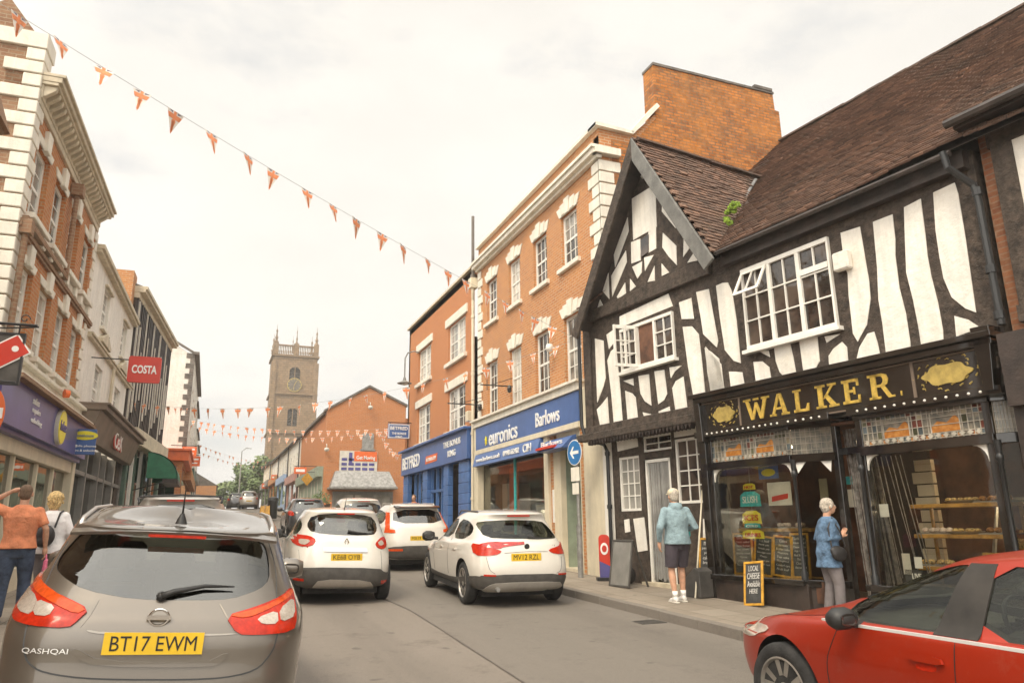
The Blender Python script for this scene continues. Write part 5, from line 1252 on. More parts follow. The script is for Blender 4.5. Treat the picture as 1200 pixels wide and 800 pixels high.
# distant row on the left
far_left = [(60, 70, 8.2, 'plaster_old', 'cream', 3), (70, 79, 6.8, 'stone_trim', 'buff', 2), (79, 88, 6.0, 'plaster_old', 'pale', 2), (92, 106, 2.6, 'brick_orange', 'low orange', 0)]
for y0, y1, h, mt, nm, nr in far_left:
    y_ = (y0+y1)/2; z0 = gz(y_); X = -1.55 if y0 < 90 else .6
    t = thing('terraced_building' if nr else 'low_wall_building', ('%s terraced building far along the left side, %s' % (nm, {60: 'just past the white quoined one', 70: 'lower than its neighbour', 79: 'lowest roof in the row'}[y0])) if nr else 'low orange brick outbuilding at the far left end of the street', 'building', (X, y0, z0))
    part('wall', G[mt], t, lambda m: m.box(X-7, X, y0, y1-.02, z0-.3, z0+h))
    part('roof', G['slate'], t, lambda m: m.prism([(X+.2, y0, z0+h), (X-3.5, y0, z0+h+2.2), (X-7.2, y0, z0+h)], (0, y1-y0-.02, 0)))
    FX = FR(X, 0, PI/2)
    for r_ in range(nr):
        for k in range(3): 
            a_ = y0+1.2+k*(y1-y0-2)/3
            sash(t, FX, a_, a_+1, z0+3.6+r_*2.1, z0+5+r_*2.1, .05, 2, 2)
    if nr:
        part('shopfront', G[['green_paint', 'grey_paint', 'brick_orange'][y0 % 3]], t, lambda m: (m.fb(FX, y0+.2, y1-.2, z0+2.6, z0+3.2, 0, .3), m.fb(FX, y0+.2, y0+.5, z0, z0+2.6, 0, .1), m.fb(FX, y1-.5, y1-.2, z0, z0+2.6, 0, .1)))
        part('chimney', G['brick_orange'], t, lambda m: m.box(X-4, X-3, y0+.2, y0+1, z0+h+1, z0+h+3.2))
# ================================================================ orange gable building across the side road
GB = thing('gable_building', 'orange brick building with plain front gable and grey canopy', 'building', (8.3, 45, 2))
F45 = front(45); gl, gr, ga = at_y(378, 482, 45), at_y(476, 475, 45), at_y(433, 455, 45)
gx0, gx1 = 6.15, 11.0
part('wall', G['brick_red'], GB, lambda m: (m.fp(F45, [(gx0, 1.8), (gx1, 1.8), (gx1, 9.0), (ga.x, 10.05), (gx0, 8.5)], -.3, 0), m.box(gx0, gx1, 45.3, 58, 1.8, 8.4)))
part('verge', G['slate'], GB, lambda m: (m.prism([(gx0-.15, 44.9, 8.42), (ga.x, 44.9, 10.06), (ga.x, 44.9, 10.2), (gx0-.15, 44.9, 8.56)], (0, .5, 0)), m.prism([(gx1+.1, 44.9, 8.95), (ga.x, 44.9, 10.06), (ga.x, 44.9, 10.2), (gx1+.1, 44.9, 9.09)], (0, .5, 0))))
part('roof', G['slate'], GB, lambda m: m.prism([(gx0-.2, 45.35, 8.45), (ga.x, 45.35, 10.1), (gx1+.1, 45.35, 8.95), (gx1+.1, 45.35, 8.3), (gx0-.2, 45.35, 8.3)], (0, 12.6, 0)))
def ctr(m):
    c, d = at_y(385, 571, 45), at_y(460, 553, 45); x0, x1, z0, z1 = c.x, d.x, c.z, d.z
    m.hexa([(x0-.05, 43.9, z0), (x1+.05, 43.9, z0), (x1, 45, z0), (x0, 45, z0), (x0+.3, 44.5, z1), (x1-.3, 44.5, z1), (x1-.3, 45, z1), (x0+.3, 45, z1)])
    m.box(x0-.1, x1+.1, 43.85, 45, z0-.12, z0)
part('canopy', G['galv'], GB, ctr, bevel=.02)
a, b = at_y(424, 526, 45), at_y(438, 508, 45)
part('shuttered_window', G['galv'], GB, lambda m: (m.box(a.x, b.x, 44.9, 45, a.z, b.z), m.box(a.x-.1, b.x+.1, 44.85, 45, a.z-.1, a.z)))
a, b = at_y(397, 553, 45), at_y(442, 529, 45); xm = a.x+(b.x-a.x)*.38
sg_ = part('banner', G['box_white'], GB, lambda m: m.box(a.x, b.x, 44.9, 44.95, a.z, b.z))
part('banner_panel', G['orange_sign'], sg_, lambda m: m.box(xm, b.x-.02, 44.88, 44.9, (a.z+b.z)/2+.03, b.z-.02))
text_on('lettering', 'Get Moving', FR(0, 44.875, 0), (xm+b.x)/2, b.z-.42, .005, .3, G['text_white'], sg_, w=(b.x-xm)*.8, h=.3, bold=.02)
def bl(m):
    rnd = random.Random(4)
    for i in range(3):
        for k in range(5):
            x = a.x+.12+k*(b.x-a.x-.2)/5; m.box(x, x+.32, 44.885, 44.9, a.z+.12+i*.28, a.z+.28+i*.28)
    m.box(a.x+.55, a.x+.75, 44.885, 44.9, b.z-.7, b.z-.1)
part('banner_print', G['purple'], sg_, bl)
part('shopfront', G['grey_paint'], GB, lambda m: (m.box(6.7, 10.3, 44.9, 45, 2.0, 3.7)))
part('display_glass', G['pale_pane'], GB, lambda m: [m.box(x, x+1.0, 44.86, 44.9, 2.2, 3.5) for x in (6.9, 8.0, 9.1)])
def light(m, px, py):
    p = at_y(px, py, 45); m.lathe((p.x, 44.7, p.z), [(.001, -.14), (.12, -.08), (.16, .02), (.1, .1), (.001, .12)], seg=10, cap=False); m.tube([(p.x, 44.7, p.z+.1), (p.x, 44.72, p.z+.3), (p.x, 45, p.z+.35)], .025, 5)
for px, py, lb in ((382, 527, 'white globe wall light at the left corner of the orange gable'), (433, 478, 'white round lamp high in the middle of the orange gable')):
    m = MB(); light(m, px, py); o = m.build('wall_light', G['box_white'], smooth=True); props(o, lb, 'wall light')
part('low_wing', G['brick_red'], GB, lambda m: m.box(11.0, 15, 45.5, 55, 1.8, 8.3))
FS = FR(gx0, 0, -PI/2)
part('shopfront', G['sage'], GB, lambda m: (m.fb(FS, -57.5, -45.3, 1.8, 4.6, 0, .06), m.fb(FS, -57.5, -45.3, 4.6, 5.2, 0, .35)))
part('shopfront_bars', G['box_white'], GB, lambda m: [m.fb(FS, -u, -u+.1, 2.3, 4.5, .06, .09) for u in (47, 48.5, 50, 52, 54, 56)])
# planter by the gable
p = at_y(376, 588, 41); PT = thing('planter', 'planter with green shrub and orange flowers before the orange gable', 'planter', p)
part('tub', G['planter_wood'], PT, lambda m: m.lathe((p.x, 41, gz(41)+.1), [(.4, 0), (.5, p.z-gz(41)-.2)], seg=14))
def shrub(m, c, r, n, s, seed=1):
    rnd = random.Random(seed)
    for i in range(n):
        d = Vector((rnd.gauss(0, 1), rnd.gauss(0, 1), rnd.gauss(0, .8))).normalized()*r*rnd.uniform(.3, 1); q = Vector(c)+d
        a_ = Vector((rnd.uniform(-1, 1), rnd.uniform(-1, 1), rnd.uniform(-1, 1))).normalized()*s; b_ = a_.orthogonal().normalized()*s*.6
        m.add([q-a_, q+b_, q+a_, q-b_], [(0, 1, 2, 3)])
part('foliage', G['leaves'], PT, lambda m: shrub(m, (p.x, 41, p.z+.1), .55, 260, .07))
part('flowers', G['flower'], PT, lambda m: [m.lathe((p.x-.45+.3*k, 40.55, p.z-.12+.05*(k % 2)), [(.001, -.06), (.07, 0), (.001, .06)], seg=7, cap=False) for k in range(4)])
# ================================================================ white row on the right, farther up the hill
rows = [(58, 66, 6.1, 8.3, 'plaster', 'pink_paint', 'bright white building just beyond the orange brick gable'),
        (66, 75, 6.05, 8.0, 'plaster_old', 'blue_light', 'white rendered building in the middle of the far right row'),
        (75, 84, 6.0, 8.0, 'plaster', 'brick_orange', 'white building with orange shopfront, farther up the right side'),
        (84, 96, 5.9, 7.6, 'cream_block', 'grey_paint', 'last pale building before the trees on the right')]
for y0, y1, X, h, mt, sf, lb in rows:
    zt_ = 8.35 if y0 < 84 else 8.6; z0 = gz((y0+y1)/2); FX = FR(X, 0, -PI/2)
    t = thing('terraced_building', lb, 'building', (X, y0, z0))
    part('wall', G[mt], t, lambda m: m.box(X, X+8, y0, y1-.02, z0-.4, zt_))
    part('roof', G['slate'], t, lambda m: m.prism([(X-.25, y0, zt_), (X+4, y0, zt_+1.6), (X+8.2, y0, zt_)], (0, y1-y0-.03, 0)))
    for k in range(3):
        u = -(y0+1.2+k*(y1-y0-1)/3)-1
        sash(t, FX, u, u+1, z0+3.3, min(z0+4.7, zt_-.8), .05, 2, 2)
    part('shopfront', G[sf], t, lambda m: (m.fb(FX, -y1+.2, -y0-.2, z0+2.4, z0+3.0, 0, .35), m.fb(FX, -y1+.2, -y1+.6, z0-.2, z0+2.4, 0, .12), m.fb(FX, -y0-.6, -y0-.2, z0-.2, z0+2.4, 0, .12), m.fb(FX, -(y0+y1)/2-.2, -(y0+y1)/2+.2, z0-.2, z0+2.4, 0, .12), m.fb(FX, -y1+.6, -y0-.6, z0-.2, z0+.5, 0, .1)))
    part('display_glass', G['dark_glass'], t, lambda m: m.fb(FX, -y1+.6, -y0-.6, z0+.5, z0+2.4, 0, .05))
    part('chimney', G['brick_orange'], t, lambda m: m.box(X+3, X+4, y1-1.2, y1-.3, zt_+.8, zt_+2.3))
    part('gutter', G['black_metal'], t, lambda m: (m.tube([(X-.28, y0, zt_-.02), (X-.28, y1-.03, zt_-.02)], .06, 5), m.tube([(X-.08, y0+.15, zt_), (X-.08, y0+.15, z0)], .05, 5)))
for (q0, q1, Y, mt, lb, xb) in (((345, 547), (359, 555), 46, 'orange_sign', 'orange projecting sign low beside the sage shopfront', 6.1), ((307, 566), (313, 572), 88, 'orange_sign', 'small orange no-entry style sign at the far end', 5.8), ((318, 556), (329, 562), 76, 'orange_sign', 'pale orange projecting sign halfway along the white row', 6.0)):
    r, x0, x1, z0, z1 = proj_sign('hanging_sign', lb, q0, q1, Y, mt, bracket_to=xb)
    part('stripe', G['text_white'], r, lambda m: m.box(x0+.1, x1-.1, Y-.015, Y, (z0+z1)/2-.08, (z0+z1)/2+.08))
yl = thing('hanging_sign', 'yellow diamond shaped sign hanging by the sage shopfront', 'shop sign', at_y(360, 560, 46.5)); p = at_y(360, 561, 46.5)
part('panel', G['yellow_sign'] if 0 else G['frame_yellow'], yl, lambda m: m.prism([(p.x-.35, 46.5, p.z), (p.x, 46.5, p.z-.4), (p.x+.35, 46.5, p.z), (p.x, 46.5, p.z+.4)], (0, .05, 0)))
part('arm', G['black_metal'], yl, lambda m: m.tube([(p.x, 46.52, p.z+.4), (6.15, 46.52, p.z+.45)], .02, 5))
# yellow barriers and bin
for k, (px, lb) in enumerate(((307, 'left yellow folding barrier on the far right pavement'), (313, 'right yellow folding barrier on the far right pavement'))):
    p = at_y(px, 607, 50); t = thing('yellow_barrier', lb, 'barrier', (p.x, 50, gz(50)), group='yellow barriers'); z = gz(50)+.12
    part('panel', G['frame_yellow'], t, lambda m: (m.hexa([(p.x-.17, 50, z+.1), (p.x+.17, 50, z+.1), (p.x+.17, 50.03, z+.1), (p.x-.17, 50.03, z+.1), (p.x-.12, 50.2, z+.8), (p.x+.12, 50.2, z+.8), (p.x+.12, 50.23, z+.8), (p.x-.12, 50.23, z+.8)])))
    for s_ in (-1, 1): part('leg', G['frame_yellow'], t, lambda m: m.tube([(p.x+s_*.16, 50, z), (p.x+s_*.1, 50.22, z+.85)], .025, 5))
p = at_y(319, 603, 51); m = MB(); m.lathe((p.x, 51, gz(51)+.1), [(.26, 0), (.3, .1), (.3, 1.1), (.34, 1.15), (.3, 1.3), (.1, 1.38)], seg=16); o = m.build('litter_bin', G['plastic_black'], smooth=True, ang=.6); props(o, 'black litter bin beside the yellow barriers', 'bin')
# ================================================================ church tower
tl_, tr_ = at_y(320, 417, 130), at_y(373, 417, 130); TX0, TX1 = 8.3, 15.7; TW = thing('church_tower', 'square sandstone church tower with clock, balustrade and pinnacles', 'church tower', (12, 134, 5))
FTW = front(130); ZT = 30.6
def twr(m):
    wall(FTW, TX0, TX1, 4.5, ZT, [(11.1, 12.9, 25.6, 28.8), (11.2, 12.8, 18.5, 21.5)], 0, .6, m)
    m.box(TX0, TX0+.02, 130, 137.4, 4.5, ZT); m.box(TX1-.02, TX1, 130, 137.4, 4.5, ZT); m.box(TX0, TX1, 137.38, 137.4, 4.5, ZT); m.box(TX0, TX1, 130.05, 137.4, ZT-.1, ZT)
    for x in (TX0-.25, TX1-.55): m.box(x, x+.8, 129.7, 130.5, 4.5, ZT-1)
part('wall', G['sandstone'], TW, twr)
part('string_course', G['sandstone'], TW, lambda m: [m.box(TX0-.3, TX1+.3, 129.65, 137.6, z, z+.3) for z in (ZT, 23.9, 17.2)])
part('louvre', G['slate'], TW, lambda m: [m.hexa([(11.1, 130.3, z), (12.9, 130.3, z), (12.9, 130.6, z+.2), (11.1, 130.6, z+.2), (11.1, 130.3, z+.05), (12.9, 130.3, z+.05), (12.9, 130.6, z+.25), (11.1, 130.6, z+.25)]) for z in [25.7+i*.32 for i in range(9)]+[18.6+i*.32 for i in range(9)]]+[m.box(11, 13, 130.6, 130.7, 18, 29)])
def arch(m):
    for zb, zt2 in ((25.6, 28.0), (18.5, 20.8)):
        pts = [(11.1, zt2)]+[(12+.9*math.cos(PI-PI*k/10), zt2+.8*math.sin(PI*k/10)) for k in range(11)]+[(12.9, zt2), (12.9, zt2+1.0), (11.1, zt2+1.0)]
        m.fp(FTW, [(11.1, zt2+.81)]+[(11.1, zt2)]+[(12-.9*math.cos(PI*k/12), zt2+.8*math.sin(PI*k/12)) for k in range(1, 7)], -.3, .02)
        m.fp(FTW, [(12.9, zt2+.81)]+[(12.9, zt2)]+[(12+.9*math.cos(PI*k/12), zt2+.8*math.sin(PI*k/12)) for k in range(1, 7)], -.3, .02)
        m.box(11.94, 12.06, 129.95, 130.3, zb, zt2+.8)
part('window_tracery', G['sandstone'], TW, arch)
def bal(m):
    z = ZT+.3; m.box(TX0-.1, TX1+.1, 129.8, 130.1, z+1.5, z+1.75)
    for i in range(24): x = TX0+.4+i*(TX1-TX0-.8)/23; m.lathe((x, 129.95, z), [(.07, 0), (.12, .5), (.06, .9), (.1, 1.5)], seg=6)
    for x in (TX0, 11.7, TX1-.6): m.box(x-.1, x+.7, 129.6, 130.4, z, z+2.0)
    for x in (TX0, TX1-.3): m.box(x, x+.3, 130.4, 137.4, z+1.5, z+1.75)
part('balustrade', G['sandstone'], TW, bal)
def pin(m):
    for x, s_ in ((TX0+.3, 1), (TX1-.3, 1), (12, .55)):
        for y in (130, 137): m.lathe((x, y, ZT+2.2), [(.36*s_, 0), (.4*s_, .3), (.2*s_, .5), (.22*s_, .9), (.3*s_, 1.0), (.14*s_, 1.3), (.1*s_, 2.0), (.18*s_, 2.2), (.04*s_, 2.6), (.02*s_, 3.4)], seg=8)
part('pinnacle', G['sandstone'], TW, pin)
ck = part('clock_face', G['slate'], TW, lambda m: m.lathe((12, 129.9, 25.6), [(1.25, 0), (1.25, -.08)], 'y', 28))
def ckm(m):
    m.lathe((12, 129.82, 25.6), [(1.22, -.01), (1.22, -.04), (1.1, -.04), (1.1, -.01)], 'y', 28, cap=False)
    for k in range(12):
        t = PI*k/6; c, s_ = math.cos(t), math.sin(t); m.tube([(12+.85*c, 129.78, 25.6+.85*s_), (12+1.08*c, 129.78, 25.6+1.08*s_)], .05, 4)
    m.tube([(12, 129.76, 25.6), (12.35, 129.76, 26.3)], .07, 4); m.tube([(12, 129.76, 25.6), (11.85, 129.76, 24.7)], .05, 4)
part('clock_markings', G['gold_dull'], ck, ckm)
m = MB(); m.box(14, 40, 133, 150, 4.5, 16); m.prism([(14, 133, 16), (27, 133, 21), (40, 133, 16)], (0, 17, 0)); o = m.build('church_nave', G['sandstone']); props(o, 'low sandstone church body beside the tower', 'church')
# ================================================================ trees at the end of the street
def tree(c, r, h, seed, label, n=2600, s=.34, group='trees at the end of the street'):
    rnd = random.Random(seed); t = thing('broadleaf_tree', label, 'tree', c, group=group); c = Vector(c)
    part('trunk', G['bark'], t, lambda m: (m.tube([c, c+Vector((.1, 0, h*.3)), c+Vector((-.1, 0, h*.62))], [.35, .25, .12], 8), [m.tube([c+Vector((0, 0, h*(.28+.05*k))), c+Vector((math.cos(k*2.4)*r*.35, math.sin(k*2.4)*r*.35, h*(.5+.05*k))), c+Vector((math.cos(k*2.4)*r*.75, math.sin(k*2.4)*r*.75, h*(.62+.05*k)))], [.14, .09, .03], 5) for k in range(6)]))
    blobs = [(c+Vector((rnd.uniform(-1, 1)*r*.7, rnd.uniform(-1, 1)*r*.7, h*.62+rnd.uniform(-.3, .38)*h)), r*rnd.uniform(.22, .45)) for _ in range(16)]
    def lv(m):
        for i in range(n):
            q, br = rnd.choice(blobs); d = Vector((rnd.gauss(0, 1), rnd.gauss(0, 1), rnd.gauss(0, .75))).normalized()*br*(rnd.random()**.4)
            p_ = q+d; a_ = Vector((rnd.gauss(0, 1), rnd.gauss(0, 1), rnd.gauss(0, .5))).normalized(); b_ = a_.orthogonal().normalized(); k = s*rnd.uniform(.5, 1.2)
            m.add([p_-a_*k, p_+b_*k*.6, p_+a_*k, p_-b_*k*.6], [(0, 1, 2, 3)])
    part('crown', G['leaves'], t, lv)
def tp(px, Y): q = at_y(px, 600, Y); return (q.x, Y, gz(Y))
tree(tp(300, 112), 3.4, 7.2, 2, 'leafy green tree rising just left of the far white row')
tree(tp(286, 118), 3.0, 6.2, 3, 'smaller green tree left of the tallest one at the street end')
tree(tp(311, 105), 2.4, 6.4, 5, 'green tree partly behind the last pale building')
tree(tp(268, 130), 2.4, 4.6, 6, 'thin pale green tree at the vanishing point of the street')
tree(tp(256, 150), 3.0, 3.4, 9, 'low distant tree at the left of the street end', n=1500)
m = MB(); shrub(m, (0, 0, 0), 1, 4, .01)
p = at_y(281, 562, 95); m = MB(); m.tube([(p.x, 95, gz(95)), (p.x, 95, p.z+3.4), (p.x+.5, 95, p.z+3.8)], [.09, .06, .04], 6); m.tube([(p.x+.4, 95, p.z+3.8), (p.x+1.1, 95, p.z+3.75)], [.07, .05], 5); o = m.build('street_lamp', G['galv']); props(o, 'thin grey street lamp at the far end of the street', 'street lamp')
# ================================================================ bunting
def bunting(label, pts3, n, size, seed=1, sag=.4, t0=0, t1=1):
    rnd = random.Random(seed); A, B = Vector(pts3[0]), Vector(pts3[1]); t = thing('bunting', label, 'bunting', A, group='strings of flags across the street')
    def at(s): q = A.lerp(B, s); q.z -= sag*4*s*(1-s); return q
    part('cord', G['wire'], t, lambda m: m.tube([at(k/40) for k in range(41)], .0035, 4))
    d = (B-A).normalized()
    for i in range(n):
        s = t0+(t1-t0)*(i+.5+rnd.uniform(-.12, .12))/n; p = at(s); w = size*rnd.uniform(.42, .5); h = size*1.25*rnd.uniform(.9, 1.08)
        yw = rnd.uniform(-.5, .5); dd = Vector((d.x*math.cos(yw)-d.y*math.sin(yw), d.x*math.sin(yw)+d.y*math.cos(yw), d.z)); dn = Vector((rnd.uniform(-.25, .25), rnd.uniform(-.25, .25), -1)).normalized()
        nn = dd.cross(dn).normalized()*.004
        def P_(a, b): return p+dd*(a*w)+dn*(b*h)
        white = rnd.random() < .35
        m = MB()
        m.add([P_(-1, 0), P_(0, 1), P_(1, 0)], [(0, 1, 2)]); q = MB()
        def sheet(m, poly, k): m.prism([P_(a, b)+nn*k for a, b in poly], nn*.3)
        m = MB(); sheet(m, [(-1, 0), (1, 0), (0, 1)], 0); f = m.build('flag', G['flag_white'], t)
        if size > .12:
            for k in (.5, -.8):
                r = MB(); sheet(r, [(-.16, 0), (.16, 0), (.13, .87), (0, 1), (-.13, .87)], k); sheet(r, [(-.86, .14), (.86, .14), (.66, .34), (-.66, .34)], k*1.3 if k > 0 else k-.3); sheet(r, [(-.25, .4), (.25, .4), (0, .98)], k)
                if k > 0 or True: r.build('cross', G['flag_red'], f)
            r = MB(); sheet(r, [(-.78, .02), (-.3, .02), (-.3, .1)], .5); sheet(r, [(.78, .02), (.3, .02), (.3, .1)], .5); sheet(r, [(-.55, .38), (-.28, .38), (-.28, .62)], .5); sheet(r, [(.55, .38), (.28, .38), (.28, .62)], .5)
            sheet(r, [(-.78, .02), (-.3, .02), (-.3, .1)], -.8); sheet(r, [(.78, .02), (.3, .02), (.3, .1)], -.8); r.build('blue_field', G['flag_blue'], f)
    return t
gcorner = WK.p(-3.6, 5.75, .25)
B0 = at_y(0, -2, 9.5)
bunting('long near string of flags rising from the timber gable to the top left', (B0+(B0-gcorner)*.12, gcorner), 22, .26, 1, sag=.18, t0=.06, t1=.97)
bunting('string of flags crossing in front of the tower clock to the timber gable', (at_y(150, 470, 27), gcorner+Vector((0, .1, -.1))), 26, .24, 2, sag=.75)
bunting('string of flags below the tower clock level ending on the orange gable', (at_y(223, 492, 44), at_y(482, 500, 33)), 26, .26, 3, sag=.35)
bunting('lower string of flags across the orange gable front', (at_y(221, 497, 46), at_y(462, 503, 36)), 24, .26, 4, sag=.6)
bunting('short drooping string of flags by the blue projecting sign', (at_y(447, 505, 34), at_y(487, 512, 32.5)), 9, .26, 5, sag=.9)
bunting('far faint string of flags low over the street', (at_y(232, 520, 62), at_y(330, 540, 76)), 20, .26, 6, sag=.5)
bunting('farthest string of flags near the street end', (at_y(236, 530, 72), at_y(326, 545, 86)), 18, .26, 7, sag=.5)
bunting('thin high string of flags beside the dark slatted building', (at_y(160, 462, 34), at_y(228, 476, 46)), 9, .26, 8, sag=.3)
# ================================================================ cars
def catmull(P, sub):
    out = []; n = len(P)
    for i in range(n-1):
        p0, p1, p2, p3 = P[max(i-1, 0)], P[i], P[i+1], P[min(i+2, n-1)]
        for k in range(sub):
            t = k/sub; out.append(((p1*2)+(p2-p0)*t+(p0*2-p1*5+p2*4-p3)*t*t+(p1*3-p0-p2*3+p3)*t**3)*.5)
    out.append(P[-1]); return out
def loop_pts(xr, xf, w, nr, nf, zf, N=96, corner=None):
    raw = []; cx = (xr+xf)/2; a = (xf-xr)/2
    for k in range(720):
        t = PI+2*PI*k/720; c, s = math.cos(t), math.sin(t); n = nr if c < 0 else nf
        x = cx+a*math.copysign(abs(c)**(2/n), c); y = -w*math.copysign(abs(s)**(2/n), s); raw.append((x, y))
    L = [0]
    for i in range(720): a_, b_ = raw[i], raw[(i+1) % 720]; L.append(L[-1]+math.hypot(b_[0]-a_[0], b_[1]-a_[1]))
    out = []; j = 0
    for k in range(N):
        d = L[-1]*k/N
        while L[j+1] < d: j += 1
        f = (d-L[j])/max(1e-9, L[j+1]-L[j]); p, q = raw[j], raw[(j+1) % 720]; x, y = p[0]+(q[0]-p[0])*f, p[1]+(q[1]-p[1])*f
        out.append(Vector((x, y, zf(x))))
    return out
def smoothtab(tab):
    def f(x):
        if x <= tab[0][0]: return tab[0][1]
        for (a, b), (c, d) in zip(tab, tab[1:]):
            if x <= c: t = (x-a)/(c-a); t = t*t*(3-2*t); return b+(d-b)*t
        return tab[-1][1]
    return f
def body_mesh(levels, sub=4, N=96, z_cut=None):
    """stacked plan loops from the floor to the roof"""
    L = [loop_pts(l[0], l[1], l[2], l[4], l[5], smoothtab(l[3]) if isinstance(l[3], list) else (lambda x, z=l[3]: z), N) for l in levels]
    cols = [catmull([L[j][i] for j in range(len(L))], sub) for i in range(N)]
    R = len(cols[0]); vs = [cols[i][r] for r in range(R) for i in range(N)]
    fs = [(r*N+i, r*N+(i+1) % N, (r+1)*N+(i+1) % N, (r+1)*N+i) for r in range(R-1) for i in range(N)]
    # close roof with shrinking rings
    top = [cols[i][-1] for i in range(N)]; c = sum(top, Vector())/N; base = (R-1)*N
    for k, s in enumerate((.72, .4, .12)):
        st = len(vs); vs += [Vector((c.x+(p.x-c.x)*s, c.y+(p.y-c.y)*s, p.z+.022*(1-s*s))) for p in top]
        fs += [(base+i, base+(i+1) % N, st+(i+1) % N, st+i) for i in range(N)]; base = st
    fs.append(tuple(base+i for i in range(N))); fs.append(tuple(reversed(range(N))))
    me = bpy.data.meshes.new('body'); me.from_pydata(vs, [], fs)
    bm = bmesh.new(); bm.from_mesh(me); bmesh.ops.recalc_face_normals(bm, faces=bm.faces); bm.to_mesh(me); bm.free(); return me
def chaikin(P, it=2, closed=True):
    for _ in range(it):
        Q = []; n = len(P)
        for i in range(n if closed else n-1):
            a, b = P[i], P[(i+1) % n]; Q += [(a[0]*.78+b[0]*.22, a[1]*.78+b[1]*.22), (a[0]*.22+b[0]*.78, a[1]*.22+b[1]*.78)]
        if not closed: Q = [P[0]]+Q+[P[-1]]
        P = Q
    return P
AX = {'R': (lambda a, b: Vector((-3, a, b)), Vector((1, 0, 0))), 'F': (lambda a, b: Vector((9, a, b)), Vector((-1, 0, 0))), 'L': (lambda a, b: Vector((a, 3, b)), Vector((0, -1, 0))),
      'K': (lambda a, b: Vector((a, -3, b)), Vector((0, 1, 0))), 'T': (lambda a, b: Vector((a, b, 4)), Vector((0, 0, -1)))}
class Car:
    def __init__(s, label, cat, x, y, heading, levels, wheels, paint_mat, wheel_r=.33, tyre_w=.21, group=None, inner='interior_dark', arch=.055, name='parked_car', roll=0., N=96):
        g0 = gz(y); s.t = thing(name, label, cat, (x, y, g0+.004), group=group, local=True)
        slope = math.atan2(gz(y+1)-gz(y-1), 2)
        # car frame: +x forward (world +Y), y left
        Rm = Matrix.Rotation(PI/2-heading, 4, 'Z') @ Matrix.Rotation(-slope, 4, 'Y') @ Matrix.Rotation(roll, 4, 'X')
        s.t.rotation_euler = Rm.to_euler(); s.levels = levels
        s.M = Matrix.Translation(Vector((x, y, g0+.004))) @ Rm; s.Mi = s.M.inverted()
        me = body_mesh(levels, N=N); bm = bmesh.new(); bm.from_mesh(me); s.bvh = BVHTree.FromBMesh(bm); bm.free()
        s.mats = [G[paint_mat], G['plastic_black'], G[inner]]; s.wr = wheel_r; s.body = None
        for m_ in s.mats: me.materials.append(m_)
        s.bme = me; s.wheels = wheels; s.cutters = []; s.W = max(l[2] for l in levels); s.arch = arch
        for wx in wheels:
            for sg in (1, -1):
                m = MB(); m.lathe((wx, 0, wheel_r), [(wheel_r+arch, sg*(s.W-.28)), (wheel_r+arch, sg*(s.W+.3))], 'y', 40); s.cutters.append((m, 1))
    def cabin(s, z0, zt, inset=.05, xr=.2, xf=.25):
        lv = [l for l in s.levels if l[6] == 'g']
        lo = lv[0]; L = []
        L.append((lo[0]+xr, lo[1]-xf, lo[2]-inset-.02, z0, 6, 6, 'g'))
        for l in lv:
            zz = l[3]
            if isinstance(zz, list): zz = min(b for a, b in zz)
            zz = min(zz, zt)
            L.append((l[0]+xr*.55, l[1]-xf*.45, l[2]-inset, zz-.02, 5, 5, 'g'))
        L = [l for i, l in enumerate(L) if i == 0 or l[3] > L[i-1][3]+.03]
        me = body_mesh(L, sub=2, N=64); m = MB(); m.add([v.co.copy() for v in me.vertices], [tuple(p.vertices) for p in me.polygons]); s.cutters.append((m, 2))
    def window(s, ax, outline, lo, hi, mat='car_glass', name='window', parent=None, smooth=2, cut=True, **k):
        P = chaikin(outline, smooth)
        if cut:
            m = MB()
            f = {'R': lambda a, b, d: (d, a, b), 'F': lambda a, b, d: (d, a, b), 'L': lambda a, b, d: (a, d, b), 'K': lambda a, b, d: (a, d, b)}[ax]
            m.prism([f(a, b, lo) for a, b in P], Vector(f(0, 0, hi))-Vector(f(0, 0, lo))); s.cutters.append((m, 2))
        s.glasses = getattr(s, 'glasses', []); s.glasses.append((ax, P, mat, name))
    def finish(s):
        o = bpy.data.objects.new('body', s.bme); COL.objects.link(o); tmp = []
        for m, mi in s.cutters:
            me = m.mesh('cut'); bm = bmesh.new(); bm.from_mesh(me); bmesh.ops.recalc_face_normals(bm, faces=bm.faces)
            for f in bm.faces: f.material_index = mi
            bm.to_mesh(me); bm.free()
            for q in s.mats: me.materials.append(q)
            c = bpy.data.objects.new('cut', me); COL.objects.link(c); tmp.append(c)
            md = o.modifiers.new('b', 'BOOLEAN'); md.operation = 'DIFFERENCE'; md.object = c; md.solver = 'EXACT'
        dg = bpy.context.evaluated_depsgraph_get(); dg.update(); me = bpy.data.meshes.new_from_object(o.evaluated_get(dg))
        for c in tmp: bpy.data.objects.remove(c)
        bpy.data.objects.remove(o); me.name = 'body'
        s.body = link('body', me, None, s.t, True, .6)
        for ax, P, mat, name in getattr(s, 'glasses', []): s.patch(ax, P, mat, name, off=-.006, smooth=0, cell=.08)
        return s
    def hit(s, ax, a, b):
        org, d = AX[ax]; r = s.bvh.ray_cast(org(a, b), d)
        if r[0] is None:
            r = s.bvh.find_nearest(org(a, b)+d*3)
        return r[0], r[1]
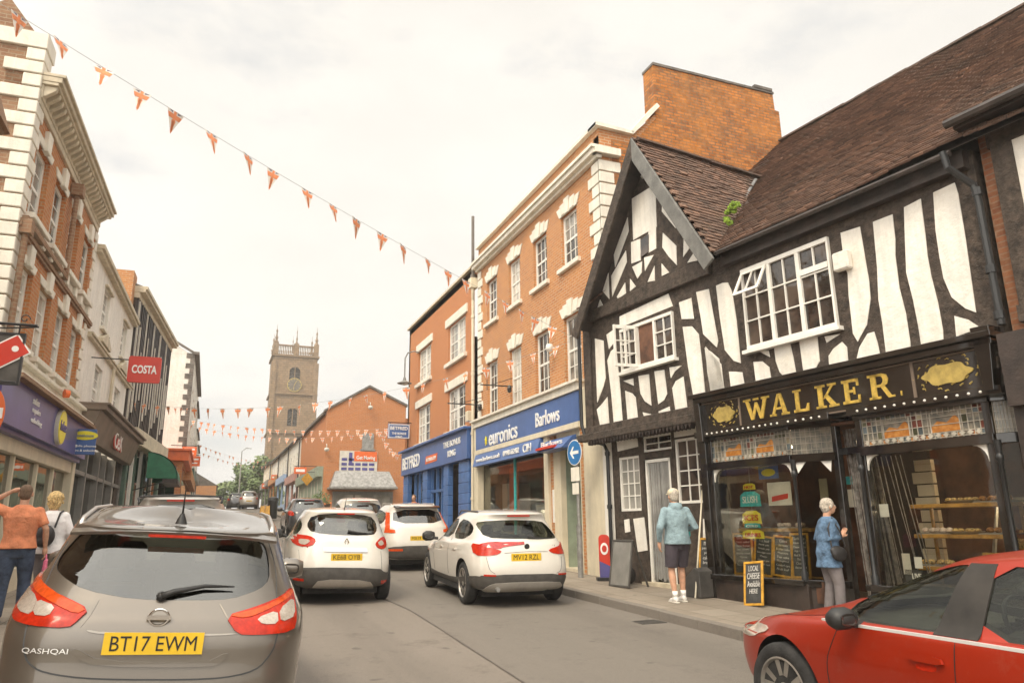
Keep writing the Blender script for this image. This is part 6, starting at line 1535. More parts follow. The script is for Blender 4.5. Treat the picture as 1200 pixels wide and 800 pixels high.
    def patch(s, ax, outline, mat, name, parent=None, off=.006, smooth=0, cell=.05, depth=.02, mesh_only=False, smoothshade=True):
        P = chaikin(outline, smooth) if smooth else list(outline)
        v3 = [Vector((a, b, 0)) for a, b in P]; tris = tessellate_polygon([v3])
        bm = bmesh.new(); vv = [bm.verts.new(v) for v in v3]
        for t in tris:
            try: bm.faces.new([vv[i] for i in t])
            except ValueError: pass
        lo = [min(p[i] for p in P) for i in (0, 1)]; hi = [max(p[i] for p in P) for i in (0, 1)]
        for i in (0, 1):
            n = int((hi[i]-lo[i])/cell)
            for k in range(1, n+1):
                co = Vector((0, 0, 0)); co[i] = lo[i]+(hi[i]-lo[i])*k/(n+1); no = Vector((0, 0, 0)); no[i] = 1
                bmesh.ops.bisect_plane(bm, geom=bm.verts[:]+bm.edges[:]+bm.faces[:], plane_co=co, plane_no=no)
        nrm = {}
        dr = AX[ax][1]
        for v in bm.verts:
            h, n = s.hit(ax, v.co.x, v.co.y)
            if n.dot(dr) > 0: n = -n
            v.co = h; nrm[v] = n
        bmesh.ops.recalc_face_normals(bm, faces=bm.faces)
        # orient outward
        if sum(f.normal.dot(dr) for f in bm.faces) > 0:
            bmesh.ops.reverse_faces(bm, faces=bm.faces)
        edges = [e for e in bm.edges if len(e.link_faces) == 1]
        for v in bm.verts: v.co = v.co+nrm[v]*off
        if depth:
            r = bmesh.ops.extrude_edge_only(bm, edges=edges)
            mp = {}
            for e in edges:
                for v in e.verts: mp[tuple(round(c, 5) for c in v.co)] = nrm[v]
            for v in [g for g in r['geom'] if isinstance(g, bmesh.types.BMVert)]:
                n = mp.get(tuple(round(c, 5) for c in v.co), -dr); v.co = v.co-n*depth
        me = bpy.data.meshes.new(name); bm.to_mesh(me); bm.free()
        return link(name, me, G[mat], parent or s.t, smoothshade, .7)
    def line(s, ax, pts, w=.006, mat='plastic_black', name='panel_gap', off=.0035, smooth=2, parent=None, step=.05):
        P = chaikin(pts, smooth, False); Q = [P[0]]
        for a, b in zip(P, P[1:]):
            n = max(1, int(math.hypot(b[0]-a[0], b[1]-a[1])/step)); Q += [(a[0]+(b[0]-a[0])*k/n, a[1]+(b[1]-a[1])*k/n) for k in range(1, n+1)]
        hp = []
        for a, b in Q: h, n = s.hit(ax, a, b); hp.append(h+n*(off-w*.4) if n.dot(AX[ax][1]) < 0 else h-n*(off-w*.4))
        m = MB(); m.tube(hp, w*.5, 4); return m.build(name, G[mat], parent or s.body or s.t)
    def wheel(s, wx, sg, spokes=5, rim='alloy'):
        r = s.wr; y1 = sg*(s.W-.03); y0 = sg*(s.W-.22); d = sg
        m = MB(); m.lathe((wx, 0, r), [(r*.62, y0), (r*.93, y0), (r, y0+d*.03), (r, y1-d*.03), (r*.94, y1-d*.004), (r*.8, y1+d*.004), (r*.70, y1-d*.002), (r*.66, y1-d*.02)], 'y', 40)
        t = m.build('wheel', G['rubber'], s.t, True, .8)
        m = MB(); m.lathe((wx, 0, r), [(r*.71, y1-d*.004), (r*.66, y1+d*.002), (r*.62, y1-d*.02), (r*.6, y0+d*.03)], 'y', 40, cap=False)
        m.lathe((wx, 0, r), [(.001, y1-d*.008), (r*.13, y1-d*.01), (r*.17, y1-d*.03)], 'y', 20, cap=False)
        for k in range(spokes):
            for dt in (-.16, .16):
                a = 2*PI*k/spokes+.3; a2 = a+dt*1.6; a1 = a+dt*.6
                p0 = Vector((wx+r*.12*math.cos(a1), y1-d*.022, r+r*.12*math.sin(a1))); p1 = Vector((wx+r*.64*math.cos(a2), y1-d*.016, r+r*.64*math.sin(a2)))
                q = (p1-p0).normalized().cross(Vector((0, 1, 0)))*r*.055
                e = Vector((0, -d*.03, 0)); m.hexa([p0-q+e, p0+q+e, p0+q, p0-q, p1-q*1.2+e, p1+q*1.2+e, p1+q*1.2, p1-q*1.2])
        m.build('rim', G[rim], t, True, .5)
        m = MB(); m.lathe((wx, 0, r), [(.001, y0+d*.05), (r*.58, y0+d*.05)], 'y', 24, cap=False); m.build('brake_disc', G['plastic_black'], t)
    def all_wheels(s, **k):
        for wx in s.wheels:
            for sg in (1, -1): s.wheel(wx, sg, **k)
    def underbody(s):  # underbody widened and lowered to deepen the shade beneath each car
        x0, x1 = s.levels[0][0]+.25, s.levels[0][1]-.25
        part('underbody', G['rubber'], s.t, lambda m: (m.box(x0, x1, -s.W+.26, s.W-.26, .15, .32), [m.box(s.wheels[0]+.42, s.wheels[1]-.42, sg*(s.W-.2)-.12, sg*(s.W-.2)+.12, .19, .32) for sg in (1, -1)]))
    def seats(s, xs=(1.0, 1.9), z=.75, head=True, mat='seat_cloth'):
        for x in xs:
            for sg in (1, -1):
                def f(m):
                    m.hexa([(x-.05, sg*.38-.24, z-.3), (x+.12, sg*.38-.24, z-.3), (x+.12, sg*.38+.24, z-.3), (x-.05, sg*.38+.24, z-.3), (x-.22, sg*.38-.2, z+.32), (x-.1, sg*.38-.2, z+.32), (x-.1, sg*.38+.2, z+.32), (x-.22, sg*.38+.2, z+.32)])
                    m.box(x, x+.5, sg*.38-.24, sg*.38+.24, z-.35, z-.22); m.hexa([(x-.22, sg*.38-.11, z+.38), (x-.12, sg*.38-.11, z+.38), (x-.12, sg*.38+.11, z+.38), (x-.22, sg*.38+.11, z+.38), (x-.24, sg*.38-.1, z+.54), (x-.16, sg*.38-.1, z+.54), (x-.16, sg*.38+.1, z+.54), (x-.24, sg*.38+.1, z+.54)])
                part('seat', G[mat], s.t, f, bevel=.03)
    def plate(s, txt, y, z, w=.52, h=.11, tilt=0):
        hx = s.hit('R', y, z)[0].x-.012
        o = part('number_plate', G['plate_yellow'], s.t, lambda m: m.hexa([(hx-.006, y-w/2, z-h/2), (hx+.004, y-w/2, z-h/2), (hx+.004, y+w/2, z-h/2), (hx-.006, y+w/2, z-h/2), (hx-.006+tilt, y-w/2, z+h/2), (hx+.004+tilt, y-w/2, z+h/2), (hx+.004+tilt, y+w/2, z+h/2), (hx-.006+tilt, y+w/2, z+h/2)]))
        s.text(txt, y, z, w*.86, h*.68, hx-.0075+tilt/2, 'text_black', parent=o, bold=0)
        return o
    def text(s, txt, y, z, w, h, x, mat, parent=None, bold=.01, name='lettering', ex=.001, conform=False):
        me = text_mesh(txt, .1, ex, bold); xs = [v.co.x for v in me.vertices]; ys = [v.co.y for v in me.vertices]
        for v in me.vertices:
            a = (v.co.x-(max(xs)+min(xs))/2)*w/(max(xs)-min(xs)); b = (v.co.y-(max(ys)+min(ys))/2)*h/(max(ys)-min(ys)); v.co = Vector(((s.hit('R', y-a, z+b)[0].x-.016 if conform else x)-v.co.z, y-a, z+b))
        return link(name, me, G[mat], parent or s.t)
    def yz(s, px, py, xp=0.):
        """photo point on the plane x = xp of the car (its rear face)"""
        d = s.Mi.to_3x3() @ ray(px, py); c = s.Mi @ CAM; t = (xp-c.x)/d.x; p = c+d*t; return (p.y, p.z)
    def xz(s, px, py, yp):
        d = s.Mi.to_3x3() @ ray(px, py); c = s.Mi @ CAM; t = (yp-c.y)/d.y; p = c+d*t; return (p.x, p.z)
paint('paint_bronze', (.165, .142, .115), .4, .34, .55)
paint('paint_white', (.66, .62, .55), 0, .3)
paint('paint_silver', (.40, .37, .33), .4, .35, .5)
paint('paint_red', (.36, .022, .003), .2, .36, .4, .3)
plain('trim_bright', (.85, .83, .8), .35, metal=.4, var=.03)
plain('interior_grey', (.17, .155, .13), .8, var=.3)
plain('lamp_red2', (.42, .012, .006), .15, var=.2, scale=30, coat=.5)
paint('paint_dark', (.05, .048, .05), .3, .35, .4)
def mirror(c, x, z, sg, mat, s_=1.):
    w = c.W
    def f(m): m.lathe((x, sg*(w+.10), z), [(.001, -.13*s_), (.07*s_, -.12*s_), (.095*s_, -.05*s_), (.095*s_, .05*s_), (.06*s_, .11*s_), (.001, .12*s_)], 'y', 14, cap=False)
    o = part('mirror', G[mat], c.t, f, smooth=True)
    part('mirror_arm', G['plastic_black'], o, lambda m: m.tube([(x+.02, sg*(w-.1), z-.05), (x+.02, sg*(w+.02), z-.04)], .03, 6))
    part('mirror_glass', G['black_gloss'], o, lambda m: m.prism([(x-.088*s_, sg*(w+.10)+.078*s_*math.copysign(abs(math.cos(t))**.6, math.cos(t)), z+.05*s_*math.copysign(abs(math.sin(t))**.6, math.sin(t))) for t in [2*PI*k/20 for k in range(20)]], (.02, 0, 0)))
# ------------------------------------------------ 1. bronze crossover close ahead
Lq = [(.18, 4.2, .78, .24, 6, 5, ''), (.05, 4.30, .86, .30, 6, 4, ''), (.01, 4.36, .885, .42, 6.5, 4, ''), (.0, 4.38, .895, .58, 6.5, 4, ''), (.02, 4.37, .900, .74, 6.5, 4, ''), (.03, 4.34, .902, .86, 6.5, 4, ''),
      (.07, 4.26, .895, [(0, .97), (2.5, .93), (4.3, .80)], 6, 4, ''), (.13, 4.05, .865, [(0, 1.045), (2.5, 1.0), (4.1, .9)], 5.5, 4, ''), (.17, 3.45, .835, [(0, 1.10), (3.4, 1.02)], 5, 4, 'g'),
      (.29, 3.1, .765, [(0, 1.26), (3, 1.2)], 4.6, 4, 'g'), (.41, 2.75, .70, [(0, 1.42), (3, 1.37)], 4.3, 4, 'g'), (.40, 2.5, .67, [(.2, 1.455), (1.7, 1.53), (2.5, 1.49)], 4.2, 4, 'g'), (.39, 2.4, .63, [(.2, 1.478), (1.8, 1.572), (2.4, 1.54)], 4.2, 4, 'g'), (.48, 2.2, .54, [(.3, 1.492), (1.7, 1.605), (2.2, 1.585)], 4, 4, 'g')]
Q = Car('bronze grey crossover directly ahead, seen from behind, with plate BT17 EWM', 'car', -.262, 5.03, math.radians(0.0), Lq, (.86, 3.5), 'paint_bronze', .345, name='car', roll=math.radians(3.6))
yz = lambda *P, xp=.05: [Q.yz(px, py, xp) for px, py in P]
Q.cabin(.7, 1.52)
gl = yz((60, 655), (75, 637), (88, 624), (140, 620), (250, 623), (302, 632), (314, 640), (318, 660), (317, 680), (305, 690), (270, 700), (230, 701), (160, 700), (100, 690), (70, 676), (58, 668), xp=.25)
Q.window('R', gl, -.5, .9, 'dark_glass', smooth=1)
for ax in 'LK': Q.window(ax, [(.75, 1.08), (.62, 1.22), (.75, 1.33), (1.3, 1.44), (2.3, 1.44), (2.9, 1.25), (3.15, 1.07)], *((.4, 1.3) if ax == 'L' else (-.4, -1.3)), smooth=1)
Q.window('F', [(-.68, 1.1), (-.55, 1.45), (.55, 1.45), (.68, 1.1)], 2.4, 5, smooth=1)
Q.finish(); Q.all_wheels(); Q.underbody(); Q.seats((1.2, 2.3), .78)
part('headrest', G['seat_cloth'], Q.t, lambda m: m.box(1.1, 1.18, -.12, .12, 1.15, 1.3), bevel=.03)
# tail lamps traced on the rear face
def lamp(c, name, pts, mat, off=.012, parent=None, xp=.05, sm=1, cell=.04): return c.patch('R', [c.yz(px, py, xp) for px, py in pts], mat, name, parent, off, sm, cell)
tl1 = lamp(Q, 'tail_light', ((-2, 708), (3, 690), (15, 679), (40, 694), (75, 704), (103, 716), (90, 728), (80, 736), (30, 735), (0, 731)), 'lamp_red')
lamp(Q, 'clear_lens', ((3, 718), (8, 697), (36, 705), (33, 725), (12, 722)), 'lamp_clear', .016, tl1); lamp(Q, 'clear_lens', ((36, 708), (62, 714), (55, 725), (34, 724)), 'lamp_clear', .017, tl1)
lamp(Q, 'orange_lens', ((13, 682), (17, 680), (70, 704), (100, 716), (88, 722), (60, 712), (20, 696)), 'lamp_orange', .0165, tl1)
tl2 = lamp(Q, 'tail_light', ((264, 723), (300, 714), (335, 703), (348, 696), (352, 705), (351, 730), (345, 743), (300, 744), (278, 743)), 'lamp_red')
lamp(Q, 'clear_lens', ((300, 726), (326, 719), (326, 733), (308, 733)), 'lamp_clear', .016, tl2); lamp(Q, 'clear_lens', ((328, 718), (349, 708), (348, 727), (329, 732)), 'lamp_clear', .017, tl2)
lamp(Q, 'orange_lens', ((266, 723), (305, 716), (338, 703), (349, 698), (350, 704), (320, 716), (290, 726)), 'lamp_orange', .0165, tl2)
px = lambda *P: [Q.yz(a, b, .03) for a, b in P]
Q.line('R', px((26, 737), (24, 760), (30, 778), (50, 788), (110, 795), (250, 795), (300, 786), (320, 765), (326, 745)), .012)
Q.line('R', px((58, 640), (45, 665), (38, 695), (30, 725), (27, 737)), .009); Q.line('R', px((322, 640), (330, 670), (328, 705), (326, 745)), .009)
# crease and plate recess
Q.patch('R', px((86, 757), (118, 774), (240, 776), (268, 762), (262, 774), (245, 781), (110, 780), (88, 768)), 'paint_bronze', 'tailgate_handle_crease', off=.012, smooth=1)
Q.patch('R', px((100, 738), (120, 741), (240, 743), (280, 742), (270, 744), (240, 745), (118, 743), (104, 741)), 'satin', 'tailgate_strip', off=.006, smooth=1)
Q.line('R', px((112, 706), (104, 722), (93, 735)), .01, 'paint_bronze'); Q.line('R', px((258, 710), (268, 727), (276, 738)), .01, 'paint_bronze')
pa, pb = Q.yz(118, 767, .01), Q.yz(240, 741, .01); Q.plate('BT17 EWM', (pa[0]+pb[0])/2, (pa[1]+pb[1])/2, abs(pa[0]-pb[0]), abs(pb[1]-pa[1]))
bc = Q.yz(186, 724, .03); hx = Q.hit('R', *bc)[0].x
bd = part('badge', G['chrome'], Q.t, lambda m: (m.tube([(hx-.024, bc[0]+.052*math.cos(t), bc[1]+.045*math.sin(t)) for t in [2*PI*k/24 for k in range(25)]], .008, 6, cap=False), m.box(hx-.032, hx-.012, bc[0]-.066, bc[0]+.066, bc[1]-.012, bc[1]+.012)))
nn_ = Q.yz(52, 763, .03); hx2 = Q.hit('R', *nn_)[0].x; Q.text('QASHQAI', nn_[0], nn_[1], .235, .032, hx2-.012, 'trim_bright', bold=.004, conform=True)
# wiper, high brake lamp, spoiler lip
wp = [Q.yz(a, b, .2) for a, b in ((190, 697), (205, 692), (240, 686), (275, 687))]
def wiper(m):
    q = [Q.hit('R', *p)[0]+Vector((-.03, 0, .0)) for p in wp]; m.tube(q, [.022, .017, .012, .004], 8); m.tube([q[0]+Vector((.03, 0, -.005)), q[0]], .03, 10)
part('rear_wiper', G['plastic_black'], Q.t, wiper, smooth=True)
def spoiler(m):
    n = 16
    for k in range(n):
        y0, y1 = -.62+1.24*k/n, -.62+1.24*(k+1)/n
        def pt(y): e = abs(y)/.62; return Vector((.335+.10*e**3, y, 1.468-.03*e**2.5)), Vector((.50, y, 1.492-.03*e**2.5))
        a, b = pt(y0); c, d = pt(y1); t = Vector((.01, 0, -.018)); m.hexa([a+t, c+t, d+t, b+t, a, c, d, b])
part('roof_spoiler', G['paint_bronze'], Q.t, spoiler, smooth=True, ang=.7)
part('brake_light', G['lamp_red'], Q.t, lambda m: m.box(.335, .36, -.17, .17, 1.435, 1.452))
def rail(m, sg): m.tube([(.66, sg*.60, 1.475), (.76, sg*.605, 1.525), (1.4, sg*.62, 1.585), (2.1, sg*.60, 1.60), (2.25, sg*.58, 1.56)], [.024, .015, .014, .014, .02], 6)
for sg in (1, -1): part('roof_rail', G['silver'], Q.t, lambda m: rail(m, sg), smooth=True)
part('antenna', G['plastic_black'], Q.t, lambda m: (m.lathe((.62, 0, 1.515), [(.04, 0), (.03, .03), (.012, .07)], seg=10), m.tube([(.62, 0, 1.58), (.50, 0, 1.74)], [.007, .003], 6)), smooth=True, ang=.8)
0 and part('glass_roof', G['black_gloss'], Q.t, lambda m: m.hexa([(1.05, -.43, 1.575), (1.05, .43, 1.575), (2.15, .43, 1.618), (2.15, -.43, 1.618), (1.05, -.42, 1.582), (1.05, .42, 1.582), (2.15, .42, 1.625), (2.15, -.42, 1.625)]))
mirror(Q, 3.0, 1.08, 1, 'paint_bronze'); mirror(Q, 3.0, 1.08, -1, 'paint_bronze')
Q.patch('R', [(-.88, .20), (.88, .20), (.9, .42), (.6, .5), (-.6, .5), (-.9, .42)], 'plastic_grey', 'bumper_trim', off=.012, smooth=1)
# ------------------------------------------------ 2. white compact crossover
Lc = [(.16, 3.95, .74, .26, 5, 4.5, ''), (.05, 4.05, .84, .32, 5, 4, ''), (.0, 4.1, .87, .45, 5, 4, ''), (.0, 4.12, .885, .62, 5, 3.6, ''), (.04, 4.1, .89, .78, 4.6, 3.6, ''), (.09, 4.05, .885, [(0, .92), (4, .82)], 4.2, 3.6, ''),
      (.14, 3.9, .86, [(0, 1.03), (2.5, .97), (4, .86)], 4, 3.5, ''), (.20, 3.35, .81, [(0, 1.10), (3.3, 1.0)], 4, 3.6, 'g'), (.30, 3.0, .75, [(0, 1.24), (3, 1.18)], 3.8, 3.6, 'g'), (.38, 2.7, .69, [(0, 1.38), (3, 1.33)], 3.8, 3.6, 'g'),
      (.36, 2.5, .64, [(0, 1.46), (2.5, 1.43)], 3.8, 3.6, 'g'), (.36, 2.35, .58, [(0, 1.505), (1.5, 1.53), (2.4, 1.48)], 3.8, 3.6, 'g'), (.6, 2.1, .46, [(0, 1.535), (1.4, 1.56), (2.2, 1.52)], 3.6, 3.6, 'g')]
Cc = Car('white compact crossover with dark lower bumper, left of the other white car', 'car', 2.19, 13.0, math.radians(1.5), Lc, (.72, 3.32), 'paint_white', .335, name='car', roll=math.radians(1.2), inner='interior_grey')
Cc.cabin(.72, 1.47)
Cc.window('R', [Cc.yz(a, b, .25) for a, b in ((361, 616), (368, 603), (400, 601), (436, 604), (444, 612), (444, 621), (438, 627), (400, 627), (366, 624))], -.5, .9, 'dark_glass', smooth=1)
for ax in 'LK':
    Cc.window(ax, [(.85, 1.1), (.68, 1.2), (.85, 1.32), (1.55, 1.40), (1.6, 1.1)], *((.4, 1.3) if ax == 'L' else (-.4, -1.3)), smooth=1); Cc.window(ax, [(1.68, 1.1), (1.63, 1.40), (2.3, 1.40), (2.8, 1.22), (3.05, 1.07)], *((.4, 1.3) if ax == 'L' else (-.4, -1.3)), smooth=1)
Cc.window('F', [(-.66, 1.1), (-.53, 1.42), (.53, 1.42), (.66, 1.1)], 2.3, 5, smooth=1)
Cc.finish(); Cc.all_wheels(); Cc.underbody(); Cc.seats((1.15, 2.15), .78)
for pts, cl_ in ((((345, 636), (349, 627), (365, 628), (372, 633), (366, 640), (352, 641)), ((353, 632), (366, 633), (360, 639), (353, 638))), (((440, 637), (447, 631), (454, 629), (457, 633), (456, 641), (450, 644), (443, 642)), ((443, 636), (449, 633), (452, 638), (446, 640)))):
    t = lamp(Cc, 'tail_light', pts, 'lamp_red', .012, None, .1); lamp(Cc, 'lamp_surround', [(a, b) for a, b in cl_], 'lamp_clear', .017, t, .1)
p3 = lambda *P: [Cc.yz(a, b, .03) for a, b in P]
Cc.patch('R', p3((340, 672), (350, 669), (358, 664), (444, 665), (452, 671), (461, 671), (461, 690), (450, 694), (345, 690)), 'plastic_grey', 'bumper_cladding', off=.012, smooth=1)
Cc.patch('R', p3((366, 688), (374, 678), (432, 679), (440, 688), (436, 689), (370, 688)), 'silver', 'skid_plate', off=.022, smooth=1)
Cc.patch('R', p3((380, 642), (430, 643), (431, 647), (380, 646)), 'chrome', 'tailgate_strip', off=.02)
for q in ((343, 678, 357, 681), (447, 680, 457, 684)): Cc.patch('R', p3((q[0], q[1]), (q[2], q[1]), (q[2], q[3]), (q[0], q[3])), 'lamp_red', 'reflector', off=.018)
pa, pb = Cc.yz(387, 657, .0), Cc.yz(426, 648, .0); Cc.plate('KE68 OYB', (pa[0]+pb[0])/2, (pa[1]+pb[1])/2, .52, .115)
bq = Cc.yz(407, 635, .05); hx = Cc.hit('R', *bq)[0].x; part('badge', G['chrome'], Cc.t, lambda m: m.tube([(hx-.012, bq[0], bq[1]+.06), (hx-.012, bq[0]+.035, bq[1]), (hx-.012, bq[0], bq[1]-.06), (hx-.012, bq[0]-.035, bq[1]), (hx-.012, bq[0], bq[1]+.06)], .009, 5))
Cc.line('R', p3((352, 645), (352, 668)), .008); Cc.line('R', p3((448, 646), (448, 668)), .008)
wq = [Cc.yz(a, b, .22) for a, b in ((408, 622), (420, 624), (437, 625))]; part('rear_wiper', G['plastic_black'], Cc.t, lambda m: m.tube([Cc.hit('R', *p)[0]+Vector((-.025, 0, 0)) for p in wq], [.025, .016, .006], 6))
part('antenna', G['plastic_black'], Cc.t, lambda m: m.tube([(.6, 0, 1.53), (.4, 0, 1.74)], [.012, .004], 6))
part('brake_light', G['lamp_red'], Cc.t, lambda m: m.box(.33, .36, -.15, .15, 1.462, 1.482))
mirror(Cc, 2.85, 1.05, 1, 'plastic_black'); mirror(Cc, 2.85, 1.05, -1, 'plastic_black')
for sgn, ax in ((1, 'L'), (-1, 'K')):
    Cc.patch(ax, [(.0, .26), (.3, .30), (1.25, .30), (2.9, .30), (4.0, .3), (4.05, .45), (3.8, .48), (2.8, .42), (1.2, .42), (.3, .5), (.0, .5)], 'plastic_grey', 'side_cladding', off=.006, smooth=1)
    Cc.line(ax, [(1.62, .45), (1.63, 1.1)], .008); Cc.line(ax, [(2.75, .45), (2.85, .9), (2.8, 1.06)], .008)
# ------------------------------------------------ 3. white estate-like crossover parked in front of the shops
Lx = [(.16, 4.3, .74, .26, 6, 4.5, ''), (.05, 4.4, .84, .32, 6, 4, ''), (.0, 4.44, .875, .45, 6, 4, ''), (.0, 4.45, .89, .62, 6, 3.6, ''), (.04, 4.44, .895, .78, 5.5, 3.6, ''), (.08, 4.4, .888, [(0, .9), (4, .76)], 5, 3.6, ''),
      (.13, 4.25, .86, [(0, 1.0), (2.5, .94), (4.3, .82)], 5, 3.5, ''), (.2, 3.4, .81, [(0, 1.07), (3.3, .98)], 4.6, 3.8, 'g'), (.33, 3.05, .74, [(0, 1.22), (3, 1.16)], 4.4, 3.8, 'g'), (.46, 2.75, .68, [(0, 1.36), (3, 1.3)], 4.2, 3.8, 'g'),
      (.46, 2.55, .63, [(0, 1.43), (2.5, 1.4)], 4.2, 3.8, 'g'), (.44, 2.4, .57, [(0, 1.475), (1.5, 1.495), (2.4, 1.45)], 4.2, 3.8, 'g'), (.66, 2.15, .46, [(0, 1.505), (1.4, 1.525), (2.2, 1.49)], 4, 3.8, 'g')]
Xc = Car('white estate crossover parked by the right kerb with plate MV12 RZL', 'car', 4.9, 11.55, math.radians(3.0), Lx, (.85, 3.61), 'paint_white', .345, name='car', inner='interior_grey')
Xc.cabin(.7, 1.44)
Xc.window('R', [Xc.yz(a, b, .25) for a, b in ((567, 616), (570, 611), (600, 609), (640, 610), (648, 617), (656, 629), (650, 631), (600, 631), (570, 630))], -.5, .9, 'car_glass', smooth=1)
for ax in 'LK':
    Xc.window(ax, [(1.0, 1.04), (.72, 1.14), (.78, 1.26), (1.1, 1.35), (1.7, 1.38), (1.75, 1.04)], *((.4, 1.3) if ax == 'L' else (-.4, -1.3)), smooth=1); Xc.window(ax, [(1.83, 1.04), (1.78, 1.38), (2.3, 1.37), (2.85, 1.2), (3.15, 1.03)], *((.4, 1.3) if ax == 'L' else (-.4, -1.3)), smooth=1)
Xc.window('F', [(-.66, 1.08), (-.53, 1.38), (.53, 1.38), (.66, 1.08)], 2.3, 5, smooth=1)
Xc.finish(); Xc.all_wheels(spokes=5); Xc.underbody(); Xc.seats((1.2, 2.25), .74)
p4 = lambda *P: [Xc.yz(a, b, .03) for a, b in P]
for sg in (1, -1): Xc.patch('R', [(sg*.80, .815), (sg*.80, 1.0), (sg*.70, .985), (sg*.66, .95), (sg*.40, .895), (sg*.46, .84), (sg*.62, .815)], 'lamp_red', 'tail_light', off=.012, smooth=1)
Xc.patch('R', p4((549, 690), (562, 680), (568, 673), (668, 671), (668, 688), (660, 694), (556, 697)), 'plastic_grey', 'bumper_cladding', off=.012, smooth=1)
Xc.patch('R', p4((569, 693), (573, 686), (583, 682), (655, 680), (663, 687), (662, 691), (640, 692), (590, 695)), 'satin', 'skid_plate', off=.024, smooth=1)
part('exhaust', G['galv'], Xc.t, lambda m: m.tube([(.3, .5, .3), (-.02, .5, .3)], .035, 12))
for q in ((569, 673, 581, 675), (654, 671, 666, 673)): Xc.patch('R', p4((q[0], q[1]), (q[2], q[1]), (q[2], q[3]), (q[0], q[3])), 'lamp_red', 'reflector', off=.018)
pa, pb = Xc.yz(600, 657, .0), Xc.yz(635, 648, .0); Xc.plate('MV12 RZL', (pa[0]+pb[0])/2, (pa[1]+pb[1])/2, .52, .12)
bq = Xc.yz(618.5, 640, .05); hx = Xc.hit('R', *bq)[0].x; part('badge', G['plastic_black'], Xc.t, lambda m: m.lathe((hx-.012, bq[0], bq[1]), [(.045, 0), (.045, -.006), (.03, -.008)], 'x', 18))
bq2 = Xc.yz(653, 639, .05); hx = Xc.hit('R', *bq2)[0].x; Xc.text('X1', bq2[0]+.05, bq2[1], .08, .03, hx-.012, 'chrome')
Xc.line('R', p4((592, 648), (615, 646), (643, 646)), .01); Xc.line('R', p4((572, 653), (574, 668), (580, 672)), .008); Xc.line('R', p4((660, 652), (658, 668), (652, 671)), .008)
wq = [Xc.yz(a, b, .22) for a, b in ((618, 629), (630, 630), (645, 630))]; part('rear_wiper', G['plastic_black'], Xc.t, lambda m: m.tube([Xc.hit('R', *p)[0]+Vector((-.025, 0, 0)) for p in wq], [.022, .014, .006], 6))
Xc.patch('L', [(.10, .90), (.34, .93), (.33, .99), (.2, 1.03), (.12, 1.02)], 'lamp_red2', 'tail_light', off=.012, smooth=1)
part('brake_light', G['lamp_red'], Xc.t, lambda m: m.box(.40, .43, -.2, .2, 1.43, 1.452))
mirror(Xc, 2.95, 1.03, 1, 'plastic_black'); mirror(Xc, 2.95, 1.03, -1, 'plastic_black')
for sgn, ax in ((1, 'L'), (-1, 'K')):
    Xc.patch(ax, [(.0, .26), (.3, .30), (1.3, .28), (3.1, .28), (4.3, .3), (4.4, .45), (4.05, .48), (3.0, .38), (1.4, .38), (.35, .5), (.0, .5)], 'plastic_grey', 'side_cladding', off=.006, smooth=1)
    Xc.line(ax, [(1.78, .42), (1.79, 1.04)], .008); Xc.line(ax, [(2.85, .42), (2.95, .86), (2.9, 1.02)], .008); Xc.line(ax, [(.85, .88), (2.2, .85), (3.9, .80)], .008, 'paint_white')
    for hx_ in (1.25, 2.25): Xc.patch(ax, [(hx_, .86), (hx_+.18, .855), (hx_+.18, .885), (hx_, .89)], 'paint_white', 'door_handle', off=.022)
for sg in (1, -1): part('roof_rail', G['plastic_grey'], Xc.t, lambda m: m.tube([(.9, sg*.55, 1.45), (1.0, sg*.56, 1.51), (2.1, sg*.55, 1.52), (2.3, sg*.54, 1.46)], .014, 6))
# ------------------------------------------------ 4. white large crossover behind it
Lv = [(a*1.0, b+.1, c*1.03, ([(p, q*1.08) for p, q in z] if isinstance(z, list) else z*1.08), n1+.5, n2, g) for a, b, c, z, n1, n2, g in Lx]
Vc = Car('white large crossover with upright L-shaped tail lamps, ahead of the parked white estate', 'car', 5.0, 18.6, math.radians(1.0), Lv, (.9, 3.7), 'paint_white', .36, name='car')
Vc.cabin(.78, 1.55)
Vc.window('R', [(-.66, 1.16), (-.58, 1.5), (.58, 1.5), (.66, 1.16)], -.5, .9, 'dark_glass', smooth=1)
Vc.window('L', [(1.0, 1.12), (.75, 1.22), (.85, 1.4), (1.7, 1.48), (2.3, 1.48), (2.9, 1.3), (3.15, 1.1)], .4, 1.3, 'car_glass', smooth=1)
Vc.window('F', [(-.66, 1.16), (-.53, 1.48), (.53, 1.48), (.66, 1.16)], 2.3, 5, smooth=1)
Vc.finish(); Vc.all_wheels(); Vc.underbody(); Vc.seats((1.2,), .8)
for sg in (1, -1):
    t = Vc.patch('R', [(sg*.84, .93), (sg*.62, .93), (sg*.62, 1.0), (sg*.74, 1.02), (sg*.66, 1.42), (sg*.70, 1.43), (sg*.80, 1.1)], 'lamp_orange', 'tail_light', off=.015, smooth=0)
    part('roof_rail', G['silver'], Vc.t, lambda m: m.tube([(.9, sg*.57, 1.57), (1.0, sg*.58, 1.64), (2.1, sg*.57, 1.65), (2.3, sg*.56, 1.58)], .016, 6))
Vc.patch('R', [(-.9, .3), (.9, .3), (.92, .55), (.6, .62), (-.6, .62), (-.92, .55)], 'plastic_grey', 'bumper_cladding', off=.012, smooth=1)
Vc.patch('R', [(.45, .5), (.85, .5), (.85, .55), (.45, .55)], 'lamp_orange', 'reflector', off=.02); Vc.plate('MX19 VLO', .0, .80)
part('spoiler', G['black_gloss'], Vc.t, lambda m: m.hexa([(.34, -.58, 1.53), (.34, .58, 1.53), (.55, .6, 1.56), (.55, -.6, 1.56), (.34, -.58, 1.56), (.34, .58, 1.56), (.55, .6, 1.6), (.55, -.6, 1.6)]))
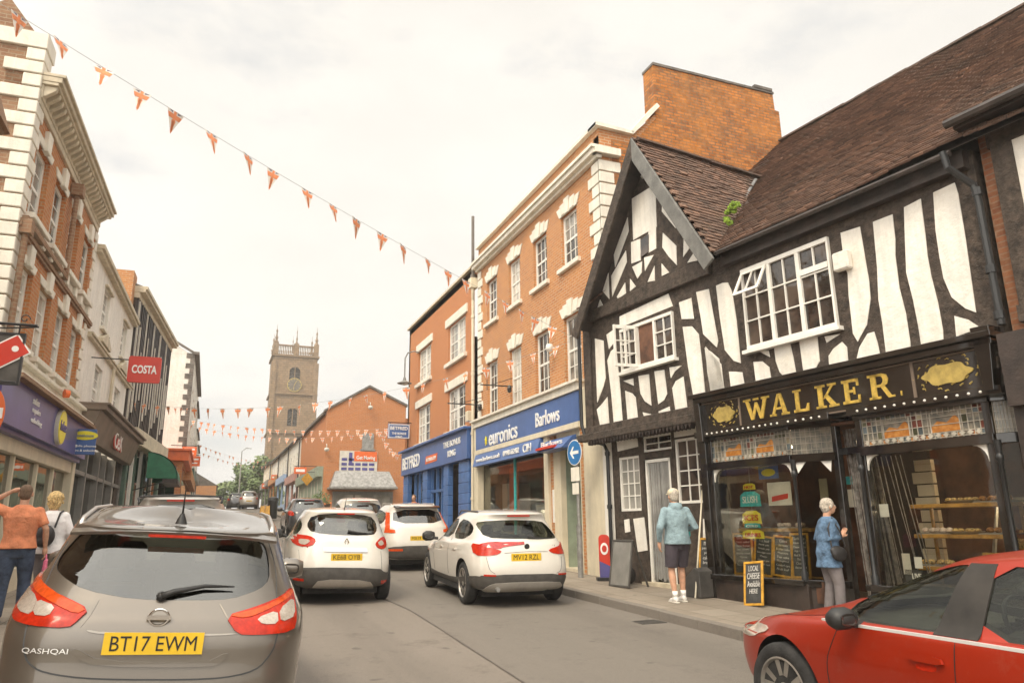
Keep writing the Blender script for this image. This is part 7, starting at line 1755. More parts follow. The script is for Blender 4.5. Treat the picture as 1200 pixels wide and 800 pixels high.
mirror(Vc, 2.9, 1.1, 1, 'paint_white')
# ------------------------------------------------ 5. second white car farther, and silver car ahead of the bronze one
def simple_car(label, x, y, h, lv, pm, zs=1., lamp_y=.72, plate=None, wh=(.8, 3.4), dark='dark_glass', hi=False):
    L = [(a, b, c, ([(p, q*zs) for p, q in z] if isinstance(z, list) else z*zs), n1, n2, g) for a, b, c, z, n1, n2, g in lv]
    c = Car(label, 'car', x, y, h, L, wh, pm, .33*zs, name='car', N=72); c.cabin(.75*zs, 1.44*zs)
    c.window('R', [(-.64, 1.1*zs), (-.55, 1.4*zs), (.55, 1.4*zs), (.64, 1.1*zs)], -.5, .9, dark, smooth=1)
    c.window('L', [(1.0, 1.06*zs), (.75, 1.15*zs), (.85, 1.3*zs), (1.7, 1.38*zs), (2.3, 1.38*zs), (2.9, 1.22*zs), (3.1, 1.04*zs)], .4, 1.3, 'car_glass', smooth=1)
    c.window('F', [(-.66, 1.1*zs), (-.53, 1.38*zs), (.53, 1.38*zs), (.66, 1.1*zs)], 2.3, 5, smooth=1)
    c.finish(); c.all_wheels(); c.underbody()
    for sg in (1, -1): c.patch('R', [(sg*.60, .85*zs), (sg*.84, .85*zs), (sg*.82, 1.03*zs), (sg*.68, 1.03*zs)], 'lamp_red', 'tail_light', off=.012, smooth=1)
    c.patch('R', [(-.86, .3), (.86, .3), (.88, .46), (-.88, .46)], 'plastic_grey', 'bumper_trim', off=.01, smooth=1)
    if plate: c.plate(plate, 0, .72*zs)
    part('brake_light', G['lamp_red'], c.t, lambda m: m.box(.38, .42, -.2, .2, 1.44*zs, 1.46*zs))
    mirror(c, 2.9, 1.03*zs, 1, pm); return c
simple_car('white car only its roof and rear screen showing beyond the compact crossover', 4.75, 24.6, 0, Lx, 'paint_white', 1.12)
S_ = simple_car('silver beige car with black roof bars directly ahead of the bronze crossover', -.42, 12.6, 0, Lx, 'paint_silver', 1.17, plate=None)
for sg in (1, -1): part('roof_rail', G['plastic_black'], S_.t, lambda m: m.tube([(.55, sg*.60, 1.66), (.6, sg*.62, 1.73), (2.1, sg*.6, 1.77), (2.3, sg*.6, 1.7)], .02, 6))
part('roof_bar', G['plastic_black'], S_.t, lambda m: m.tube([(.62, .6, 1.76), (.62, 0, 1.785), (.62, -.6, 1.76)], .016, 6))
p = at_y(291, 598, 77); simple_car('silver estate car far up the street driving away', p.x, 77, 0, Lc, 'paint_silver', 1.1, plate='KX09 TFA')
p = at_y(276, 597, 82); simple_car('dark car far up the street, left of the silver one', p.x, 82, 0, Lc, 'paint_dark', 1.)
simple_car('dark grey car partly hidden beside the planter near the orange gable', 4.0, 33, 0, Lx, 'paint_dark', 1.05)
# ------------------------------------------------ 6. red hatchback beside the camera
Lr = [(.16, 4.12, .74, .22, 5, 4, ''), (.05, 4.26, .85, .28, 5, 3.8, ''), (.0, 4.34, .885, .42, 5, 3.6, ''), (.0, 4.36, .90, .56, 5, 3.5, ''), (.04, 4.34, .905, .68, 4.6, 3.4, ''), (.08, 4.27, .895, [(0, .84), (3, .76), (4.3, .66)], 4.2, 3.4, ''),
      (.14, 4.12, .872, [(0, .97), (2.6, .885), (3.4, .84), (4.2, .74)], 4, 3.4, ''), (.17, 3.95, .850, [(0, 1.01), (2.6, .92), (3.3, .885), (4.0, .79)], 4, 3.4, ''), (.24, 3.3, .81, [(0, 1.03), (2.4, .96), (3.2, .96)], 4, 3.4, 'g'), (.38, 2.95, .735, [(0, 1.15), (3, 1.1)], 3.8, 3.4, 'g'), (.5, 2.6, .665, [(0, 1.28), (3, 1.24)], 3.8, 3.4, 'g'),
      (.5, 2.35, .60, [(0, 1.37), (1.3, 1.395), (2.4, 1.345)], 3.8, 3.4, 'g'), (.6, 2.2, .52, [(0, 1.41), (1.4, 1.435), (2.2, 1.39)], 3.8, 3.4, 'g'), (.8, 2.0, .40, [(0, 1.43), (1.4, 1.458), (2.2, 1.425)], 3.8, 3.4, 'g')]
Rc = Car('bright red hatchback at the lower right corner, its left side towards the camera', 'car', 4.86, 1.22, 0, Lr, (.80, 3.45), 'paint_red', .335, name='car', inner='interior_dark')
Rc.cabin(.55, 1.39, inset=.06, xr=.25, xf=.35)
for ax in 'LK':
    lohi = (.4, 1.3) if ax == 'L' else (-.4, -1.3)
    Rc.window(ax, [(2.10, .945), (2.07, 1.345), (2.2, 1.33), (2.5, 1.24), (2.78, 1.11), (2.97, .985), (2.78, .925), (2.3, .94)], *lohi, 'car_glass', smooth=1)
    Rc.window(ax, [(1.94, .95), (1.90, 1.355), (1.3, 1.36), (.9, 1.31), (.65, 1.2), (.62, 1.07), (.95, .985)], *lohi, 'car_glass', smooth=1)
Rc.window('F', [(-.68, 1.0), (-.50, 1.33), (.50, 1.33), (.68, 1.0)], 2.2, 5, smooth=1)
Rc.window('R', [(-.62, 1.06), (-.5, 1.32), (.5, 1.32), (.62, 1.06)], -.5, 1.0, 'dark_glass', smooth=1)
Rc.t.scale = (1, 1, .955); Rc.finish(); Rc.all_wheels(spokes=5); Rc.underbody(); Rc.seats((1.0, 2.0), .66)
def stw(m):
    c_ = Vector((2.42, -.36, .88)); m.tube([c_+Vector((.06*math.sin(t)*1.2, .19*math.cos(t), .18*math.sin(t))) for t in [2*PI*k/24 for k in range(25)]], .016, 6, cap=False)
    m.box(2.38, 2.46, -.42, -.30, .84, .92); m.tube([c_, c_+Vector((.3, 0, -.12))], .03, 6)
    for t in (0.1, PI-.1, -PI/2): m.tube([c_, c_+Vector((.06*math.sin(t)*1.2, .19*math.cos(t), .18*math.sin(t)))], .014, 5)
part('steering_wheel', G['plastic_black'], Rc.t, stw)
part('dashboard', G['plastic_grey'], Rc.t, lambda m: m.hexa([(2.55, -.72, .6), (3.1, -.7, .6), (3.1, .7, .6), (2.55, .72, .6), (2.6, -.72, .86), (3.15, -.6, .93), (3.15, .6, .93), (2.6, .72, .86)]), bevel=.02)
Rc.patch('L', [(1.885, .94), (2.165, .932), (2.085, 1.35), (1.885, 1.36)], 'interior_dark', 'door_pillar', off=.004)
Rc.patch('K', [(1.885, .94), (2.165, .932), (2.085, 1.35), (1.885, 1.36)], 'interior_dark', 'door_pillar', off=.004)
Rc.line('L', [(.6, .99), (1.2, .945), (2.0, .925), (2.7, .905), (3.05, .895)], .026, 'trim_bright', 'window_trim', off=.010, smooth=1)
Rc.line('L', [(1.98, .3), (2.0, .6), (2.01, .94)], .007); Rc.line('L', [(2.95, .3), (2.98, .6), (2.90, .80), (2.86, .90)], .007); Rc.line('L', [(.85, .75), (1.0, .9), (.8, 1.0)], .007); Rc.line('L', [(.9, .26), (1.7, .26), (2.9, .26)], .008)
Rc.line('L', [(3.0, .93), (3.2, .90), (3.7, .84), (4.05, .74)], .007)
for hx_ in (2.12, 1.1):
    h = Rc.patch('L', [(hx_-.06, .77), (hx_+.17, .765), (hx_+.18, .80), (hx_-.04, .815)], 'paint_red', 'door_handle', off=.03, smooth=1, depth=.02)
    Rc.patch('L', [(hx_, .725), (hx_+.13, .72), (hx_+.14, .76), (hx_+.0, .765)], 'lamp_red', 'handle_recess', off=.003, smooth=1, depth=0, parent=h)
Rc.line('L', [(.7, .80), (1.6, .72), (2.6, .68), (3.0, .70)], .012, 'paint_red', 'body_crease', off=.0)
hd = Rc.patch('F', [(.52, .64), (.74, .63), (.80, .67), (.79, .76), (.70, .75), (.56, .70)], 'lamp_clear', 'headlight', off=.006, smooth=1)
Rc.patch('F', [(-.52, .64), (-.74, .63), (-.80, .67), (-.79, .76), (-.70, .75), (-.56, .70)], 'lamp_clear', 'headlight', off=.006, smooth=1)
Rc.patch('F', [(-.45, .38), (.45, .38), (.5, .56), (-.5, .56)], 'plastic_black', 'grille', off=.005, smooth=1)
Rc.patch('L', [(3.98, .66), (4.18, .64), (4.2, .70), (4.1, .755), (3.9, .77)], 'lamp_clear', 'headlight', off=.007, smooth=1)
mirror(Rc, 2.70, .96, 1, 'plastic_black', .78); mirror(Rc, 2.70, .96, -1, 'plastic_black', .78)
# ================================================================ people
def fused(name, mat, parent, fn, voxel=.011, smooth=3, fac=.6):
    m = MB(); fn(m); me = m.mesh(name); bm = bmesh.new(); bm.from_mesh(me); bmesh.ops.recalc_face_normals(bm, faces=bm.faces); bm.to_mesh(me); bm.free()
    o = bpy.data.objects.new('t', me); COL.objects.link(o)
    r = o.modifiers.new('r', 'REMESH'); r.mode = 'VOXEL'; r.voxel_size = voxel
    s = o.modifiers.new('s', 'SMOOTH'); s.iterations = smooth; s.factor = fac
    dg = bpy.context.evaluated_depsgraph_get(); me2 = bpy.data.meshes.new_from_object(o.evaluated_get(dg)); bpy.data.objects.remove(o); me2.name = name; me2.materials.clear()
    return link(name, me2, mat, parent, True)
def ball(m, c, r, seg=16):
    c = Vector(c); n = 10; rings = []
    vs = []; fs = []
    for i in range(1, n):
        t = PI*i/n
        for k in range(seg): a = 2*PI*k/seg; vs.append(c+Vector((r[0]*math.sin(t)*math.cos(a), r[1]*math.sin(t)*math.sin(a), r[2]*math.cos(t))))
    vs += [c+Vector((0, 0, r[2])), c-Vector((0, 0, r[2]))]
    for i in range(n-2):
        for k in range(seg): fs.append((i*seg+k, i*seg+(k+1) % seg, (i+1)*seg+(k+1) % seg, (i+1)*seg+k))
    T, B = len(vs)-2, len(vs)-1
    for k in range(seg): fs.append((T, (k+1) % seg, k)); fs.append((B, (n-2)*seg+k, (n-2)*seg+(k+1) % seg))
    m.add(vs, fs)
def rings(m, L, seg=20):
    """closed loft of ellipses (x, y, z, rx, ry)"""
    vs = []; fs = []
    for (x, y, z, rx, ry) in L:
        for k in range(seg): a = 2*PI*k/seg; vs.append((x+rx*math.cos(a), y+ry*math.sin(a), z))
    n = len(L); fs = [(i*seg+k, i*seg+(k+1) % seg, (i+1)*seg+(k+1) % seg, (i+1)*seg+k) for i in range(n-1) for k in range(seg)]
    fs += [tuple(range(seg))[::-1], tuple(range((n-1)*seg, n*seg))]; m.add(vs, fs)
def person(label, loc, face, H, arms, legs, head_turn=0, female=False, lean=0., cloth=None, girth=1.):
    """local: x right, y forward, z up. arms: {side: (elbow, wrist, hand dir)}; legs: {side: (knee, ankle)}"""
    t = thing('person', label, 'person', loc, face, local=True); k = H/1.75
    V = lambda p: Vector(p)*k
    sh = .172 if not female else .15; sh *= girth**.6
    hipw = .095; shoulder = {s: V((s*sh, -.01+lean, 1.385)) for s in (1, -1)}; hip = {s: V((s*hipw, 0, .92)) for s in (1, -1)}
    hc = V((0, .03+lean*1.25, 1.625)); g = girth
    torso = [(0, 0, .86, .15*g, .105*g), (0, 0, .95, .165*g, .115*g), (0, .0+lean*.3, 1.08, .14*g, .10*g), (0, lean*.6, 1.22, .155*g, .11*g), (0, lean*.85, 1.32, .17*g, .11*g), (0, lean, 1.39, .15*g, .09), (0, lean, 1.435, .105, .075), (0, lean, 1.48, .065, .06)]
    E = {s: V(arms[s][0]) for s in arms}; W = {s: V(arms[s][1]) for s in arms}; D = {s: Vector(arms[s][2]).normalized() for s in arms}
    Kn = {s: V(legs[s][0]) for s in legs}; A = {s: V(legs[s][1]) for s in legs}
    def head(m):
        ball(m, hc+Vector((0, -.008, .02)), (.076*k, .096*k, .098*k)); ball(m, hc+Vector((0, .03, -.045))*k, (.056*k, .062*k, .07*k))
        c, s_ = math.cos(head_turn), math.sin(head_turn)
        m.tube([V((0, lean-.012, 1.40)), V((0, .0+lean, 1.50)), hc+V((0, -.01, -.03))], [.062*k, .054*k, .055*k], 12)
        ball(m, hc+V((0, .098, -.015)), (.014*k, .022*k, .024*k), 8); ball(m, hc+V((0, .082, -.062)), (.024*k, .014*k, .012*k), 8)
        for s in (1, -1): ball(m, hc+V((s*.078, -.005, -.01)), (.012*k, .02*k, .033*k), 8)
    def hand(m, w, d, s):
        n = d.cross(Vector((0, 1, 0))); n = n.normalized() if n.length > .2 else Vector((s, 0, 0)); b = d.cross(n).normalized()
        p = w+d*.05*k; m.tube([w, w+d*.04*k, w+d*.085*k], [.026*k, .034*k, .03*k], 8)
        for j, (L, o) in enumerate(((.066, -.03), (.076, -.010), (.071, .010), (.056, .03))):
            q = w+d*.085*k+b*o*k*.95; c_ = n*(-s)*.018*k; m.tube([q-d*.02*k, q+d*L*.5*k, q+d*L*.85*k+c_, q+d*L*.95*k+c_*2.1], [.0105*k, .0095*k, .0085*k, .006*k], 6)
        q = w+d*.03*k-b*.03*k; m.tube([q, q-b*.025*k+d*.03*k, q-b*.028*k+d*.06*k], [.013*k, .011*k, .008*k], 6)
    def body(m):
        rings(m, [(x*k, y*k, z*k, rx*k*.94, ry*k*.94) for x, y, z, rx, ry in torso]); head(m)
        for s in E:
            m.tube([shoulder[s]+V((-s*.05, 0, 0)), shoulder[s], shoulder[s].lerp(E[s], .5), E[s], E[s].lerp(W[s], .35), W[s]], [.05*k, .055*k, .045*k, .037*k, .038*k, .024*k], 12); hand(m, W[s], D[s], s)
        for s in Kn:
            m.tube([hip[s]+V((0, 0, .02)), hip[s].lerp(Kn[s], .3), hip[s].lerp(Kn[s], .75), Kn[s], Kn[s].lerp(A[s], .3), Kn[s].lerp(A[s], .75), A[s]], [.085*k, .084*k, .062*k, .054*k, .058*k, .04*k, .034*k], 14)
            m.tube([A[s]+V((0, -.04, -.04)), A[s]+V((0, .06, -.05)), A[s]+V((0, .15, -.06))], [.032*k, .034*k, .022*k], 10)
    fused('body', G['skin'], t, body, .0085, 2, .45)
    for s in (1, -1):
        e = part('eye', G['text_white'], t, lambda m: ball(m, hc+V((s*.03, .086, .012)), (.011*k, .008*k, .008*k), 8), smooth=True)
        part('iris', G['interior_dark'], e, lambda m: ball(m, hc+V((s*.03, .0935, .012)), (.005*k, .003*k, .005*k), 8))
    return dict(t=t, k=k, V=V, sh=shoulder, E=E, W=W, D=D, hip=hip, Kn=Kn, A=A, hc=hc, torso=torso, lean=lean)
def top(P, name, mat, z0=.9, sleeve=1.0, ease=.022, flare=1.0, hood=False, wr=.004):
    k, V = P['k'], P['V']
    def f(m):
        L = [r for r in P['torso'] if r[2] > z0+.02 and r[2] < 1.46]; r0 = P['torso'][1]
        L = [(L[0][0], L[0][1], z0, (L[0][3]+ease+.01)*flare, (L[0][4]+ease+.01)*flare)]+[(x, y, z, rx+ease, ry+ease) for x, y, z, rx, ry in L]+[(0, P['lean'], 1.48, .08, .072)]
        rings(m, [(a*k, b*k, c*k, d*k, e*k) for a, b, c, d, e in L])
        for s in P['E']:
            S, E, W = P['sh'][s], P['E'][s], P['W'][s]; ball(m, S, ((.056+ease*.5)*k,)*3, 12); pts = [S+V((-s*.07, 0, .02)), S, S.lerp(E, .5), E]; rr = [.04*k, (.054+ease*.5)*k, (.050+ease*.4)*k, (.046+ease*.3)*k]
            if sleeve > 1: pts += [E.lerp(W, .5), E.lerp(W, .93)]; rr += [.046*k, .037*k]
            else: pts = pts[:3]; pts[2] = S.lerp(E, .78*sleeve); rr = rr[:2]+[.062*k]
            m.tube(pts, rr, 14)
        if hood:
            ball(m, V((0, P['lean']-.07, 1.45)), (.105*k, .065*k, .075*k)); m.tube([V((-.07, P['lean']+.03, 1.47)), V((-.085, P['lean']-.03, 1.50)), V((0, P['lean']-.09, 1.50)), V((.085, P['lean']-.03, 1.50)), V((.07, P['lean']+.03, 1.47))], .03*k, 8)
        # folds
        rnd = random.Random(len(name)+7)
        for i in range(7):
            z = z0+.04+i*.045; s = rnd.choice((-1, 1)); m.tube([V((s*.14, -.06, z)), V((s*.05, -.118+P['lean']*.4, z+.02)), V((-s*.05, -.12+P['lean']*.4, z-.015))], [.006, .015, .006], 6)
    return fused(name, G[mat], P['t'], f, .012, 3, .5)
def bottoms(P, name, mat, to=1.0, ease=.02, zt=.98):
    k, V = P['k'], P['V']
    def f(m):
        rings(m, [(0, 0, .80*k, .135*k, .105*k), (0, 0, .88*k, .165*k, .13*k), (0, 0, zt*k, .16*k, .12*k)])
        for s in P['Kn']:
            H, K, A = P['hip'][s], P['Kn'][s], P['A'][s]
            if to < 1: e = H.lerp(K, to*1.0); pts = [H, H.lerp(e, .5), e]; rr = [.10*k, .10*k, .092*k]
            else: pts = [H, H.lerp(K, .5), K, K.lerp(A, .5), A+V((0, 0, .0))]; rr = [.10*k, .09*k, .068*k, .062*k, .058*k]
            m.tube(pts, [r+ease-.02 for r in rr], 16)
            if to >= 1:
                for q in (.15, .3, .85): c = K.lerp(A, q); m.tube([c+V((-.05, -.045, 0)), c+V((0, -.064, .015)), c+V((.05, -.045, -.01))], [.005, .012, .005], 5)
    return fused(name, G[mat], P['t'], f, .012, 3, .5)
def shoes(P, mat, name='shoe', sock=None):
    k, V = P['k'], P['V']
    for s in P['A']:
        a = P['A'][s]; tip = P.get('tip', {}).get(s, 0)
        def f(m):
            m.tube([a+V((0, -.055, -.035)), a+V((0, .0, -.03)), a+V((0, .07, -.045+tip*.3)), a+V((0, .17, -.06+tip)), a+V((0, .2, -.06+tip))], [.03*k, .046*k, .043*k, .036*k, .02*k], 12); m.tube([a+V((0, 0, .03)), a+V((0, 0, -.04))], [.042*k, .045*k], 12)
        o = fused(name, G[mat], P['t'], f, .01, 2)
        part('sole', G['box_white'] if mat == 'shoe_white' else G['plastic_black'], o, lambda m: m.hexa([a+V((-.04, -.085, -.088)), a+V((.04, -.085, -.088)), a+V((.045, .2, -.088+tip)), a+V((-.045, .2, -.088+tip)), a+V((-.04, -.085, -.064)), a+V((.04, -.085, -.064)), a+V((.045, .205, -.064+tip)), a+V((-.045, .205, -.064+tip))]), bevel=.008)
        if sock: part('sock', G[sock], P['t'], lambda m: m.tube([a+V((0, 0, .0)), a+V((0, 0, .09))], [.042*k, .045*k], 12), smooth=True)
def hair(P, mat, full=True, length=.0, vol=1.):
    k, V, hc = P['k'], P['V'], P['hc']
    def f(m):
        ball(m, hc+V((0, -.022, .035)), (.085*k*vol, .1*k*vol, .095*k*vol)); ball(m, hc+V((0, -.05, -.01-length*.3)), (.078*k*vol, .065*k*vol, (.085+length)*k))
        rnd = random.Random(4)
        if full:
            for i in range(46):
                a = rnd.uniform(0, 2*PI); e = rnd.uniform(-.5, 1.2); d = Vector((math.cos(a)*math.cos(e), math.sin(a)*math.cos(e), math.sin(e)))
                if d.y > .45 and d.z < .55: continue
                p = hc+V((0, -.02, .03-(length*.4 if d.z < 0 else 0)))+Vector((d.x*.083*vol, d.y*.1*vol, d.z*.095*vol))*k; m.tube([p, p+Vector((rnd.uniform(-.02, .02), rnd.uniform(-.02, .01), -.035))*k], [.02*k, .011*k], 5)
    return fused('hair', G[mat], P['t'], f, .009, 1)
def place(px, py, Y, dz=.12): q = at_y(px, py, Y); return Vector((q.x, Y, gz(Y)+dz))
# --- man with cap, seen from behind
loc = Vector((7.03, 10.35, gz(10.35)+.12))
P = person('person in pale cap, blue hoodie and dark shorts walking away along the right pavement', loc, math.radians(-12), 1.77,
   {-1: ((-.31, -.07, 1.13), (-.29, .04, .91), (.1, .2, -1)), 1: ((.29, -.06, 1.14), (.24, .20, 1.10), (-.4, 1, .1))},
   {-1: ((-.11, .05, .50), (-.10, -.02, .088)), 1: ((.10, .16, .52), (.10, .14, .088))}, lean=.02, girth=1.02)
top(P, 'hoodie', 'hoodie', .88, 2, .045, 1.0, hood=True); bottoms(P, 'shorts', 'shorts', .92, .03, .95); shoes(P, 'shoe_white', sock='text_white')
hair(P, 'hair_grey', False)
def capf(m):
    k, V, hc = P['k'], P['V'], P['hc']; ball(m, hc+V((0, -.005, .055)), (.094*k, .108*k, .078*k)); ball(m, hc+V((0, .13, .04)), (.075*k, .085*k, .012*k))
fused('cap', G['cap_cream'], P['t'], capf, .009, 2)
m = MB(); q = loc+Vector((.26, .18, 1.08)); m.box(q.x-.03, q.x+.09, q.y-.06, q.y+.1, q.z-.08, q.z+.03); o = m.build('folder', G['teal'], bevel=.01); props(o, 'small teal folder in the hand of the person in the pale cap', 'folder')
# --- woman by the bakery door, side on
loc = Vector((7.93, 8.1, gz(8.1)+.12))
P = person('grey haired person in blue cardigan and grey trousers at the shop doorway', loc, math.radians(-112), 1.60,
   {-1: ((-.21, -.06, 1.16), (-.14, .16, 1.12), (.3, .8, .6)), 1: ((.22, -.04, 1.15), (.14, .17, 1.18), (-.3, .6, .8))},
   {-1: ((-.09, .03, .50), (-.09, -.05, .088)), 1: ((.09, .08, .50), (.09, .06, .088))}, lean=.045, female=True, girth=1.1)
top(P, 'cardigan', 'cardigan', .74, 2, .04, 1.12); bottoms(P, 'trousers', 'trousers_grey', 1., .03); shoes(P, 'leather_black'); hair(P, 'hair_grey', True, .01, 1.04)
hb = thing('handbag', 'black shoulder bag at the side of the person in the blue cardigan', 'handbag', loc+Vector((-.18, -.18, .8)))
Mz = Matrix.Translation(loc) @ Matrix.Rotation(math.radians(-112), 4, 'Z')
def L2W(*p): return Mz @ Vector(p)
def hbf(m):
    c = L2W(.23, .07, .93); ball(m, c, (.11, .11, .1)); 
fused('bag_body', G['leather_black'], hb, lambda m: (ball(m, L2W(.225, .06, .86), (.13, .05, .10)), ball(m, L2W(.225, .03, .90), (.11, .045, .07))), .012, 3)
part('strap', G['leather_black'], hb, lambda m: m.tube([L2W(.24, .14, .96), L2W(.23, .1, 1.15), L2W(.17, .03, 1.335), L2W(.21, -.05, 1.2), L2W(.24, -.04, .95)], .012, 6))
# --- man in orange shirt on the left pavement
loc = place(27, 600, 12)
P = person('person in orange polo shirt and jeans raising a hand to the head', loc, math.radians(5), 1.80,
   {-1: ((-.40, .05, 1.50), (-.16, .08, 1.66), (1, .1, .3)), 1: ((.29, -.03, 1.16), (.30, .06, .92), (.05, .2, -1))},
   {-1: ((-.12, .04, .50), (-.13, -.06, .088)), 1: ((.11, .12, .52), (.12, .14, .088))}, lean=.01, girth=1.1)
top(P, 'polo_shirt', 'shirt_orange', .92, 1.0, .03, 1.0); bottoms(P, 'jeans', 'jeans', 1., .03); shoes(P, 'leather_black'); hair(P, 'hair_short', False, 0, .93)
Mz = Matrix.Translation(loc) @ Matrix.Rotation(math.radians(5), 4, 'Z')
pb_ = thing('carrier_bag', 'pink carrier bag hanging from the hand of the person in orange', 'bag', L2W(.34, .1, .6))
part('bag_body', G['bag_pink'], pb_, lambda m: m.hexa([L2W(.30, -.04, .48), L2W(.38, -.03, .48), L2W(.38, .24, .48), L2W(.30, .24, .48), L2W(.32, -.02, .80), L2W(.36, -.02, .80), L2W(.36, .22, .80), L2W(.32, .22, .80)]), bevel=.02)
part('handle', G['bag_pink'], pb_, lambda m: m.tube([L2W(.34, .02, .79), L2W(.33, .08, .88), L2W(.34, .18, .79)], .008, 5))
# --- blonde woman with backpack
loc = place(63, 600, 12.7)
P = person('blonde person in white top with black backpack beside the person in orange', loc, math.radians(-4), 1.70,
   {-1: ((-.24, -.02, 1.16), (-.24, .14, .98), (0, .8, -.5)), 1: ((.26, -.02, 1.16), (.24, .16, 1.0), (0, .8, -.4))},
   {-1: ((-.09, .10, .50), (-.09, .10, .088)), 1: ((.09, .02, .50), (.10, -.06, .088))}, female=True, girth=1.1)
top(P, 'white_top', 'top_white', .86, 1.2, .04, 1.05); bottoms(P, 'trousers', 'trousers_grey', 1., .03); shoes(P, 'shoe_white'); hair(P, 'hair_blonde', True, .045, 1.2)
Mz = Matrix.Translation(loc) @ Matrix.Rotation(math.radians(-4), 4, 'Z')
bp_ = thing('backpack', 'round black backpack on the back of the blonde person', 'backpack', L2W(0, -.2, 1.1))
fused('bag_body', G['leather_black'], bp_, lambda m: (ball(m, L2W(-.03, -.2, 1.08), (.135, .09, .16)), ball(m, L2W(-.03, -.24, 1.0), (.10, .06, .08))), .013, 3)
part('strap', G['leather_black'], bp_, lambda m: [m.tube([L2W(s*.08, -.17, 1.2), L2W(s*.11, -.1, 1.40), L2W(s*.12, .0, 1.43), L2W(s*.13, .12, 1.33)], .014, 6) for s in (-1, 1)])
# --- small figure by the betting shop
loc = place(485, 600, 27)
P = person('small distant person outside the blue betting shop, only the head showing over a car', loc, math.radians(150), 1.72,
   {-1: ((-.27, .0, 1.15), (-.25, .08, .92), (0, .2, -1)), 1: ((.27, 0, 1.15), (.25, .08, .92), (0, .2, -1))},
   {-1: ((-.1, .02, .5), (-.1, 0, .088)), 1: ((.1, .02, .5), (.1, 0, .088))})
top(P, 'shirt', 'shirt_orange', .92, 1.0, .02); bottoms(P, 'trousers', 'shorts', 1.); shoes(P, 'leather_black'); hair(P, 'hair_short', False)
# ================================================================ street furniture
# one-way sign on post
SP = at_y(673, 530, 14.6); SG = thing('one_way_sign', 'round blue sign with white left arrow on a grey post beside the cream door', 'road sign', (SP.x, 14.6, gz(14.6)+.12))
F_ = FR(SP.x, 14.6, -PI/2+.12); R_ = .28; SPx, SP = SP.x, Vector((0, SP.y, SP.z))
part('post', G['galv'], SG, lambda m: (m.tube([(SPx+.06, 14.6, gz(14.6)+.1), (SPx+.06, 14.6, SP.z+.3)], .036, 10), m.tube([(SPx+.06, 14.6, gz(14.6)+.1), (SPx+.06, 14.6, gz(14.6)+1.2)], .062, 12)))
sp_ = part('plate', G['text_white'], SG, lambda m: m.fp(F_, [(SP.x+R_*math.cos(2*PI*k/36), SP.z+R_*math.sin(2*PI*k/36)) for k in range(36)], -.012, 0))
part('blue_disc', G['sign_blue'], sp_, lambda m: m.fp(F_, [(SP.x+.262*math.cos(2*PI*k/36), SP.z+.262*math.sin(2*PI*k/36)) for k in range(36)], 0, .004))
part('arrow', G['text_white'], sp_, lambda m: m.fp(F_, [(SP.x-.17, SP.z), (SP.x-.05, SP.z+.13), (SP.x+.0, SP.z+.13), (SP.x-.07, SP.z+.035), (SP.x+.17, SP.z+.035), (SP.x+.17, SP.z-.035), (SP.x-.07, SP.z-.035), (SP.x+.0, SP.z-.13), (SP.x-.05, SP.z-.13)], .004, .008))
part('lower_plate', G['stone_white'], SG, lambda m: (m.fb(F_, -.16, .16, SP.z-.62, SP.z-.32, -.012, 0), m.fb(F_, -.12, .12, SP.z-.9, SP.z-.66, -.012, 0)))
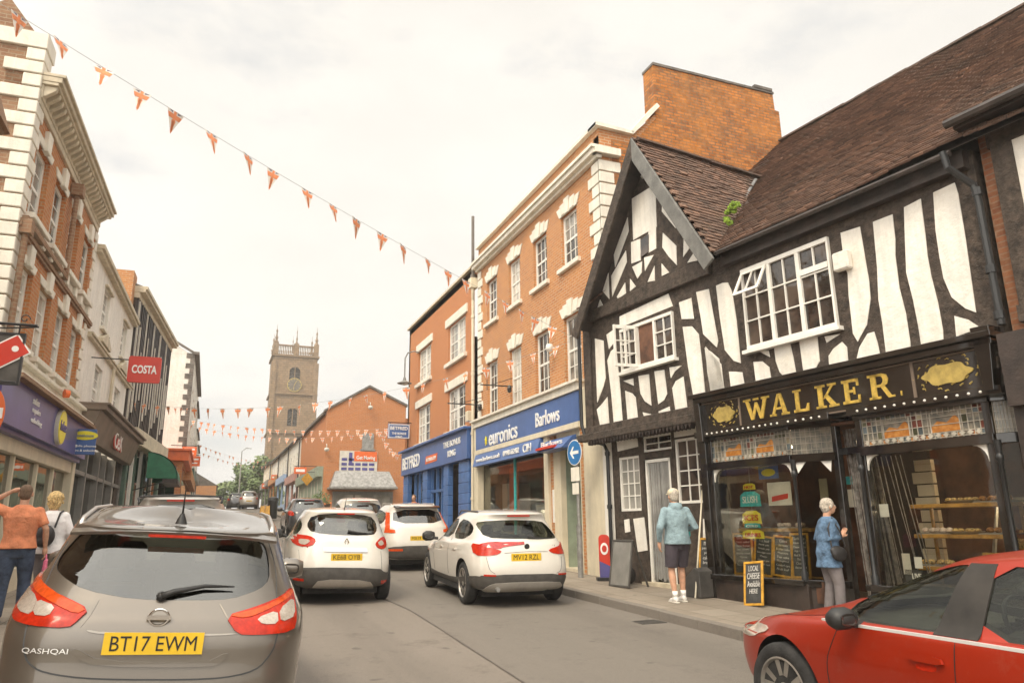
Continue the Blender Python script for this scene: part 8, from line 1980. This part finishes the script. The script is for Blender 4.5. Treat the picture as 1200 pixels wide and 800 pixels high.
# A-board, blank dark
def board(name, label, u, z0, w, h, off, lean, frame, tilt=0, cat='chalkboard', lines=None, face='chalk_black', fw=.035, feet=False, fr=WK, group=None):
    """framed board leaning back against the wall: bottom edge centre at (u, z0, off)"""
    c = fr.p(u, z0, off); t = thing(name, label, cat, c, group=group); ux = Vector((fr.u.x, fr.u.y, 0)); n = Vector((fr.n.x, fr.n.y, 0))
    up = (Vector((0, 0, 1))*math.cos(lean)-n*math.sin(lean)); a = ux*math.cos(tilt)+up*math.sin(tilt); b = up*math.cos(tilt)-ux*math.sin(tilt); nn = n*math.cos(lean)+Vector((0, 0, 1))*math.sin(lean)
    def Q_(x, y, d): return c+a*x+b*y+nn*d
    def bx(m, x0, x1, y0, y1, d0, d1): m.hexa([Q_(x0, y0, d0), Q_(x1, y0, d0), Q_(x1, y1, d0), Q_(x0, y1, d0), Q_(x0, y0, d1), Q_(x1, y0, d1), Q_(x1, y1, d1), Q_(x0, y1, d1)])
    part('frame', G[frame], t, lambda m: (bx(m, -w/2, w/2, 0, fw, 0, .03), bx(m, -w/2, w/2, h-fw, h, 0, .03), bx(m, -w/2, -w/2+fw, fw, h-fw, 0, .03), bx(m, w/2-fw, w/2, fw, h-fw, 0, .03)), bevel=.004)
    p_ = part('board', G[face], t, lambda m: bx(m, -w/2+fw*.8, w/2-fw*.8, fw*.8, h-fw*.8, .004, .016))
    if lines:
        y = h-fw-.03
        for i, (s_, sz, wd) in enumerate(lines):
            me = text_mesh(s_, .1, .0008, .004, shear=.15); xs = [v.co.x for v in me.vertices]; ys = [v.co.y for v in me.vertices]; cx_, cy_ = (max(xs)+min(xs))/2, (max(ys)+min(ys))/2
            sx = wd*(w-2*fw-.03)/(max(xs)-min(xs)); sy = sz/(max(ys)-min(ys)); y -= sz/2
            for v in me.vertices: x_, y_, z_ = v.co; v.co = Q_((x_-cx_)*sx, y+(y_-cy_)*sy, .018+z_)
            link('chalk_writing', me, G['chalk'], p_); y -= sz/2+.028
    if feet: part('rear_leg', G[frame], t, lambda m: (m.hexa([fr.p(u-w/2, z0, off-.45), fr.p(u-w/2+.03, z0, off-.45), fr.p(u-w/2+.03, z0, off-.42), fr.p(u-w/2, z0, off-.42), Q_(-w/2, h-.04, -.03), Q_(-w/2+.03, h-.04, -.03), Q_(-w/2+.03, h-.02, 0), Q_(-w/2, h-.02, 0)]), m.hexa([fr.p(u+w/2-.03, z0, off-.45), fr.p(u+w/2, z0, off-.45), fr.p(u+w/2, z0, off-.42), fr.p(u+w/2-.03, z0, off-.42), Q_(w/2-.03, h-.04, -.03), Q_(w/2, h-.04, -.03), Q_(w/2, h-.02, 0), Q_(w/2-.03, h-.02, 0)])))
    return t
plain('chalk', (.62, .60, .55), .9, var=.2, scale=40)
gp = lambda u, off: gz(WK.p(u, 0, off).y)+.125
u0, _ = WK.px(728, 670, .45)
board('pavement_board', 'blank grey A-board standing open on the pavement beside the striped door curtain', u0, gp(u0, .45), .62, .86, .5, .16, 'plastic_grey', face='grey_paint', feet=True, cat='A-board')
u1, _ = WK.px(883, 708, .35)
board('chalkboard', 'yellow framed chalkboard leaning on the pavement below the left bay window', u1, gp(u1, .55), .38, .66, .33, .22, 'frame_yellow', tilt=.10, lines=[('LOCAL', .08, .7), ('CHEESE', .09, .9), ('Available', .09, .9), ('HERE', .07, .6)])
u2, _ = WK.px(820, 665, .2)
board('chalkboard', 'tall narrow yellow edged price board leaning in the corner behind the person in the cap', u2-.08, gp(u2, .2), .36, .95, .0, .12, 'frame_yellow', lines=[('menu', .06, .6), ('pasties', .05, .9), ('pies', .05, .5), ('cakes', .05, .7), ('bread', .05, .7)])
# broom / poles and flap in that corner
m = MB(); m.tube([WK.p(.02, gp(0, .3), .45), WK.p(-.08, 2.2, .02)], .014, 8); o = m.build('wooden_pole', G['cream_paint']); props(o, 'thin pale pole leaning against the left end of the black shopfront', 'pole')
m = MB(); m.prism([WK.p(-.35, gp(0, .1), .1), WK.p(.1, gp(0, .1), .1), WK.p(.1, gp(0, .1)+.42, .1), WK.p(-.02, gp(0, .1)+.48, .1), WK.p(-.35, gp(0, .1)+.22, .1)], Vector((WK.n.x, WK.n.y, 0))*.3); o = m.build('cellar_hatch', G['plastic_grey'], bevel=.01); props(o, 'dark sloping hatch box at the foot of the shopfront left end', 'hatch')
# red and purple advertising bin at the cream corner
q = WK.p(*WK.px(714, 660, .1)); px_, _ = WK.px(713, 650, -.1); c = WK.p(px_, gp(px_, 0), .0)
AB = thing('advertising_board', 'narrow red and purple rounded advertising stand by the cream corner', 'sign stand', c)
FA = FR(c.x, c.y, math.radians(-22))
part('panel', G['sign_red'], AB, lambda m: m.fp(FA, rrect(-.11, .11, c.z+.05, c.z+.9, .08), -.04, 0))
part('purple_base', G['purple'], AB, lambda m: m.fp(FA, [(-.108, c.z+.06), (.108, c.z+.06), (.108, c.z+.28), (-.108, c.z+.38)], 0, .005))
part('white_logo', G['text_white'], AB, lambda m: (disc(m, 0, 0, 0, 0, 0, 3) if 0 else m.fp(FA, [(.08*math.cos(2*PI*k/20), c.z+.62+.12*math.sin(2*PI*k/20)) for k in range(20)], 0, .005)))
part('inner_logo', G['sign_red'], AB, lambda m: m.fp(FA, [(.05*math.cos(2*PI*k/20), c.z+.62+.07*math.sin(2*PI*k/20)) for k in range(20)], 0, .008))
part('foot', G['plastic_black'], AB, lambda m: m.fb(FA, -.17, .17, c.z, c.z+.06, -.16, .1))
# black sack by the door
m = MB(); sk = fused('rubbish_sack', G['leather_black'], None, lambda m: (ball(m, WK.p(-2.35, gp(-2.3, 0)+.16, -.05), (.15, .15, .18)), ball(m, WK.p(-2.3, gp(-2.3, 0)+.36, -.05), (.06, .05, .1))), .02, 2); props(sk, 'small black sack on the pavement between the A-board and the striped curtain', 'sack')
# ---- things inside the bakery windows
WKS = FR(8-WK.n.x*.25, 10.8-WK.n.y*.25, -PI/2+math.radians(7.8)); WK_ = WK
txt = lambda seed: [(''.join(random.Random(seed*7+i).choice('abcdefghilmnoprstu') for _ in range(random.Random(seed+i).randint(8, 13))), .032, .9) for i in range(9)]
menu = [[('Sandwiches', .04, .8), ('Ham salad', .032, .9), ('Cheese & onion', .032, .95), ('Egg mayo', .032, .8), ('Beef & onion', .032, .9), ('Tuna', .032, .5), ('Chicken', .032, .7), ('Bacon roll', .032, .85)],
        [('Hot food', .04, .7), ('Pork pie', .032, .7), ('Steak pie', .032, .8), ('Sausage roll', .032, .95), ('Pasty', .032, .5), ('Cheese pie', .032, .8), ('Soup & roll', .032, .9), ('Quiche', .032, .6)],
        [('Cakes', .04, .5), ('Scones', .032, .6), ('Eccles cake', .032, .9), ('Flapjack', .032, .7), ('Tea cake', .032, .8), ('Doughnut', .032, .8), ('Custard tart', .032, .9), ('Fruit loaf', .032, .8)]]
for k, (u, w_, h_, lb) in enumerate(((.58, .42, .66, 'leftmost large menu chalkboard standing inside the left bay window'), (.97, .38, .62, 'second menu chalkboard from the left inside the left bay window'), (1.36, .38, .62, 'third menu chalkboard from the left inside the left bay window'), (1.72, .34, .66, 'rightmost menu chalkboard inside the left bay window'))):
    board('chalkboard', lb, u, .82, w_, h_, .10, .06, 'frame_yellow', tilt=(.02, -.1, -.08, .02)[k], lines=menu[k % 3], fr=WKS, fw=.03)
board('chalkboard', 'wood framed price chalkboard at the right end of the right bay window', 4.62, .84, .42, .42, .12, .05, 'wood_shelf', lines=[('Fresh bread', .04, .9), ('Open daily', .035, .8), ('8 til 4', .035, .5)], fr=WKS, fw=.025)
# tiered hanging sign
def tier(m): pass
TS = thing('window_sign', 'tall tiered turquoise and yellow sign hanging inside the left bay window', 'sign', WKS.p(.85, 1.5, .1))
for (z, w_, h_, mt) in ((2.22, .26, .10, 'yellow_sign'), (2.02, .44, .24, 'teal'), (1.73, .40, .20, 'yellow_sign'), (1.60, .34, .08, 'teal'), (1.46, .46, .14, 'yellow_sign')):
    p_ = part('tier', G[mt], TS, lambda m: m.fp(WKS, [(.85-w_/2, z-h_/2), (.85+w_/2, z-h_/2), (.85+w_/2*.95, z+h_/4), (.85+w_/4, z+h_/2), (.85-w_/4, z+h_/2), (.85-w_/2*.95, z+h_/4)], .12, .13))
    text_on('lettering', {2.22: 'HOT', 2.02: 'SLUSH', 1.73: 'ICES', 1.60: 'COLD', 1.46: 'DRINKS'}[z], WKS, .85, z-.01, .132, .1, G['sign_red' if mt == 'yellow_sign' else 'text_white'], p_, w=w_*.7, h=h_*.45)
m = MB(); m.tube([WKS.p(.85, 2.5, .1), WKS.p(.85, 1.4, .11)], .004, 4); o = m.build('cord', G['wire'], TS)
for (u, z, w_, h_, mt, lb) in ((1.46, 2.08, .46, .36, 'box_white', 'white rounded notice with red ribbon in the left bay window'), (1.28, 2.42, .4, .2, 'blue_fascia', 'dark blue poster top middle of the left bay window'), (2.1, 2.12, .14, .32, 'cream_paint', 'narrow cream leaflet in the angled left bay pane'), (2.38, 2.24, .3, .12, 'teal', 'turquoise sticker high in the angled left bay pane'), (2.42, 1.98, .18, .26, 'stone_white', 'pale sheet under the turquoise sticker')):
    o_ = .13 if u < 1.9 else .03-(u-1.92)*.75; t = thing('window_notice', lb, 'notice', WKS.p(u, z, o_))
    part('sheet', G[mt], t, lambda m: m.fb(WKS, u-w_/2, u+w_/2, z-h_/2, z+h_/2, o_-.006, o_))
    if mt == 'box_white': part('ribbon', G['sign_red'], t, lambda m: m.fp(WKS, [(u-.16, z-.12), (u+.16, z-.08), (u+.17, z+.0), (u-.15, z-.04)], o_, o_+.003))
    if mt == 'blue_fascia': part('yellow_oval', G['yellow_sign'], t, lambda m: m.fp(WKS, [(u+.14*math.cos(2*PI*k/20), z+.06*math.sin(2*PI*k/20)) for k in range(20)], o_, o_+.003))
# right bay: shelves, pies, counter case, notices
SH = thing('display_shelf', 'three tier wooden bakery shelf inside the right bay window', 'shelf', WKS.p(4.1, .85, -.1))
for z in (1.02, 1.42, 1.80): part('shelf', G['wood_shelf'], SH, lambda m: m.fb(WKS, 3.55, 4.75, z, z+.05, -.35, .08), bevel=.005)
part('upright', G['wood_shelf'], SH, lambda m: [m.fb(WKS, u, u+.03, .82, 1.85, -.34, -.3) for u in (3.58, 4.7)])
for k, (u, z, lb) in enumerate(((4.15, 1.85, 'golden pastries on a white plate on the top bakery shelf'), (4.12, 1.47, 'golden pastries on a white plate on the middle bakery shelf'))):
    t = thing('pastry_plate', lb, 'pastries', WKS.p(u, z, -.1))
    part('plate', G['box_white'], t, lambda m: m.lathe(WKS.p(u, z, -.12), [(.12, 0), (.22, .035), (.20, .035), (.1, .01)], seg=20))
    rnd = random.Random(k)
    part('pastry', G['pastry'], t, lambda m: [ball(m, WKS.p(u-.15+.06*i, z+.05, -.12+rnd.uniform(-.06, .08)), (.045, .04, .025), 8) for i in range(6)], smooth=True)
CC = thing('serving_counter', 'glass fronted serving counter deep inside the bakery', 'counter', WKS.p(4.2, .8, -1.2))
part('case', G['galv'], CC, lambda m: (m.fb(WKS, 3.9, 5.0, .35, 1.2, -1.8, -1.1), m.tube([WKS.p(3.9, 1.2, -1.1), WKS.p(3.9, 1.9, -1.4), WKS.p(5.0, 1.9, -1.4), WKS.p(5.0, 1.2, -1.1)], .03, 6), m.fb(WKS, 3.9, 5.0, 1.88, 1.94, -1.8, -1.4)))
part('painted_glow', G['pastry'], CC, lambda m: m.fb(WKS, 4.0, 4.9, 1.22, 1.5, -1.7, -1.5))  # pastry-coloured block stands in for warm light inside the case
def goods2(name, label, z, u, o, kind, mat, n=5, grp=None):
    t = thing(name, label, kind, WKS.p(u, z, o), group=grp); rnd = random.Random(int(u*100+z*10))
    part('tray', G['galv'], t, lambda m: m.fb(WKS, u-.22, u+.22, z, z+.02, o-.14, o+.12))
    part('items', G[mat], t, lambda m: [ball(m, WKS.p(u-.17+.34*i/(n-1), z+.05, o+rnd.uniform(-.07, .07)), (.05, .045, .035), 8) for i in range(n)], smooth=True)
plain('crust', (.42, .19, .05), .6, var=.4, scale=30); plain('icing', (.75, .6, .5), .4, var=.2, scale=30); plain('jam', (.5, .05, .03), .3, var=.3, scale=30)
for a_ in (('loaf_tray', 'tray of brown loaves at the right end of the top bakery shelf', 1.85, 4.55, -.12, 'bread', 'crust'), ('bun_tray', 'tray of iced buns at the left end of the middle bakery shelf', 1.47, 3.78, -.12, 'buns', 'icing'), ('pie_tray', 'tray of brown pies at the right end of the middle bakery shelf', 1.47, 4.56, -.12, 'pies', 'crust', 4),
           ('tart_tray', 'tray of red jam tarts on the lowest bakery shelf', 1.07, 4.2, -.1, 'tarts', 'jam', 6), ('roll_tray', 'tray of pale rolls on the lowest bakery shelf, left end', 1.07, 3.75, -.1, 'rolls', 'pastry', 5), ('loaf_tray', 'tray of loaves behind the menu boards in the left bay', 1.55, .55, -.25, 'bread', 'crust'), ('bun_tray', 'tray of pale buns behind the tiered sign in the left bay', 1.55, 1.3, -.25, 'buns', 'icing')): goods2(*a_)
LS_ = thing('display_shelf', 'low wooden shelf behind the menu boards in the left bay window', 'shelf', WKS.p(1, .82, -.25))
part('shelf', G['wood_shelf'], LS_, lambda m: m.fb(WKS, .3, 1.8, 1.5, 1.55, -.42, -.1)); part('leg', G['wood_shelf'], LS_, lambda m: m.fb(WKS, .3, .34, .82, 1.5, -.4, -.36)); part('leg', G['wood_shelf'], LS_, lambda m: m.fb(WKS, 1.76, 1.8, .82, 1.5, -.4, -.36))
for k, (u, o_, lb) in enumerate(((1.1, -.9, 'added ceiling tube brightening the left half of the bakery'), (4.1, -.9, 'added ceiling tube brightening the right half of the bakery'), (4.45, -1.45, 'lit warm tube inside the glass serving counter'))):  # both ceiling tubes are added to brighten the bakery interior
    z_ = 2.9 if k < 2 else 1.84; t = thing('strip_light', lb, 'lamp', WKS.p(u, z_, o_)); part('tube', G['tube_lit'], t, lambda m: m.tube([WKS.p(u-.45, z_, o_), WKS.p(u+.45, z_, o_)], .018, 8)); part('batten', G['box_white'], t, lambda m: m.fb(WKS, u-.48, u+.48, z_+.02, z_+.06, o_-.04, o_+.04))
QC = MB()
for i in range(9): QC.fb(WKS, 3.38-(.05 if i % 2 else 0), 3.62, .95+i*.17, 1.10+i*.17, -.5, -.42)
o = QC.build('stone_quoin_pillar', G['cream_block']); props(o, 'pale stepped stone pillar inside the left part of the right bay', 'pillar')
for (u, z, w_, h_, mt, lb) in ((3.28, 1.78, .13, .17, 'text_white', 'small white card stuck high at the left of the right bay glass'), (3.5, 1.1, .11, .26, 'box_white', 'pale switch plate low in the right bay'), (3.66, 1.12, .1, .14, 'text_white', 'tiny white card above the black leaflet in the right bay'), (3.58, .92, .24, .22, 'chalk_black', 'black leaflet with white writing low in the right bay')):
    t = thing('window_notice', lb, 'notice', WKS.p(u, z, .2)); part('sheet', G[mt], t, lambda m: m.fb(WKS, u-w_/2, u+w_/2, z-h_/2, z+h_/2, .235, .24))
    if mt == 'chalk_black': text_on('lettering', 'LIVE', WKS, u+.04, z+.03, .242, .1, G['text_white'], t, w=.12, h=.07)
# ================================================================ faint summer haze
hz = MB(); hz.box(-60, 60, -22, 190, -1.9, 60)
ho = hz.build('haze', None); ho['kind'] = 'stuff'
hm = bpy.data.materials.new('haze'); hm.use_nodes = True; nt = hm.node_tree; nt.nodes.clear()
ou = N(nt, 'ShaderNodeOutputMaterial'); vol = N(nt, 'ShaderNodeVolumePrincipled'); vol.inputs['Density'].default_value = .0013; vol.inputs['Color'].default_value = (1, .97, .92, 1); vol.inputs['Anisotropy'].default_value = .2
nt.links.new(vol.outputs[0], ou.inputs['Volume']); ho.data.materials.append(hm)
